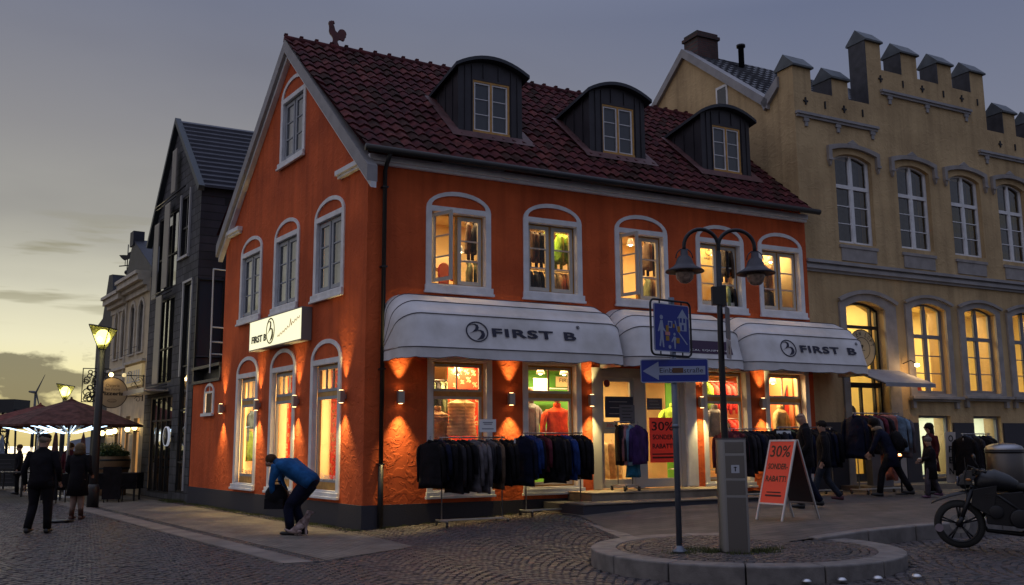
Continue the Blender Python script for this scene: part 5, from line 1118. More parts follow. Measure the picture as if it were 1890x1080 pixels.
def person(M, label, pose, H=1.75, top=None, legs=None, shoes=None, hair=None, hat=None, coat=None, width=1.0, hairstyle='short', extras=None, group=None):
    P = dict(STAND); P.update(pose); k = H/1.75
    J = {a: (Vector(b)*k if isinstance(b, tuple) and a != 'face' else b) for a, b in P.items()}
    r_ = empty('person', M, label, 'person', group)
    # --- one continuous skinned body
    vs = []; es = []; rad = []
    def add(p, r, par):
        vs.append(tuple(p)); rad.append(r); i = len(vs)-1
        if par is not None: es.append((par, i))
        return i
    pel = add(J['pel'], .11*k, None); ch = add(J['chest'], .12*k, pel); nk = add(J['neck'], .055*k, ch)
    f = Vector(P['face']).normalized(); hd0 = add(J['head']-Vector((0, 0, .055*k)), .072*k, nk); hd = add(J['head']+Vector((0, 0, .03*k)), .088*k, hd0); add(J['head']+Vector((0, 0, .085*k)), .062*k, hd)
    add(J['head']+f*.098*k-Vector((0, 0, .0)), .015*k, hd0)           # nose
    sd_ = f.cross(Vector((0, 0, 1))).normalized()
    for s_ in (1, -1): add(J['head']+sd_*s_*.088*k+Vector((0, 0, .005)), .016*k, hd0)   # ears
    for s_, q_ in (('l', -1), ('r', 1)):
        sh = add(J['sh'+s_], .055*k, ch); el = add(J['el'+s_], .040*k, sh); wr = add(J['wr'+s_], .027*k, el)
        d = (J['wr'+s_]-J['el'+s_]).normalized(); side = d.cross(Vector((1, 0, 0))); side = side.normalized() if side.length > .1 else Vector((0, 1, 0)); nrm = d.cross(side).normalized()
        pm = add(J['wr'+s_]+d*.055*k, .030*k, wr)
        for i, ln in enumerate((.062, .075, .070, .055)):
            off = side*(.030-.020*i)*k; base_ = J['wr'+s_]+d*.09*k+off
            a_ = add(base_, .0105*k, pm); b_ = add(base_+(d*.9-nrm*.25*q_)*ln*.5*k, .0095*k, a_); add(base_+(d*1.5-nrm*1.0*q_)*ln*.5*k, .008*k, b_)
        t_ = add(J['wr'+s_]+d*.04*k+side*.045*k, .012*k, pm); add(J['wr'+s_]+d*.085*k+side*.055*k, .009*k, t_)
        hp = add(J['hi'+s_], .085*k, pel); kn = add(J['kn'+s_], .055*k, hp); an = add(J['an'+s_], .038*k, kn)
        add(J['an'+s_]+Matrix.Rotation(P['y'+s_], 3, 'Z') @ Vector((0, .10, -.04))*k, .032*k, an)
    me = bpy.data.meshes.new('body'); me.from_pydata(vs, es, []); o = bpy.data.objects.new('body', me); COL.objects.link(o)
    sk = o.modifiers.new('skin', 'SKIN'); sk.use_smooth_shade = True
    for i, sv in enumerate(me.skin_vertices[0].data): sv.radius = (rad[i], rad[i]); sv.use_root = (i == 0)
    sb = o.modifiers.new('sub', 'SUBSURF'); sb.levels = 1; sb.render_levels = 1
    bpy.context.view_layer.update()
    m2 = bpy.data.meshes.new_from_object(o.evaluated_get(bpy.context.evaluated_depsgraph_get())); bpy.data.objects.remove(o)
    m2.materials.clear(); m2.materials.append(mSKIN); body = bpy.data.objects.new('body', m2); COL.objects.link(body); body.parent = r_
    # --- clothes
    wd = width**.6
    def limb(mb, a, b_, c_, r0, r1, r2_, n=12):
        A_, B_, C_ = J[a], J[b_], J[c_]
        mb.tube([A_+(A_-B_)*.08, A_, A_.lerp(B_, .5), B_.lerp(A_, .12), B_.lerp(C_, .12), B_.lerp(C_, .55), C_], [r0*k*.8, r0*k, (r0+r1)/2*k*1.02, r1*k*1.04, r1*k*1.02, (r1+r2_)/2*k, r2_*k], n)
    b = MB()
    for s_ in 'lr': limb(b, 'hi'+s_, 'kn'+s_, 'an'+s_, .098*width, .068*wd, .060*wd if not extras or 'slim' not in extras else .045)
    b.loft([ell(J['pel']-Vector((0, 0, .10*k)), .14*k*width, .10*k, (0, 0, 1)), ell(J['pel'], .165*k*width, .125*k*wd, (0, 0, 1)), ell(J['pel'].lerp(J['chest'], .3), .15*k*width, .115*k, J['chest']-J['pel'])])
    b.build('trousers', legs, r_)
    b = MB(); cl = coat or 0; ax = J['chest']-J['pel']; axn = ax.normalized()
    rings = []
    lo = J['pel']-axn*(.08+cl)*k
    if cl: lo = J['pel']+Vector((0, 0, -1))*(.08+cl)*k
    rings.append(ell(lo, (.185+.10*cl)*k*width, (.135+.10*cl)*k, (0, 0, 1) if cl else ax, 20, 1, .05)); rings.append(ell(J['pel'], .178*k*width, .132*k*wd, ax, 20, 1, .03)); rings.append(ell(J['pel'].lerp(J['chest'], .45), .168*k*width, .125*k*wd, ax, 20, .5, .03))
    rings.append(ell(J['chest'], .195*k*width, .135*k*wd, ax, 20, .2, .02)); nkd = J['neck']-J['chest']
    rings.append(ell(J['chest'].lerp(J['neck'], .55), .205*k*width, .115*k, nkd, 20)); rings.append(ell(J['chest'].lerp(J['neck'], .85), .13*k*width, .085*k, nkd, 20)); rings.append(ell(J['neck']+nkd.normalized()*.02*k, .075*k, .07*k, nkd, 20)); rings.append(ell(J['neck']+nkd.normalized()*.05*k, .07*k, .065*k, nkd, 20))
    b.loft(rings)
    for s_ in 'lr': limb(b, 'sh'+s_, 'el'+s_, 'wr'+s_, .072*width, .056, .042, 12)
    b.build('coat' if cl > .2 else 'jacket', top, r_)
    for s_ in 'lr':
        b = MB(); Rm = Matrix.Rotation(P['y'+s_], 3, 'Z'); a_ = J['an'+s_]
        b.loft([[a_+Rm @ Vector((x*.048*k*w_, y*k, z*k)) for x, z in [(math.cos(t_), -.035+.045*h_*math.sin(t_)) for t_ in [2*math.pi*j/10 for j in range(10)]]] for y, w_, h_ in ((-.07, .7, .8), (-.04, 1, 1.2), (.02, 1, 1.1), (.10, 1.05, .8), (.165, .9, .6), (.19, .5, .35))])
        if extras and 'boots' in extras: b.tube([a_-Vector((0, 0, .02)), J['an'+s_].lerp(J['kn'+s_], .8)], [.055*k, .062*k], 10)
        b.build('boot' if extras and 'boots' in extras else 'shoe', shoes, r_)
    H0 = J['head']
    if hair:
        b = MB()
        if hairstyle == 'short': b.ball(H0+Vector((0, 0, .045*k))-f*.016*k, .108*k, 14, (.92, 1.0, .9))
        elif hairstyle == 'bob': b.ball(H0+Vector((0, 0, .02*k))-f*.012*k, .118*k, 14, (1, 1, 1.1))
        elif hairstyle == 'long': b.ball(H0+Vector((0, 0, .03*k))-f*.02*k, .115*k, 14); b.tube([H0-f*.03*k, H0-f*.06*k-Vector((0, 0, .15*k)), H0-f*.05*k-Vector((0, 0, .30*k))], [.10*k, .085*k, .05*k], 10)
        elif hairstyle == 'fluffy': b.ball(H0+Vector((0, 0, .05*k))-f*.01*k, .15*k, 16, (1.1, 1, .9))
        b.build('hair', hair, r_)
    if hat:
        b = MB(); b.ball(H0+Vector((0, 0, .075*k)), .112*k, 14, (1, 1.05, .62 if hat[1] == 'cap' else .85))
        if hat[1] == 'cap': b.ball(H0+Vector((0, 0, .045*k))+f*.08*k, .075*k, 10, (1.1, 1, .25))
        if hat[1] == 'bobble': b.ball(H0+Vector((0, 0, .18*k)), .04*k, 8)
        b.build('hat', hat[0], r_)
    if extras and 'scarf' in extras:
        b = MB(); b.loft([ell(J['neck']-Vector((0, 0, .03*k)), .12*k, .11*k, (0, 0, 1)), ell(J['neck']+Vector((0, 0, .03*k)), .13*k, .12*k, (0, 0, 1)), ell(J['neck']+Vector((0, 0, .07*k)), .09*k, .08*k, (0, 0, 1))]); b.build('fur_collar', extras['scarf'], r_)
    return r_
cFUR = fabric('fur_brown', (.09, .055, .03)); cGH = fabric('grey_hair', (.22, .18, .14)); cBH = fabric('brown_hair', (.06, .03, .015)); cDH = fabric('dark_hair', (.012, .009, .008)); cJAC = fabric('royal_blue_jacket', (.012, .085, .24)); mLEA = mat('brown_leather', (.06, .025, .018), .45)
person(T((-8.78, 17.9, 0)) @ RZ(R(4)), 'stocky man in a flat cap and dark jacket walking away on the cobbles', dict(ell=(-.30, -.05, 1.12), wrl=(-.29, .02, .86), elr=(.30, -.04, 1.14), wrr=(.27, .12, .92), hil=(-.11, 0, .9), hir=(.11, 0, .9), knl=(-.12, .02, .49), knr=(.12, .05, .49), anl=(-.14, -.12, .10), anr=(.13, .06, .08)), 1.82, cBLK, cBLK, mBK, cGH, (cBLK, 'cap'), .06, 1.25)
person(T((-9.55, 21.1, 0)) @ RZ(R(2)), 'woman in a dark fur-collared coat and tall brown boots seen from behind', dict(head=(0, .03, 1.57), knl=(-.08, .03, .47), knr=(.08, .02, .47), anl=(-.09, -.02, .08), anr=(.09, .05, .08), wrl=(-.22, .18, 1.0), wrr=(.22, .18, 1.0)), 1.70, cBLK, fabric('pale_stocking', (.26, .18, .15)), mLEA, fabric('fair_hair', (.17, .12, .07)), None, .32, 1.12, 'bob', dict(boots=1, scarf=cFUR, slim=1))
# the stooping man: faces the left of the picture
st_ = person(T((-3.92, 17.26, 0)) @ RZ(R(84)), 'man in a royal blue jacket bending forward over his bag beside the side wall', dict(pel=(0, -.28, .93), chest=(0, .10, 1.20), neck=(0, .34, 1.27), head=(0, .46, 1.27), face=(0, .75, -.65), shl=(-.17, .27, 1.20), shr=(.17, .27, 1.20), ell=(-.19, .36, .93), elr=(.19, .33, .95), wrl=(-.10, .36, .70), wrr=(.13, .20, .76), hil=(-.09, -.26, .90), hir=(.09, -.24, .88), knl=(-.10, .08, .50), knr=(.10, .02, .50), anl=(-.10, .02, .08), anr=(.10, -.16, .08)), 1.76, cJAC, cNAV, mBK, cBH, None, None, 1.55)
b = MB(); b.ball((0, 0, .16), .21, 14, (.75, 1, 1.05)); b.box(-.13, .13, -.17, .17, -.06, .12); b.tube([(0, -.12, .30), (0, -.06, .42), (0, .06, .42), (0, .12, .30)], .012, 6); window_item('shoulder_bag', b, cBLK, T((-4.25, 17.28, .52)) @ RZ(R(84)), 'black bag hanging from the stooping man\'s hands', 'bag')
def dog(M, label):
    r_ = empty('dog', M, label, 'dog'); vs = [(0, 0, .20), (0, .10, .30), (0, .15, .38), (0, .17, .45), (0, .23, .47), (0, .29, .455), (0, -.08, .12), (0, -.20, .10), (0, -.30, .16)]; rd = [.09, .085, .06, .062, .045, .025, .085, .03, .018]
    es = [(0, 1), (1, 2), (2, 3), (3, 4), (4, 5), (0, 6), (6, 7), (7, 8)]
    for s_ in (-1, 1):
        n = len(vs); vs += [(s_*.05, .13, .20), (s_*.055, .13, .10), (s_*.055, .13, .03), (s_*.055, .17, .02)]; rd += [.035, .025, .02, .022]; es += [(1, n), (n, n+1), (n+1, n+2), (n+2, n+3)]
        n = len(vs); vs += [(s_*.08, -.05, .10), (s_*.09, .04, .10), (s_*.085, -.02, .03), (s_*.085, .06, .02)]; rd += [.05, .035, .024, .022]; es += [(6, n), (n, n+1), (n+1, n+2), (n+2, n+3)]
        n = len(vs); vs += [(s_*.05, .155, .50), (s_*.085, .14, .43)]; rd += [.02, .02]; es += [(3, n), (n, n+1)]
    me = bpy.data.meshes.new('body'); me.from_pydata(vs, es, []); o = bpy.data.objects.new('body', me); COL.objects.link(o); sk = o.modifiers.new('skin', 'SKIN'); sk.use_smooth_shade = True
    for i, sv in enumerate(me.skin_vertices[0].data): sv.radius = (rd[i],)*2; sv.use_root = (i == 0)
    o.modifiers.new('sub', 'SUBSURF').render_levels = 1; bpy.context.view_layer.update()
    m2 = bpy.data.meshes.new_from_object(o.evaluated_get(bpy.context.evaluated_depsgraph_get())); bpy.data.objects.remove(o); m2.materials.clear(); m2.materials.append(mat('dog_fur', (.34, .26, .25), .9, var=.5, vscale=5, col2=(.09, .05, .045), bump=.6, bscale=50)); o = bpy.data.objects.new('body', m2); COL.objects.link(o); o.parent = r_
    b = MB(); b.ball((0, .305, .462), .014, 6); b.ball((.03, .255, .50), .008, 6); b.ball((-.03, .255, .50), .008, 6); b.build('nose_and_eyes', mBK, r_)
dog(T((-3.76, 17.02, 0)) @ RZ(R(-75)) @ Matrix.Scale(.86, 4), 'small pale-headed dog sitting at the stooping man\'s feet')
zp = lambda x, y: zpave(w2f((x, y))[0])+.013
person(T((5.60, 18.35, zp(5.6, 18.35))) @ RZ(R(80)), 'tall bald man with glasses in a dark jacket beside the signboard', dict(head=(0, .05, 1.61), knl=(-.1, .12, .49), anl=(-.11, .14, .08), knr=(.1, -.02, .49), anr=(.11, -.22, .12), wrl=(-.22, .14, .93), wrr=(.24, -.06, .9)), 1.84, cBLK, cNAV, mBK, None, None, .12, 1.15)
g_ = MB(); g_.box(-.085, .085, -.002, .004, -.004, .004); g_.box(-.084, -.08, -.10, 0, -.003, .003); g_.box(.08, .084, -.10, 0, -.003, .003); window_item('spectacles', g_, mBK, T((5.60, 18.35, zp(5.6, 18.35))) @ RZ(R(80)) @ T((0, .135, 1.72)), 'dark rimmed glasses on the bald man beside the signboard', 'glasses')
person(T((6.35, 19.6, zp(6.3, 19.6))) @ RZ(R(75)), 'dark dressed passer-by half hidden behind the bald man', dict(knl=(-.1, .16, .50), anl=(-.11, .26, .08), knr=(.1, -.05, .49), anr=(.11, -.30, .14)), 1.66, cBLK, fabric('faded_jeans', (.022, .027, .042)), mat('dark_red_shoe', (.06, .01, .02), .6), cDH, None, .1, 1.1, 'short')
person(T((8.40, 21.3, zp(8.4, 21.3))) @ RZ(R(70)), 'woman in a navy coat leaning towards the tall clothes rack with a backpack', dict(chest=(0, .14, 1.26), neck=(0, .26, 1.44), head=(0, .34, 1.56), shl=(-.18, .22, 1.38), shr=(.18, .22, 1.38), ell=(-.22, .32, 1.14), elr=(.22, .30, 1.12), wrl=(-.16, .42, .92), wrr=(.14, .44, .94), knl=(-.1, .22, .5), anl=(-.1, .28, .08), knr=(.1, -.16, .5), anr=(.1, -.36, .12)), 1.78, cNAV, cBLK, mBK, cDH, None, .22, 1.15, 'long', dict(scarf=fabric('beige_scarf', (.30, .22, .15))))
b = MB(); b.ball((0, 0, 0), .22, 14, (.85, .62, 1.15)); b.ball((0, -.12, -.08), .12, 10, (1, .5, 1)); b.tube([(-.1, .1, .2), (-.12, .22, .1), (-.1, .12, -.15)], .018, 6); b.tube([(.1, .1, .2), (.12, .22, .1), (.1, .12, -.15)], .018, 6); window_item('backpack', b, cBLK, T((8.40, 21.3, zp(8.4, 21.3)+1.2)) @ RZ(R(70)) @ T((0, -.16, 0)) @ Matrix.Rotation(-.3, 4, 'X'), 'black backpack on the back of the leaning woman', 'backpack')
person(T((8.95, 20.6, zp(8.95, 20.6))) @ RZ(R(85)), 'child in a knitted grey hat and dark coat walking to the left', dict(knl=(-.09, .14, .5), anl=(-.1, .16, .08), knr=(.09, -.1, .5), anr=(.1, -.26, .14), ell=(-.2, .06, 1.16), wrl=(-.1, .26, 1.12), elr=(.2, .05, 1.14), wrr=(.12, .26, 1.06)), 1.27, cBLK, fabric('grey_leggings', (.07, .06, .08)), mat('purple_boot', (.10, .035, .08), .5), None, (fabric('knit_grey', (.13, .11, .11)), 'bobble'), .30, 1.45)
b = MB(); b.ball((0, 0, 0), .045, 10); window_item('snowball_cup', b, mPAP, T((8.95, 20.6, zp(8.95, 20.6)+.80)) @ RZ(R(85)) @ T((-.02, .22, 0)), 'small white cup held by the child in the knitted hat', 'cup')
person(T((9.55, 21.9, zp(9.5, 21.9))) @ RZ(R(100)), 'person with bushy dark hair and a dark red coat behind the child', dict(), 1.60, fabric('dark_red_coat', (.07, .008, .012)), cBLK, mBK, cDH, None, .3, 1.1, 'long')
ln = empty('storm_lantern', T((9.0, 23.6, zp(9, 23.6))), 'lantern with pointed metal lid on a grey pedestal beside the basement window', 'lantern')
b = MB(); b.box(-.25, .25, -.2, .2, 0, 1.02); b.build('pedestal', mat('pedestal_grey', (.14, .14, .16), .7, var=.2), ln); b = MB(); b.prism([(-.2, 1.32), (.2, 1.32), (.07, 1.45), (.07, 1.58), (-.07, 1.58), (-.07, 1.45)], -.2, .2); b.lathe([(.10, 1.58), (.001, 1.68)], n=10); b.build('lantern_roof', mAL, ln)
b = MB()
for sx_ in (-1, 1):
    for sy_ in (-1, 1): b.box(sx_*.14-.012, sx_*.14+.012, sy_*.14-.012, sy_*.14+.012, 1.02, 1.32)
b.build('lantern_posts', mDK, ln); b = MB(); b.lathe([(.04, 1.02), (.04, 1.16), (.001, 1.17)], n=12); b.build('candle', mCRM, ln)
fc = empty('candle_bowl', T((8.83, 21.9, zp(8.8, 21.9))), 'small glowing tealight stand behind the leaning woman', 'candle'); b = MB(); b.tube([(0, 0, 0), (0, 0, .78)], .02, 8); b.lathe([(.15, 0), (.15, .02), (.02, .03)], n=16); b.lathe([(.03, .78), (.07, .82), (.08, .86), (.07, .86), (.03, .81)], n=16); b.build('stand', mDK, fc); b = MB(); b.ball((0, 0, .87), .04, 10, (1, 1, 1.3)); b.build('flame', mat('candle_flame', (1, .5, .2), .5, emit=(1, .30, .10), es=9), fc)
# ------------------------------------------------------------------ motorcycle
mc = empty('motorcycle', T((6.14, 13.34, ground_z(6.0, 13.2)+.03)) @ RZ(R(155)), 'black naked motorcycle with a pointed front fender parked on the cobbles', 'motorcycle')
# local x forward (left in the picture), z up
mTY = mat('tyre_rubber', (.012, .012, .012), .8); mBP = mat('bike_black', (.006, .006, .009), .42); mBG = mat('bike_grey', (.018, .018, .022), .4, metal=.5)
def wheel(cx, r, wd):
    b = MB(); b.lathe([(r-.075, -wd/2), (r-.03, -wd/2), (r-.006, -wd*.3), (r, 0), (r-.006, wd*.3), (r-.03, wd/2), (r-.075, wd/2)], (cx, 0, r), 40, 'y', cap=False); wh = b.build('wheel', mTY, mc)
    b = MB(); b.lathe([(r-.10, -.035), (r-.075, -.045), (r-.075, .045), (r-.10, .035), (r-.10, -.035)], (cx, 0, r), 40, 'y'); b.lathe([(.001, -.05), (.045, -.05), (.045, .05), (.001, .05)], (cx, 0, r), 16, 'y')
    for i in range(5):
        a = 2*math.pi*i/5+.3
        for da in (-.09, .09): b.tube([(cx+.04*math.cos(a), 0, r+.04*math.sin(a)), (cx+(r-.09)*math.cos(a+da), 0, r+(r-.09)*math.sin(a+da))], .013, 6)
    b.build('rim', mBP, wh)
    b = MB(); b.prism([(cx+.13*math.cos(t_), r+.13*math.sin(t_)) for t_ in [2*math.pi*i/28 for i in range(28)]], -.07, -.064, holes=[[(cx+.08*math.cos(t_), r+.08*math.sin(t_)) for t_ in [2*math.pi*i/28 for i in range(28)]]]); b.build('brake_disc', mST, wh)
wheel(0, .325, .12); wheel(-1.42, .325, .17)
b = MB()
for s_ in (-1, 1): b.tube([(0, s_*.085, .325), (-.20, s_*.085, .84)], [.028, .032], 10); b.tube([(.03, s_*.085, .30), (-.04, s_*.085, .42)], .034, 8)
b.tube([(-.18, -.12, .83), (-.18, .12, .83)], .025, 8); b.tube([(-.13, -.1, .72), (-.13, .1, .72)], .025, 8); b.build('fork', mBG, mc)
b = MB(); b.loft([[(x, y*w_, z+h_*.5*math.sqrt(max(0, 1-y*y))) for y in (-1, -.6, 0, .6, 1)]+[(x, y*w_, z-.012) for y in (1, .6, 0, -.6, -1)] for x, z, w_, h_ in ((.34, .60, .03, .02), (.26, .64, .06, .05), (.10, .70, .08, .07), (-.06, .74, .09, .08), (-.16, .76, .09, .08))]); b.build('fender', mBP, mc)
b = MB(); b.ball((-.10, 0, .90), .11, 14, (.8, .85, 1)); b.hexa([(-.02, -.09, .86), (-.02, .09, .86), (-.2, .11, .86), (-.2, -.11, .86)], [(-.10, -.07, 1.04), (-.10, .07, 1.04), (-.2, .09, 1.05), (-.2, -.09, 1.05)]); b.build('headlight', mBP, mc)
b = MB(); b.ball((-.015, 0, .90), .075, 12, (.3, 1, 1)); b.build('headlight_glass', mat('dark_lens', (.06, .06, .08), .1), mc)
b = MB(); b.tube([(-.36, -.38, 1.04), (-.26, -.22, 1.06), (-.24, 0, 1.0), (-.26, .22, 1.06), (-.36, .38, 1.04)], .014, 8); b.tube([(-.36, -.38, 1.04), (-.33, -.28, 1.05)], .022, 8); b.tube([(-.36, .38, 1.04), (-.33, .28, 1.05)], .022, 8); b.box(-.30, -.2, -.06, .06, 1.0, 1.07); b.build('handlebar', mBP, mc)
for s_ in (-1, 1):
    b = MB(); b.tube([(-.30, s_*.28, 1.06), (-.24, s_*.34, 1.20)], .007, 6); b.ball((-.24, s_*.36, 1.23), .06, 12, (.3, 1.15, .75)); b.build('mirror', mBP, mc)
b = MB(); b.loft([ell((x, 0, z), .001, .001, (1, 0, 0)) if w_ == 0 else [Vector((x, w_*math.cos(t_), z+h_*math.sin(t_))) for t_ in [2*math.pi*j/16 for j in range(16)]] for x, z, w_, h_ in ((-.22, .86, .08, .08), (-.32, .90, .16, .14), (-.48, .92, .17, .15), (-.64, .88, .13, .12), (-.76, .83, .09, .08))]); b.build('fuel_tank', mBP, mc)
b = MB(); b.loft([[Vector((x, w_*math.cos(t_), z+h_*math.sin(t_))) for t_ in [2*math.pi*j/12 for j in range(12)]] for x, z, w_, h_ in ((-.68, .85, .09, .05), (-.85, .82, .14, .06), (-1.05, .84, .14, .06), (-1.25, .90, .12, .06), (-1.5, .96, .09, .05), (-1.62, .98, .05, .03))]); b.build('seat', mTY, mc)
b = MB(); b.hexa([(-.34, -.12, .34), (-.34, .12, .34), (-.86, .12, .30), (-.86, -.12, .30)], [(-.30, -.13, .72), (-.30, .13, .72), (-.80, .14, .78), (-.80, -.14, .78)]); b.lathe([(.001, -.19), (.12, -.19), (.13, -.14), (.13, .14), (.12, .19), (.001, .19)], (-.74, 0, .42), 20, 'y'); b.lathe([(.001, -.16), (.09, -.16), (.09, .16), (.001, .16)], (-.46, 0, .5), 18, 'y'); b.hexa([(-.16, -.12, .58), (-.16, .12, .58), (-.42, .14, .42), (-.42, -.14, .42)], [(-.20, -.13, .80), (-.20, .13, .80), (-.5, .15, .86), (-.5, -.15, .86)]); b.build('engine', mBG, mc, bevel=.01)
b = MB(); b.tube([(-.36, -.08, .52), (-.26, -.1, .38), (-.34, -.12, .24), (-.75, -.14, .2), (-1.0, -.17, .3), (-1.35, -.2, .46)], [.025, .025, .03, .035, .05, .055], 10); b.build('exhaust', mBG, mc)
b = MB()
for s_ in (-1, 1): b.tube([(-.18, s_*.06, .84), (-.5, s_*.13, .72), (-.84, s_*.11, .45)], .022, 8); b.tube([(-.8, s_*.1, .4), (-1.42, s_*.11, .325)], .026, 8); b.tube([(-.7, s_*.09, .74), (-1.45, s_*.07, .88)], .016, 6)
b.tube([(-.85, .1, .22), (-.95, .34, .02)], .014, 6); b.build('frame', mBP, mc)
b = MB(); b.prism([(.11*math.cos(t_)*.5, .11*math.sin(t_)*.5) for t_ in [2*math.pi*i/20 for i in range(20)]], -.002, .002); b.build('round_sticker', mat('pale_sticker', (.20, .16, .19), .6), mc, T((.26, .064, .27)))
b = MB()
for s_ in (-1, 1): b.tube([(-.30, s_*.25, 1.05), (-.16, s_*.15, 1.12), (-.10, s_*.10, .95), (-.12, s_*.09, .62), (-.02, s_*.09, .40)], .006, 5); b.tube([(-.30, s_*.22, 1.04), (-.22, s_*.06, 1.10), (-.30, s_*.03, .92)], .005, 5)
b.build('cables', mTY, mc)
for s_ in (-1, 1): b = MB(); b.tube([(-.16, s_*.10, .93), (-.16, s_*.20, .93)], .008, 5); b.ball((-.15, s_*.22, .93), .028, 8, (1.2, 1, .8)); b.build('indicator', mat('amber_lens', (.35, .12, .02), .3), mc)
b = MB()
for i in range(7): b.box(-.56, -.34, -.125-.004*i, .125+.004*i, .52+.035*i, .532+.035*i)
b.build('cooling_fins', mBG, mc); b = MB(); b.tube([(-.74, -.21, .42), (-.60, -.23, .34)], .012, 6); b.box(-.64, -.56, -.26, -.20, .32, .35); b.lathe([(.001, -.205), (.07, -.205), (.07, -.19), (.001, -.19)], (-.74, 0, .42), 16, 'y'); b.build('gear_pedal', mST, mc)
# ------------------------------------------------------------------ LEFT STREET: dark slate building
sb_ = empty('slate_house', FM @ GM, 'narrow modern slate-clad gabled house with long glazed strips and folding metal shutters', 'building')
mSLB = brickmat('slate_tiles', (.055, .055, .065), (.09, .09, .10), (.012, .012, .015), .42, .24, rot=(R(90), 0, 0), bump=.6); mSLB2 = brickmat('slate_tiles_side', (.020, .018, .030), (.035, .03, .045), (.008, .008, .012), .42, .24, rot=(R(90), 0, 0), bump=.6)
ridge = (-13.72, 11.9)
b = MB(); strips = [(-12.30, -11.50, .25, 6.40), (-12.95, -12.05, 7.3, 9.2), (-15.4, -13.0, .15, 3.1), (-14.9, -13.3, 3.5, 6.2), (-15.5, -13.3, 6.5, 9.0)]
b.sheet([(-11.02, -.1), (-11.02, 9.15), ridge, (-16.3, 8.4), (-16.3, -.1)], 0, [rect(a, c_, z0, z1) for a, c_, z0, z1 in strips])
b.build('wall', mSLB, sb_, fix=False)
b = MB(); b.box(-16.28, -11.03, .30, .32, -.1, 8.3); b.build('room_back', mBK, sb_)
GX = GM.inverted()  # side walls run along the shop front direction
def gl_(s, y): # local gable coords of a point s along the street, y metres back along the shop front direction
    p = GMw.inverted() @ (O+GD*s+XD*y); return p.x, p.y
b = MB(); a0 = gl_(11.02, 0); a1 = gl_(11.02, 7)
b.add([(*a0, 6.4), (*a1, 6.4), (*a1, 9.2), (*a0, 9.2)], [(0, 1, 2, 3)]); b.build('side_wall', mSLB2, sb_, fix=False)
b = MB(); b.add([(*a0, 3.2), (*a1, 3.2), (*a1, 6.4), (*a0, 6.4)], [(0, 1, 2, 3)]); b.build('side_glazing', mat('dark_glazing', (.02, .025, .045), .25, spec=.7), sb_, fix=False)
b = MB()
for y_ in (0.02, .75, 1.6): p = gl_(11.0, y_); b.box(p[0]-.03, p[0]+.03, p[1]-.03, p[1]+.03, 3.2, 6.4)
for z in (4.1, 6.36): p0, p1 = gl_(10.99, 0), gl_(10.99, 7); b.tube([(*p0, z), (*p1, z)], .03, 4)
b.build('glazing_bars', mDK, sb_)
b = MB(); p0 = (-11.02, -.12); bk = gl_(13.72, 7); e1 = gl_(10.9, 7); e0 = gl_(10.9, -.02)
rows = 15
for r_ in range(rows):
    t0, t1 = r_/rows, (r_+1)/rows
    def rp(t, y, h=0): a = gl_(10.85+2.87*t, y); return (*a, 9.08+2.86*t+h)
    b.add([rp(t0, -.12, .10), rp(t0, 7, .10), rp(t1, 7, .02), rp(t1, -.12, .02)], [(0, 1, 2, 3)]); b.add([rp(t0, -.12, .02), rp(t0, 7, .02), rp(t0, 7, .10), rp(t0, -.12, .10)], [(0, 1, 2, 3)])
q0, q1, q2, q3 = gl_(13.72, -.12), gl_(13.72, 7), gl_(16.4, 7), gl_(16.4, -.12)
b.add([(*q0, 11.95), (*q1, 11.95), (*q2, 8.3), (*q3, 8.3)], [(0, 1, 2, 3)]); b.build('roof', mat('ribbed_roof', (.04, .04, .055), .45, metal=.3, var=.2), sb_, fix=False)
b = MB(); b.prism([(-10.85, 8.98), (-13.72, 11.84), (-13.72, 12.03), (-10.78, 9.12)], -.16, .02); b.prism([(-13.72, 11.84), (-16.45, 8.2), (-16.55, 8.3), (-13.72, 12.03)], -.16, .02); b.build('verge_board', mat('verge_dark', (.03, .04, .05), .5), sb_)
pale = mat('pale_frame', (.42, .42, .44), .5)
b = MB(); g = MB()
for i, (a, c_, z0, z1) in enumerate(strips):
    n_ = {0: 1, 1: 2, 2: 4, 3: 3, 4: 3}[i]; rz = {0: [1.1, 2.6, 3.9], 1: [8.2], 2: [2.35], 3: [4.6], 4: [7.6]}[i]
    frame_bars(b, a, c_, z0, z1, .02, .05, n_, 1, .05, .07, rz); pane(g, a, c_, z0, z1, .07)
wn = b.build('window', mDK, sb_); g.build('pane', mGR2, wn, fix=False)
b = MB(); b.box(-12.40, -12.30, -.04, .0, 3.6, 6.4); b.box(-11.50, -11.44, -.04, .0, .3, 6.45); b.box(-12.4, -11.44, -.05, 0, 6.40, 6.47); b.box(-13.05, -12.95, -.05, 0, 7.2, 9.3); b.box(-12.05, -11.97, -.06, 0, 7.25, 9.35); b.box(-13.05, -11.97, -.08, 0, 7.2, 7.28); b.build('pale_window_trim', pale, sb_)
for i, (a, c_, z0, z1) in enumerate(((-13.75, -13.28, 9.5, 10.9), (-14.35, -13.75, 6.5, 9.25), (-15.5, -14.95, 6.3, 8.8), (-14.85, -14.2, 3.5, 6.3))):
    b = MB(); b.box(a, c_, -.17, -.14, z0, z1)
    for k in range(int((z1-z0)/.06)): b.box(a+.02, c_-.02, -.176, -.1701, z0+.02+k*.06, z0+.045+k*.06)
    b.build('metal_shutter', mat('perforated_shutter', (.30, .28, .26), .5, metal=.3), sb_)
b = MB()
for z in (6.42, 9.42, 3.42): b.tube([(-15.6, -.15, z), (-12.2 if z > 9 else -13.2, -.15, z)], .025, 6); b.tube([(-15.4, -.15, z-.12), (-13.2, -.15, z-.12)], .02, 6)
b.build('shutter_track', mDK, sb_)
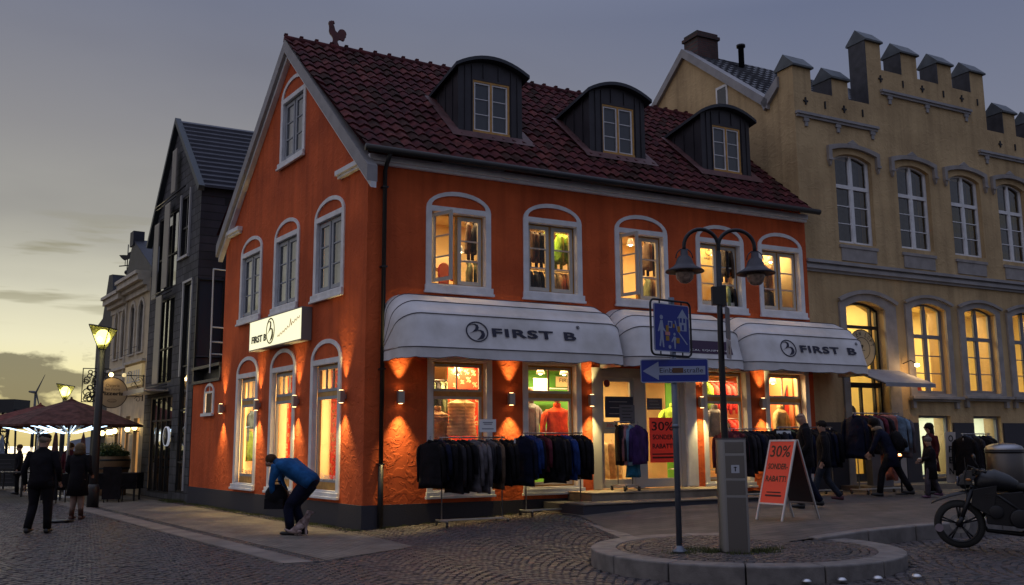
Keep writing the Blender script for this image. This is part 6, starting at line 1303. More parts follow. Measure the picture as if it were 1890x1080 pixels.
b = MB(); b.box(-16.0, -13.4, -.75, 0, 3.22, 3.28); b.box(-16.0, -13.4, -.76, -.751, 3.18, 3.32); b.build('glass_canopy', mAL, sb_)
b = MB(); b.lathe([(.001, -.03), (.26, -.03), (.27, 0), (.26, .03), (.001, .03)], (-12.72, -.2, 1.85), 28, 'y'); b.box(-12.75, -12.69, -.2, 0, 1.82, 1.88); b.build('disc_sign', mDK, sb_)
b = MB(); b.lathe([(.272, -.035), (.288, -.035), (.288, .035), (.272, .035), (.272, -.035)], (-12.72, -.2, 1.85), 28, 'y'); b.build('disc_sign_rim', mat('rim_white', (.5, .52, .6), .4, emit=(.8, .85, 1), es=.25), sb_)
# white-edged steel balcony frame tucked between the two houses
bf = empty('balcony_frame', FM, 'thin white steel balcony frame at the left edge of the orange house upper wall', 'balcony'); b = MB()
def xl_(y): return -.128*y
yy = 9.0; xx0 = xl_(8.9)-.1
pz = [(6.25, 0), (3.95, 0)]
for z in (6.35, 4.75, 4.35, 4.02): b.tube([(xx0-.06, 9.0, z), (xx0+.6, 9.2, z+.0)], .022, 5)
b.tube([(xx0-.06, 9.0, 6.35), (xx0-.04, 9.0, 3.5)], .022, 5); b.build('rail_frame', mat('white_steel', (.6, .62, .66), .4), bf)
# ------------------------------------------------------------------ cream classical house
ch_ = empty('cream_house', FM @ GM, 'cream stucco town house with heavy cornice and arched sash windows beyond the slate house', 'building')
mCR = mat('cream_stucco', (.60, .50, .34), .8, var=.15); mCRT = mat('cream_trim', (.55, .50, .42), .7, var=.15)
wins = [(-17.6, -16.95), (-18.75, -18.15), (-20.0, -19.5), (-21.1, -20.6)]
b = MB(); b.sheet([(-16.3, -.1), (-16.3, 7.2), (-21.8, 7.0), (-21.8, -.1)], 0, [seg(a, c_, 4.75, 6.3, .25, 8) for a, c_ in wins]+[rect(-17.6, -16.8, .6, 2.5), rect(-18.7, -18.1, .1, 2.6), rect(-20.3, -19.2, .5, 2.5)]); b.add([(-21.8, 0, -.1), (-21.8, 8, -.1), (-21.8, 8, 7), (-21.8, 0, 7)], [(0, 1, 2, 3)]); b.build('wall', mCR, ch_, fix=False)
b = MB()
for z0, z1, d in ((6.75, 6.95, .10), (6.95, 7.1, .25), (7.1, 7.3, .42), (7.3, 7.42, .5)):
    b.box(-19.4, -16.35, -d, 0, z0, z1-.002); b.box(-21.9, -19.4, -d+.06, 0, z0-.25, z1-.252)
b.box(-18.9, -16.4, -.14, 0, 4.38, 4.48); b.box(-21.8, -18.9, -.1, 0, 4.3, 4.4); b.box(-21.8, -16.35, -.10, 0, 3.3, 3.42); b.box(-19.46, -19.36, -.06, 0, 0, 6.7)
for a, c_ in wins: b.prism(seg(a-.12, c_+.12, 4.7, 6.3, .37, 8), -.05, 0, holes=[seg(a+.001, c_-.001, 4.75, 6.3, .249, 8)])
b.build('cornice', mCRT, ch_)
for a, c_ in wins:
    b = MB(); frame_bars(b, a, c_, 4.75, 6.3, .1, .06, 2, 1, .05, .06, [5.8]); w = b.build('window', mWH, ch_); g = MB(); pane(g, a, c_, 4.75, 6.5, .14); g.build('pane', mGR2, w, fix=False); g = MB(); pane(g, a, c_, 4.7, 6.6, .3); g.build('curtain', mat('cream_curtain', (.35, .32, .3), .8), w, fix=False)
    b = MB(); [b.tube([(a, -.2, z), (c_, -.2, z)], .012, 5) for z in (4.72, 4.9)]; b.build('window_rail', mDK, w)
b = MB(); b.box(-18.75, -16.5, -.1, 0, 3.6, 4.3); b.build('fascia_sign', mat('lit_fascia', (.45, .40, .25), .6, emit=(1, .7, .3), es=.15), ch_)
b = MB()
for i, x in enumerate((-18.4, -18.1, -17.85, -17.5, -17.2, -16.9)): b.box(x, x+.12, -.115, -.1001, 3.78, 4.12)
b.box(-18.5, -16.7, -.112, -.1001, 3.72, 3.77); b.build('fascia_lettering', mat('fascia_white', (.6, .6, .55), .6), ch_)
b = MB(); b.box(-18.68, -18.12, .10, .14, .1, 2.5); b.build('door', mat('lit_beige_door', (.55, .38, .22), .6, emit=(1, .55, .25), es=.10), ch_)
for a_, b_ in ((-17.58, -16.82), (-20.3, -19.2)): b = MB(); b.box(a_, b_, .12, .14, .6, 2.5); b.build('ground_window', mat('lit_window_orange', (.6, .35, .12), .5, emit=(1, .45, .12), es=.30), ch_)
b = MB()
def slo(s0, z0, s1, z1, y0, y1):
    A_, B_, C_, D_ = gl_(s0, y0), gl_(s0, y1), gl_(s1, y1), gl_(s1, y0); b.add([(*A_, z0), (*B_, z0), (*C_, z1), (*D_, z1)], [(0, 1, 2, 3)])
slo(16.4, 7.4, 19.8, 9.15, .15, 6); slo(19.8, 9.15, 21.2, 7.0, .15, 6)
b.add([(-16.4, .15, 7.4), (-19.8, .15, 9.15), (-21.2, .15, 7.0)], [(0, 1, 2)]); b.box(-20.1, -19.6, .1, .5, 8.9, 9.45); b.build('roof', mat('blue_slate_roof', (.025, .027, .04), .6, var=.3), ch_, fix=False)
dk = empty('dark_gable_house', FM @ GM, 'dark narrow gabled house at the end of the terrace carrying the weather vane', 'building')
b = MB(); b.prism([(-21.85, 0), (-21.85, 7.0), (-22.3, 8.2), (-22.9, 8.25), (-23.6, 6.6), (-24.5, 6.4), (-24.5, 0)], .02, 6); b.build('wall', mat('dark_gable', (.035, .036, .045), .7, var=.3), dk)
wv = empty('weather_vane', FM @ GM @ T((-22.55, .6, 8.25)), 'little iron weather vane with a bird on the far dark gable', 'weather vane')
b = MB(); b.tube([(0, 0, 0), (0, 0, 1.25)], .02, 6); b.ball((0, 0, .12), .10, 10); b.box(-.4, .45, -.012, .012, .38, .42); b.prism([(.3, .34), (.5, .4), (.3, .46)], -.012, .012); b.build('vane_rod', mDK, wv, RZ(R(35)))
b = MB(); b.prism([(-.42, .85), (-.30, .72), (-.16, .62), (.06, .66), (.16, .80), (.24, .88), (.16, .95), (.06, .92), (-.02, .82), (-.2, .84)], -.02, .02); b.box(-.12, -.10, -.01, .01, .42, .64); b.box(-.02, 0, -.01, .01, .42, .64); b.build('vane_bird', mDK, wv, RZ(R(35)))
# roof figure on the orange ridge: rooster joined to a head in profile
rfg = empty('ridge_figure', FM @ T((.52, 4.2, 11.28)), 'dark cut-out rooster joined to a head in profile on the roof ridge', 'roof ornament')
PXf = [(425, 870), (455, 800), (475, 740), (465, 680), (435, 620), (390, 570), (368, 500), (372, 430), (385, 405), (368, 395), (368, 375), (378, 360), (350, 322), (378, 310), (350, 285), (376, 285), (362, 255), (385, 258), (385, 235), (410, 248), (430, 228), (455, 240), (480, 232), (500, 255), (512, 300), (475, 295), (485, 330), (505, 380), (520, 440), (535, 490), (585, 535), (605, 490), (640, 452), (690, 440), (745, 455), (790, 500), (810, 560), (790, 590), (800, 625), (775, 650), (765, 700), (740, 735), (705, 738), (660, 712), (620, 712), (590, 745), (600, 800), (640, 885)]
sc_ = .0125/13.5*1.0
b = MB(); b.prism([((x-530)*sc_*.98, (880-z)*sc_) for x, z in PXf], -.03, .03); b.build('figure', mat('figure_dark', (.10, .022, .025), .6, var=.4), rfg, RZ(-AXD+.2) @ Matrix.Scale(1.08, 4))
# ------------------------------------------------------------------ post lanterns
mFRO = glassmat('frosted_lantern_glass', (.95, .95, .8)); _t = mFRO.node_tree; _m = _t.nodes.new('ShaderNodeMixShader'); _m.inputs[0].default_value = .22; _tl = _t.nodes.new('ShaderNodeBsdfTranslucent'); _tl.inputs[0].default_value = (.9, .85, .3, 1)
_o = [n for n in _t.nodes if n.type == 'OUTPUT_MATERIAL'][0]; _s = _o.inputs[0].links[0].from_socket; _t.links.new(_s, _m.inputs[1]); _t.links.new(_tl.outputs[0], _m.inputs[2]); _t.links.new(_m.outputs[0], _o.inputs[0])
def post_lantern(M, label, H_, sc=1.0, glow=9):
    r_ = empty('post_lantern', M, label, 'street lamp', 'post lanterns along the side street'); z = H_
    b = MB(); b.tube([(0, 0, 0), (0, 0, z*.35), (0, 0, z)], [.115*sc, .10*sc, .085*sc], 14); b.lathe([(.15*sc, 0), (.15*sc, .5), (.12*sc, .6)], n=16); b.build('post', mBK, r_)
    s = sc; b = MB()
    lo = [(-.06*s, -.06*s, z), (.06*s, -.06*s, z), (.06*s, .06*s, z), (-.06*s, .06*s, z)]; hi = [(-.27*s, -.27*s, z+.66*s), (.27*s, -.27*s, z+.56*s), (.27*s, .27*s, z+.56*s), (-.27*s, .27*s, z+.66*s)]
    for i in range(4): b.tube([lo[i], hi[i]], .012*s, 5); b.tube([hi[i], hi[(i+1) % 4]], .012*s, 5)
    b.lathe([(.07*s, -.02), (.075*s, .05), (.05*s, .16*s)], (0, 0, z), 12); b.add(hi+[(x, y, z_+.02) for x, y, z_ in hi], [(0, 1, 2, 3), (4, 5, 6, 7)]); b.build('lantern_cage', mBK, r_)
    b = MB(); b.ball((0, 0, z+.34*s), .185*s, 16, (1, 1, 1.15)); b.build('lamp_globe', mat('lit_globe', (1, .95, .6), .5, emit=(1, .93, .30), es=3.5), r_)
    gp_ = MB()
    for i in range(4): gp_.add([Vector(lo[i]), Vector(lo[(i+1) % 4]), Vector(hi[(i+1) % 4]), Vector(hi[i])], [(0, 1, 2, 3)])
    gp_.build('glass_side', mFRO, r_, fix=False)
    light('lantern_light', 'POINT', (0, 0, z+.33*s), glow, (1, .85, .35), .26*s, r_)
post_lantern(T((-10.97, 25.16, 0)), 'nearest post lantern, glowing yellow above the dark pole left of the slate house', 4.12, 1.0, 60)
post_lantern(T((-23.6, 50.0, 0)), 'distant post lantern, glowing yellow above the red parasols', 4.0, 1.25, 60)
# ------------------------------------------------------------------ pizzeria terrace at the end of the street
mPAR = fabric('parasol_red', (.12, .050, .042)); mPAR2 = fabric('parasol_red_bright', (.17, .045, .035))
def parasol(M, hw, zt, ze, label, ma, strips=True):
    r_ = empty('parasol', M, label, 'parasol'); b = MB(); n = 8
    ring = [(hw*math.cos(2*math.pi*(i+.5)/n)*1.08, hw*math.sin(2*math.pi*(i+.5)/n)*1.08, ze) for i in range(n)]
    mid = [(x*.5, y*.5, ze+(zt-ze)*.56) for x, y, z in ring]; cap = [(x*.09, y*.09, zt-.05) for x, y, z in ring]; low = [(x, y, z-.06) for x, y, z in ring]
    b.add(cap+mid+ring+low, [(k*n+i, k*n+(i+1) % n, (k+1)*n+(i+1) % n, (k+1)*n+i) for k in range(3) for i in range(n)]); b.build('canopy', ma, r_, fix=False)
    b = MB(); b.lathe([(.30, -.10), (.04, .03), (.03, .08), (.001, .1)], (0, 0, zt), 8); b.build('top_cap', ma, r_)
    b = MB(); b.tube([(0, 0, 0), (0, 0, zt)], .045, 10); b.box(-.4, .4, -.4, .4, 0, .06); b.build('pole', mAL, r_)
    for x, y, z in ring:
        b = MB(); b.tube([(0, 0, ze-.25), (x*.5, y*.5, ze+(zt-ze)*.5)], .018, 5); b.tube([(0, 0, zt-.1), (x*.98, y*.98, ze)], .016, 5); b.build('rib', mAL, r_)
        if strips: b = MB(); b.tube([(x*.08, y*.08, ze-.26), (x*.50, y*.50, ze-.02)], .017, 5); b.build('light_strip', mat('cold_led', (.7, .85, 1), .5, emit=(.55, .78, 1), es=2.6), r_)
    if strips: light('parasol_light', 'POINT', (0, .0, ze-.35), 3.5, (.7, .85, 1), .3, r_)
    return r_
parasol(T((-13.95, 30.0, 0)) @ RZ(.2), 2.05, 3.03, 2.24, 'large dark red parasol with cold light strips, in front by the pizzeria', mPAR)
parasol(T((-17.9, 36.0, 0)) @ RZ(.5), 2.4, 3.12, 2.32, 'second red parasol with light strips, left behind the large one', mPAR2)
parasol(T((-22.2, 45.0, 0)) @ RZ(.1), 2.2, 3.38, 2.8, 'far parasol with pale top peeking over the red ones', fabric('parasol_pale', (.30, .30, .33)), False)
for i, (x, z, ma, l) in enumerate([(-32.1, 2.2, cBGY, 'furled grey parasol farthest left on the quay'), (-30.0, 2.4, cBGY, 'furled grey parasol second from left on the quay'), (-29.3, 2.5, mPAR, 'furled dark red parasol on the quay beside a grey one'), (-27.8, 2.35, mPAR, 'furled red parasol farthest right on the quay')]):
    r_ = empty('furled_parasol', T((x, 60+i*.6, 0)), l, 'parasol'); b = MB(); b.tube([(0, 0, 0), (0, 0, z)], .03, 6); b.build('pole', mAL, r_); b = MB(); b.lathe([(.05, .7), (.24, .85), (.20, 1.3), (.12, z-.3), (.02, z+.1)], n=10); b.build('canopy', ma, r_)
# tables, chairs and planters
def table(M, w_, d_, label):
    r_ = empty('cafe_table', M, label, 'table'); b = MB(); b.box(-w_/2, w_/2, -d_/2, d_/2, .74, .78); b.build('table_top', mBK, r_)
    for sx_ in (-1, 1):
        for sy_ in (-1, 1): b = MB(); b.box(sx_*(w_/2-.05)-.025, sx_*(w_/2-.05)+.025, sy_*(d_/2-.05)-.025, sy_*(d_/2-.05)+.025, 0, .74); b.build('leg', mBK, r_)
    return r_
table(T((-12.1, 28.0, 0)) @ RZ(R(10)), 2.3, .85, 'long dark cafe table between the woman and the slate house')
b = MB(); b.box(-1.17, 1.17, -.44, .44, .782, .80); b.box(-1.17, 1.17, -.455, -.441, .35, .80); b.box(1.171, 1.185, -.44, .44, .35, .80); window_item('tablecloth', b, cBLK, T((-12.1, 28.0, 0)) @ RZ(R(10)), 'black cloth hanging over the long cafe table', 'tablecloth')
def chair(M, label):
    r_ = empty('cafe_chair', M, label, 'chair', 'dark cafe chairs'); b = MB(); b.box(-.22, .22, -.22, .22, .43, .47); b.build('seat', mBK, r_)
    b = MB(); b.box(-.22, .22, .19, .22, .55, .92); b.build('backrest', mBK, r_)
    for sx_ in (-1, 1):
        for sy_ in (-1, 1): b = MB(); b.tube([(sx_*.2, sy_*.2, 0), (sx_*.2, sy_*.2, .92 if sy_ > 0 else .43)], .018, 6); b.build('leg', mBK, r_)
    b = MB(); b.box(-.25, .25, .225, .27, .10, 1.0); b.build('draped_blanket', cBLK, r_)
chair(T((-12.9, 27.1, 0)) @ RZ(R(170)), 'dark cafe chair with a blanket at the left end of the long table'); chair(T((-11.35, 27.35, 0)) @ RZ(R(190)), 'dark cafe chair with a blanket at the right end of the long table')
def leaves(mb, c, r, n, s, flat=1.0, seed=1):
    rnd = random.Random(seed)
    for _ in range(n):
        d = Vector((rnd.gauss(0, 1), rnd.gauss(0, 1), rnd.gauss(0, 1)*flat)); d = d.normalized()*r*rnd.uniform(.3, 1.0)
        p = Vector(c)+Vector((d.x, d.y, d.z*flat)); a = Vector((rnd.uniform(-1, 1), rnd.uniform(-1, 1), rnd.uniform(-1, 1))).normalized()*s; b_ = a.orthogonal().normalized()*s*.5
        mb.add([p-a, p+b_, p+a, p-b_], [(0, 1, 2, 3)])
mLF = mat('box_leaf', (.035, .075, .02), .6, var=.5, vscale=12)
r_ = empty('barrel_planter', T((-12.9, 31.0, 0)), 'wooden half barrel planter with low green plants behind the long table', 'planter')
b = MB(); b.lathe([(.42, .65), (.48, .9), (.50, 1.05), (.46, 1.25), (.43, 1.25), (.42, 1.15), (.001, 1.15)], n=24); b.lathe([(.40, 0), (.42, .65), (.30, .66), (.001, .66)], n=18); b.build('barrel', mat('barrel_wood', (.22, .12, .06), .7, var=.3), r_)
b = MB(); b.lathe([(.488, .84), (.492, .9), (.484, .9)], n=24); b.lathe([(.50, 1.10), (.49, 1.16), (.48, 1.16)], n=24); b.build('hoop', mDK, r_); b = MB(); leaves(b, (0, 0, 1.32), .45, 500, .06, .4); b.build('foliage', mLF, r_, fix=False)
for i, (s, o_, l) in enumerate([(17.75, .55, 'round clipped bush in a pot by the lit cream house wall'), (19.6, .5, 'looser potted bush farther along the cream house wall')]):
    P = g2w(s, o_, 0); r_ = empty('potted_bush', T(P), l, 'plant'); b = MB(); b.lathe([(.22, 0), (.30, .7), (.27, .7), (.001, .65)], n=16); b.build('pot', mGR, r_); b = MB(); b.tube([(0, 0, .6), (0, 0, 1.2)], .03, 6); b.build('trunk', mat('bark', (.08, .05, .03), .9), r_); b = MB(); leaves(b, (0, 0, 1.35), .36, 900, .045, 1, i+3); b.build('crown', mLF, r_, fix=False)
for i, (s, z, l) in enumerate([(20.6, 2.06, 'fifth wall lantern from the slate house on the cream house'), (20.15, 2.06, 'fourth wall lantern from the slate house on the cream house'), (19.6, 2.09, 'third wall lantern from the slate house, left of the lit door'), (17.75, 2.13, 'second wall lantern from the slate house, right of the lit door'), (16.8, 2.17, 'wall lantern of the cream house nearest the slate house'), (21.6, 2.04, 'farthest wall lantern, at the end of the cream house')]):
    r_ = empty('wall_lantern', FM @ GM @ T((-s, 0, z)), l, 'wall lamp', 'small wall lanterns on the cream house'); b = MB(); b.tube([(0, 0, -.12), (0, -.15, -.14), (0, -.15, -.10)], .012, 6); b.lathe([(.09, -.11), (.09, -.09), (.001, -.09)], (0, -.15, 0), 8); b.lathe([(.09, .12), (.001, .18)], (0, -.15, 0), 8); b.build('bracket', mBK, r_); b = MB(); b.ball((0, -.15, .01), .085, 12, (1, 1, 1.2)); b.build('lamp_glass', mat('lantern_glow', (1, .9, .6), .5, emit=(1, .80, .32), es=5), r_)
    light('lantern_light', 'POINT', (0, -.24, 0), 4.5, (1, .68, .3), .06, r_)
# hanging pizzeria sign on a wrought iron bracket
GMs = FM @ GM @ T((-16.4, 0, 0)) @ RZ(R(0))
Msign = T(g2w(16.4, 1.0, 3.29)) @ RZ(math.atan2(NG.y, NG.x)+math.pi)   # board square to the wall, facing up the street
pz_ = empty('pizzeria_sign', Msign, 'round hanging pizzeria sign on a scrolled iron bracket above the street', 'sign')
cir2 = lambda r, k=40: [(r*math.cos(2*math.pi*i/k), r*.5/.47*math.sin(2*math.pi*i/k)) for i in range(k)]
b = MB(); b.prism(cir2(.45), -.015, .015); b.build('sign_disc', mat('sign_cream', (.46, .35, .22), .6), pz_); b = MB(); b.prism(cir2(.475), -.02, .02, holes=[cir2(.45)]); b.build('sign_rim', mat('dark_wood_rim', (.035, .02, .015), .5), pz_)
mBRT = mat('brown_print', (.06, .03, .012), .6)
textfit('Osteria', .42, .10, T((.0, -.018, .24)), mBRT, pz_, ext=.001); textfit('bei Fiore', .46, .085, T((0, -.018, .12)), mBRT, pz_, ext=.001); textfit('Pizzeria', .72, .13, T((0, -.018, -.02)), mat('dark_brown_print', (.02, .008, .005), .6), pz_, ext=.001, bold=.006)
b = MB(); b.prism([(.14*math.cos(t_), -.26+.06*math.sin(t_)) for t_ in [2*math.pi*i/24 for i in range(24)]], -.017, -.0155, holes=[[(.125*math.cos(t_), -.26+.05*math.sin(t_)) for t_ in [2*math.pi*i/24 for i in range(24)]]]); b.box(-.10, .10, -.0175, -.0155, -.28, -.265); b.build('oval_mark', mBRT, pz_)
b = MB(); b.tube([(-.5, 0, .58), (1.0, 0, .58)], .018, 6); b.tube([(.95, 0, .62), (.95, 0, -.25)], .018, 6); b.tube([(.45, 0, -.1), (.95, 0, -.1)], .012, 6); b.tube([(0, 0, .48), (0, 0, .58)], .01, 5)
def spiral(cx, cz, r, a0, turns, sgn=1): return [(cx+(r*(1-t*.75))*math.cos(a0+sgn*2*math.pi*turns*t), 0, cz+(r*(1-t*.75))*math.sin(a0+sgn*2*math.pi*turns*t)) for t in [i/18 for i in range(19)]]
for a in ((.80, .42, .13, 0, 1.3, 1), (.62, .28, .10, 2, 1.2, -1), (.82, .10, .11, 1, 1.3, 1), (.80, -.20, .10, 3, 1.2, -1), (.5, .66, .09, 4, 1.2, 1)): b.tube(spiral(*a), .009, 5)
b.tube([(.55, 0, .56), (.70, 0, .35), (.93, 0, -.05)], .012, 5); b.build('iron_bracket', mBK, pz_)
for i, (x, e, l) in enumerate(((-.12, 16, 'lit'), (.28, 0, 'off'))):
    b = MB(); b.tube([(x, -.02, .58), (x, -.16, .66), (x, -.24, .60)], .01, 5); b.build('lamp_arm', mBK, pz_); b = MB(); b.ball((x, -.25, .57), .07, 12); b.build('sign_lamp', mat('sign_glow', (1, .8, .5), .5, emit=(1, .70, .25), es=8) if e else mat('sign_lamp_dim', (.6, .5, .3), .4, emit=(1, .8, .4), es=.6), pz_)
    if e: light('sign_light', 'POINT', (x, -.30, .50), 2.2, (1, .7, .35), .06, pz_)
# openwork iron sign beyond the post
b = MB(); b.box(-.02, .02, -.45, .45, 0, .03); b.box(-.02, .02, -.45, .45, 1.17, 1.2); b.box(-.02, .02, -.45, -.42, .03, 1.17); b.box(-.02, .02, .42, .45, .03, 1.17)
random.seed(8)
for i in range(34): y, z, r = random.uniform(-.36, .36), random.uniform(.1, 1.1), random.uniform(.06, .12); b.tube([(0, y+r*math.cos(a), z+r*math.sin(a)) for a in [2*math.pi*j/8 for j in range(9)]], .018, 4)
b.tube([(0, .45, .6), (0, 3.0, .6)], .03, 5); window_item('openwork_sign', b, mBK, T((-14.75, 33.5, 3.1)) @ RZ(R(-62)), 'openwork iron sign panel seen just left of the nearest lantern post', 'sign')
# chalk menu board and people at the terrace
r_ = empty('menu_board', T((-19.1, 36.1, 0)), 'dark chalk menu board standing at the left edge of the street', 'menu board'); b = MB(); b.box(-.5, .45, -.03, .03, .10, 1.28); b.build('board', mat('chalk_board', (.02, .024, .035), .6), r_); b = MB(); b.box(-.54, -.5, -.04, .04, 0, 1.32); b.box(.45, .49, -.04, .04, 0, 1.32); b.box(-.5, .45, -.04, .04, 1.28, 1.32); b.build('frame', mat('board_frame', (.05, .05, .07), .5), r_); b = MB()
for i in range(7): b.box(-.4, .35-.07*(i % 3), -.033, -.031, .25+.14*i, .265+.14*i)
b.build('chalk_lines', mat('chalk', (.12, .12, .15), .8), r_)
for i, (x, y, H_, c_, hc, l) in enumerate([(-14.6, 31.6, 1.68, cMAR, cBH, 'guest in a maroon coat standing under the large parasol'), (-15.4, 33.2, 1.72, cDGY, cGH, 'guest in a charcoal coat standing right of the parasol pole'), (-14.0, 33.4, 1.6, cNAV, cDH, 'guest in navy standing deeper under the large parasol'), (-16.6, 32.2, 1.65, cBLK, cBH, 'dark guest standing under the left side of the large parasol')]):
    person(T((x, y, 0)) @ RZ(R(40*i)), l, dict(), H_, c_, cBLK, mBK, hc, None, .2, 1.1, group='guests on the terrace')
for i, (x, y) in enumerate([(-14.6, 34.5), (-16.2, 31.0), (-18.4, 35.4)]): table(T((x, y, 0)), 1.2, .8, ['dark terrace table under the right side of the large parasol', 'dark terrace table at the front edge of the large parasol', 'dark terrace table between the two red parasols'][i])
b = MB(); b.ball((0, 0, 0), .05, 8); window_item('bicycle_light', b, mat('white_blue_glare', (1, 1, 1), .5, emit=(.9, 1, 1), es=18), T((-18.3, 38.0, 1.12)), 'white bicycle headlight glaring left of the capped man', 'lamp')
bi = empty('bicycle', T((-18.3, 38.4, 0)) @ RZ(R(80)), 'dark parked bicycle behind the bright white headlight', 'bicycle')
for x in (-.52, .52): b = MB(); b.tube([(x+.33*math.cos(a), 0, .34+.33*math.sin(a)) for a in [2*math.pi*j/24 for j in range(25)]], .018, 5); [b.tube([(x, 0, .34), (x+.33*math.cos(a), 0, .34+.33*math.sin(a))], .003, 3) for a in [math.pi*j/6 for j in range(12)]]; b.build('wheel', mBK, bi)
b = MB()
for p in ([(-.52, 0, .34), (-.1, 0, .30), (.38, 0, .78), (-.22, 0, .80), (-.1, 0, .30)], [(-.52, 0, .34), (-.22, 0, .80)], [(.52, 0, .34), (.38, 0, .95), (.42, -.25, 1.02)], [(.38, 0, .95), (.42, .25, 1.02)], [(-.22, 0, .8), (-.24, 0, .95)]): b.tube(p, .016, 6)
b.build('frame', mDK, bi); b = MB(); b.ball((-.25, 0, .97), .11, 8, (1.2, .6, .3)); b.build('saddle', mBK, bi)
# parked car at the frame edge on the quay
cr = empty('parked_car', T((-29.9, 52.5, 0)) @ RZ(R(8)), 'dark parked car at the left picture edge beyond the menu board', 'car')
b = MB(); pf = [(-2.1, .35), (2.05, .35), (2.1, .75), (1.9, .95), (.9, 1.02), (.3, 1.45), (-1.1, 1.48), (-1.9, 1.0), (-2.12, .9)]; b.prism(pf, -.82, .82); b.build('body', mat('car_paint_dark', (.015, .017, .022), .25), cr, bevel=.06)
b = MB(); b.prism([(.82, 1.03), (.26, 1.40), (-1.05, 1.43), (-1.7, 1.03)], -.83, .83); b.build('side_window', mat('car_glass', (.03, .035, .05), .1), cr)
for x in (-1.3, 1.3):
    for y in (-.8, .8): b = MB(); b.lathe([(.001, -.1), (.32, -.1), (.33, 0), (.32, .1), (.001, .1)], (x, y, .33), 20, 'y'); b.build('wheel', mTY, cr)
for y in (-.6, .6): b = MB(); b.ball((2.05, y, .75), .12, 10, (.5, 1.2, .8)); b.build('headlight', mat('pale_lens', (.4, .4, .42), .2), cr)
# gangway bridge, crane, wind turbine, quay railing
r_ = empty('ferry_gangway', T((0, 120, 0)), 'dark covered ferry gangway on a trestle at the left edge of the harbour', 'gangway'); b = MB()
b.box(-75, -62.0, -2, 2, 5.7, 7.35); b.box(-62.0, -57.2, -1.6, 1.6, 5.4, 6.1); b.build('deck_housing', mat('gangway_dark', (.02, .02, .024), .6), r_); b = MB()
for x, x2 in ((-64.3, -63.8), (-62.9, -63.2)):
    for y in (-1, 1): b.tube([(x, y, -1), (x2, y, 5.7)], .14, 6)
for z in (1.2, 3.4): b.tube([(-64.2, -1, z), (-62.9, -1, z)], .1, 5)
b.tube([(-64.2, -1, 1.2), (-62.9, -1, 3.4)], .08, 5); b.tube([(-62.9, -1, 1.2), (-64.0, -1, 3.4)], .08, 5); b.tube([(-59.9, 0, 5.4), (-59.9, 0, -1)], .15, 6); b.build('trestle', mDK, r_)
r_ = empty('lattice_crane', T((0, 260, 0)), 'thin yellow lattice crane boom far behind the gangway', 'crane'); b = MB()
p0, p1 = Vector((-141, 0, 14.5)), Vector((-137.3, 0, .5)); k = 22
for s_ in (-.6, .6):
    b.tube([p0+Vector((s_*.4, 0, 0)), p1+Vector((s_, 0, 0))], .10, 4)
for i in range(k): a, c_ = p0.lerp(p1, i/k), p0.lerp(p1, (i+1)/k); s_ = .6 if i % 2 else -.6; b.tube([a+Vector((s_*.7, 0, 0)), c_-Vector((s_*.7, 0, 0))], .07, 4)
b.build('boom', mat('crane_yellow', (.16, .11, .03), .6), r_)
r_ = empty('wind_turbine', T((-755, 1500, 0)), 'white wind turbine standing on the horizon left of the nearest umbrellas', 'wind turbine'); mWT = mat('turbine_grey', (.10, .10, .10), .6)
b = MB(); b.tube([(0, 0, 0), (0, 0, 84)], [2.6, 1.6], 12); b.build('tower', mWT, r_); b = MB(); b.tube([(-11, 2, 86.5), (-2, -2, 85.3), (3, -4, 84.5)], [1.5, 2.2, 1.8], 10); b.build('nacelle', mWT, r_)
for an in (24, 144+18, 264+4):
    a = R(an); L_ = 31 if an != 268 else 8; b = MB(); d = Vector((math.sin(a), 0, math.cos(a))); h0 = Vector((3, -5, 84.5)); pr = Vector((d.z, 0, -d.x)); b.hexa([h0+pr*1.4, h0+pr*1.4+Vector((0, .6, 0)), h0-pr*1.4+Vector((0, .6, 0)), h0-pr*1.4], [h0+d*L_+pr*.3, h0+d*L_+pr*.3+Vector((0, .3, 0)), h0+d*L_-pr*.3+Vector((0, .3, 0)), h0+d*L_-pr*.3]); b.build('blade', mWT, r_)
r_ = empty('quay_railing', T((0, 66, 0)), 'low dark railing along the quay edge beyond the parasols', 'railing'); b = MB()
for z in (.55, 1.05): b.tube([(-48, 0, z), (-18, 0, z)], .035, 5)
for i in range(21): b.tube([(-48+1.5*i, 0, 0), (-48+1.5*i, 0, 1.08)], .035, 5)
b.build('rails', mDK, r_)
b = MB(); b.prism([(-6, 0), (6, 0), (6, 2.0), (0, 3.2), (-6, 2.0)], -3, 3); b.box(-5, -3, -3.02, -3, .8, 1.7); b.box(1, 3, -3.02, -3, .8, 1.7)
window_item('white_marquee', b, mat('marquee_cloth', (.30, .34, .42), .7), T((-32.5, 86, 0)), 'pale blue marquee roof on the far quay under the parasol edge', 'tent')
# ------------------------------------------------------------------ GROUND
def inpoly(x, y, P):
    c_ = False; n = len(P)
    for i in range(n):
        x1, y1 = P[i]; x2, y2 = P[i-1]
        if (y1 > y) != (y2 > y) and x < (x2-x1)*(y-y1)/(y2-y1)+x1: c_ = not c_
    return c_
ICX, IOC, IR, IZ = 3.0, 7.5, 2.0, .21
IC = Vector((3.02, 12.80, 0))
mCO2 = mat('cobble_warm', (.082, .058, .054), .6, var=.45, vscale=7, bump=.5, bscale=60); mCO3 = mat('cobble_dark', (.045, .040, .044), .5, var=.5, vscale=7, bump=.5, bscale=60)
mCOB = mat('cobble_stone', (.064, .051, .054), .55, var=.55, vscale=9, col2=(.03, .026, .028), bump=.5, bscale=60, detail=6)
mFAR = brickmat('far_cobbles', (.07, .058, .056), (.04, .034, .036), (.018, .016, .018), .13, .11, ms=.014, bump=.9)
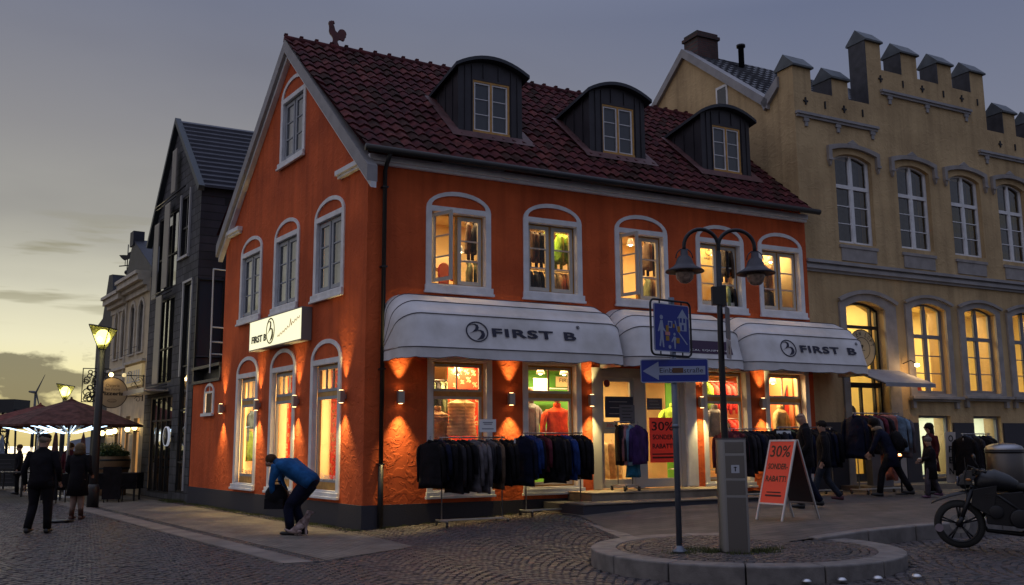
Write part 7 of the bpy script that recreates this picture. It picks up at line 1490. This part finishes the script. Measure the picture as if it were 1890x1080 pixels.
# base sheet
xs_ = [-4000, -1500, -600, -250, -120, -70, -50]+[-40+1.0*i for i in range(81)]+[50, 80, 150, 400, 1500, 4000]
ys_ = [-300, -60, -20]+[-10+1.0*i for i in range(71)]+[75, 100, 150, 300, 700, 1500, 4000]
gv = [(x, y, ground_z(x, y)-.012 if y < 60 and abs(x) < 40 else -.012) for y in ys_ for x in xs_]; nx_ = len(xs_)
b = MB(); b.add(gv, [(j*nx_+i, j*nx_+i+1, (j+1)*nx_+i+1, (j+1)*nx_+i) for j in range(len(ys_)-1) for i in range(nx_-1)])
g0 = b.build('ground', mFAR, fix=False); tag(g0, 'dark cobbled ground of the square and side street', None, None, 'structure')
b = MB(); b.add([(-900, 92, -.002), (-40, 92, -.002), (-40, 3000, -.002), (-2500, 3000, -.002)], [(0, 1, 2, 3)]); tag(b.build('water', mat('harbour_water', (.02, .025, .03), .12, bump=.3, bscale=.6), fix=False), None, None, None, 'structure')
# polygons laid on the cobbles
def gp2(s, o): p = g2w(s, o); return (p.x, p.y)
def fp2(x, o): p = f2w(x, o); return (p.x, p.y)
walkL = [gp2(-3.12, .62), gp2(-3.94, 2.64), gp2(-3.88, 3.08), gp2(40, 3.08), gp2(40, .0), gp2(0, .0), gp2(-.35, .25)]
slabL = [gp2(-3.12, .62), gp2(-3.90, 2.44), gp2(40, 2.44), gp2(40, .48), gp2(-.2, .48), gp2(-.45, .35)]
bandL = [gp2(-3.94, 2.66), gp2(-3.88, 3.08), gp2(40, 3.08), gp2(40, 2.66)]
def flat(name, poly, z, ma, ztop=None, h=None):
    b = MB(); n = len(poly); f = (lambda x, y: z) if not callable(z) else z
    tri = tessellate_polygon([[Vector((x, y, 0)) for x, y in poly]])
    top = [(x, y, f(x, y)) for x, y in poly]; low = [(x, y, f(x, y)-(h or .03)) for x, y in poly]
    b.add(top+low, [tuple(t) for t in tri]+[(i, (i+1) % n, n+(i+1) % n, n+i) for i in range(n)])
    return tag(b.build(name, ma), None, None, None, 'structure')
def gangle(d): return math.atan2(d.y, d.x)
mSLAB = brickmat('concrete_pavers', (.20, .17, .14), (.15, .13, .11), (.05, .045, .04), .20, .10, ms=.006, rot=-gangle(GD), bump=.4)
mBAND = brickmat('stone_band', (.21, .18, .16), (.18, .155, .14), (.05, .045, .04), 1.0, .5, ms=.008, off=0, rot=-gangle(GD), bump=.3)
mFOOT = brickmat('pavement_slabs', (.115, .095, .085), (.085, .072, .066), (.03, .026, .026), .32, .22, ms=.008, rot=-AXD, bump=.4)
def densify(poly, step=1.0):
    out_ = []
    for i in range(len(poly)):
        a, c_ = Vector(poly[i]), Vector(poly[(i+1) % len(poly)]); k = max(1, min(40, int((c_-a).length/step)))
        out_ += [tuple(a.lerp(c_, t/k)) for t in range(k)]
    return out_
flat('side_pavement', slabL, .012, mSLAB); flat('stone_band_path', bandL, .016, mBAND)
# right-hand pavement: strips so it can follow the slope
zpf = lambda x, y: zpave(w2f((x, y))[0])+.012
KO = 7.15
def left_edge(o): return 3.75-(max(0, o-1.6))*.36
b = MB(); xsn = [0, .03, .1]+[i*.05 for i in range(3, 21)]
rows = []
for j in range(25):
    o = KO*j/24; xa = left_edge(o); row = []
    for i in range(41): x = xa+(26-xa)*(i/40)**1.6; p = f2w(x, o); row.append((p.x, p.y, zpave(x)+.012))
    rows.append(row)
vv = [p for r_ in rows for p in r_]
b.add(vv, [(j*41+i, j*41+i+1, (j+1)*41+i+1, (j+1)*41+i) for j in range(24) for i in range(40)])
tag(b.build('pavement', mFOOT, fix=False), None, None, None, 'structure')
mKRB = mat('granite_kerb', (.16, .145, .14), .7, var=.3, vscale=5, bump=.4, bscale=50)
b = MB(); x = 4.2
while x < 24:
    p = [f2w(x+.008, KO-.14), f2w(x+.985, KO-.14), f2w(x+.985, KO+.10), f2w(x+.008, KO+.10)]; z0 = zpave(x)+.022; z1 = zpave(x+1)+.022
    b.hexa([(p[0].x, p[0].y, -.1), (p[1].x, p[1].y, -.1), (p[2].x, p[2].y, -.1), (p[3].x, p[3].y, -.1)], [(p[0].x, p[0].y, z0), (p[1].x, p[1].y, z1), (p[2].x, p[2].y, z1), (p[3].x, p[3].y, z0)]); x += 1
tag(b.build('kerb', mKRB, bevel=.02), None, None, None, 'structure')
b = MB()
for i in range(7):
    x0_, o0_ = 3.62-.0*i-max(0, (1.7+.62*i)-1.6)*.36, 1.7+.62*i; o1_ = o0_+.6; x1_ = 3.62-max(0, o1_-1.6)*.36
    P = [f2w(x0_, o0_), f2w(x0_+.28, o0_), f2w(x1_+.28, o1_), f2w(x1_, o1_)]; b.hexa([(p.x, p.y, -.05) for p in P], [(p.x, p.y, zpave(3)+.02-.004*i) for p in P])
tag(b.build('edging_stones', mKRB, bevel=.01), None, None, None, 'structure')
# round traffic island with kerb stones and real setts
b = MB(); k = 14
for i in range(k):
    a0_, a1_ = 2*math.pi*i/k+.004, 2*math.pi*(i+1)/k-.004; sub = 6
    inn = [(IC.x+(IR-.34)*math.cos(a0_+(a1_-a0_)*t/sub), IC.y+(IR-.34)*math.sin(a0_+(a1_-a0_)*t/sub)) for t in range(sub+1)]; ou = [(IC.x+IR*math.cos(a0_+(a1_-a0_)*t/sub), IC.y+IR*math.sin(a0_+(a1_-a0_)*t/sub)) for t in range(sub+1)]
    P = ou+inn[::-1]; b.hexa([(x, y, -.08) for x, y in P], [(x, y, IZ+.012) for x, y in P])
tag(b.build('island_kerb', mKRB, bevel=.018), None, None, None, 'structure')
b = MB(); b.prism([(1, 1)], 0, 1) if False else b.lathe([(IR-.3, -.05), (IR-.3, IZ-.02), (.001, IZ-.02)], (IC.x, IC.y, 0), 40); tag(b.build('island_base', mASP), None, None, None, 'structure')
rs = random.Random(2)
def sett(mb, x, y, z, w_, l_, an, h=.02):
    c_, s_ = math.cos(an), math.sin(an); j = lambda: rs.uniform(-.004, .004); t = [(-w_/2, -l_/2), (w_/2, -l_/2), (w_/2, l_/2), (-w_/2, l_/2)]; dz = rs.uniform(-.004, .004); tx, ty = rs.uniform(-.05, .05), rs.uniform(-.05, .05)
    V = []
    for sc_, zz in ((1.0, -h), (.96, -.006), (.78, .004)):
        for a, c2 in t: aa, bb = a*sc_+j(), c2*sc_+j(); V.append((x+aa*c_-bb*s_, y+aa*s_+bb*c_, z+zz+dz+aa*tx+bb*ty))
    mb.cur = rs.choice((0, 0, 1, 2)); mb.add(V, [(0, 1, 5, 4), (1, 2, 6, 5), (2, 3, 7, 6), (3, 0, 4, 7), (4, 5, 9, 8), (5, 6, 10, 9), (6, 7, 11, 10), (7, 4, 8, 11), (8, 9, 10, 11)])
b = MB(); r = IR-.34-.05
while r > .15:
    n = max(4, int(2*math.pi*r/.115)) if r > IR-.62 else 0
    if n:
        for i in range(n): a = 2*math.pi*(i+.5*(int(r*100) % 2))/n; sett(b, IC.x+r*math.cos(a), IC.y+r*math.sin(a), IZ-.0, .092, .105, a)
    r -= .105
ri = IR-.34-.05-.105*2.6
i = 0; v = -2.2
W_ = .95
for rw in range(-24, 26):
    for cl in range(-24, 25):
        u = cl*.098; uu = (u/W_+.5) % 1-.5; v = rw*.092-.9*uu*uu*W_*.55*2; an = math.atan(-.9*2*uu*.55*2)
        if math.hypot(u, v) < ri: xx, yy = IC.x+u*math.cos(.35)-v*math.sin(.35), IC.y+u*math.sin(.35)+v*math.cos(.35); sett(b, xx, yy, IZ-.0, .088, .082, an+.35)
tag(b.build('island_setts', [mCOB, mCO2, mCO3], fix=False), None, None, None, 'structure')
# cobbles of the square in segmental arches, each stone modelled where the picture can show it
b = MB(); W_ = 1.35; rot = .42; cr_, sr_ = math.cos(rot), math.sin(rot)
CL, SL_ = -math.tan(R(30)), math.tan(R(31))
for rw in range(-130, 330):
    for cl in range(-330, 260):
        u = (cl+.5*(rw % 2))*.112; uu = (u/W_+.5) % 1-.5; v = rw*.104-1.05*uu*uu*W_; x = u*cr_-v*sr_; y = u*sr_+v*cr_+10
        if y < 9.3 or y > 27 or x < CL*y-.2 or x > SL_*y+.2: continue
        fx, fo = w2f((x, y))
        if fx > -.1 and fo < .05: continue
        if math.hypot(x-IC.x, y-IC.y) < IR+.03: continue
        if fx > left_edge(max(0, fo)) and fo < KO+.1 and fo > 0 and fx > 1.0: continue
        d_ = Vector((x, y, 0))-O; gs, go = d_.dot(GD), d_.dot(NG)
        if go < .02 and fx < .1: continue
        if inpoly(x, y, slabL) or inpoly(x, y, bandL): continue
        if y > 19 and rs.random() < .0: continue
        if gs > -4 and 2.44 < go < 2.66: continue
        sett(b, x+rs.uniform(-.010, .010), y+rs.uniform(-.010, .010), ground_z(x, y)+rs.uniform(-.003, .004), .100+rs.uniform(-.010, .004), .093+rs.uniform(-.008, .004), math.atan(-2.1*uu)+rot+rs.uniform(-.12, .12))
o_ = b.build('cobbles', [mCOB, mCO2, mCO3], fix=False); tag(o_, None, None, None, 'structure')
b = MB()
for i in range(300):
    s = -3.85+i*.11
    for o in (2.5, 2.6): p = g2w(s, o); sett(b, p.x, p.y, .004, .10, .09, gangle(GD))
tag(b.build('gutter_setts', [mCO3, mCO3, mCO3], fix=False), None, None, None, 'structure')
# moss and grass in the joint along the wall and round the posts
b = MB(); rs = random.Random(9)
def blades(mb, x, y, z, n, spread, h):
    for _ in range(n):
        px, py = x+rs.gauss(0, spread), y+rs.gauss(0, spread); a = rs.uniform(0, 6.28); w_ = .006; hh = h*rs.uniform(.4, 1.2); lx, ly = rs.uniform(-.5, .5)*hh, rs.uniform(-.5, .5)*hh
        mb.add([(px-w_*math.cos(a), py-w_*math.sin(a), z-.01), (px+w_*math.cos(a), py+w_*math.sin(a), z-.01), (px+lx, py+ly, z+hh)], [(0, 1, 2)])
for i in range(620):
    s = rs.uniform(-.2, 13); o = abs(rs.gauss(.14, .10))+.02
    if o < .5 and noise.noise(Vector((s*1.3, o*3, 4))) > -.18: p = g2w(s, o); blades(b, p.x, p.y, .0, 14, .05, .035)
for i in range(60): p = f2w(rs.uniform(.3, 3.2), rs.uniform(.05, .14)); blades(b, p.x, p.y, ground_z(p.x, p.y), 8, .03, .05)
for cx, cy, n in ((2.12, 12.25, 22), (2.55, 12.35, 46), (3.15, 12.30, 40), (2.35, 12.6, 16), (2.8, 12.1, 10), (3.3, 12.5, 18)):
    for i in range(n): blades(b, cx+rs.gauss(0, .10), cy+rs.gauss(0, .07), IZ, 7, .03, .06)
p = g2w(11.2, .35); [blades(b, p.x+rs.gauss(0, .15), p.y+rs.gauss(0, .15), 0, 9, .05, .12) for _ in range(40)]
tag(b.build('grass', mat('moss_grass', (.07, .085, .02), .8, var=.4, vscale=5), fix=False), None, None, None, 'stuff')
# ------------------------------------------------------------------ buildings are closed off at the back; done
for o_ in list(bpy.data.objects):
    if o_.type == 'MESH' and not o_.data.materials: o_.data.materials.append(mBK)
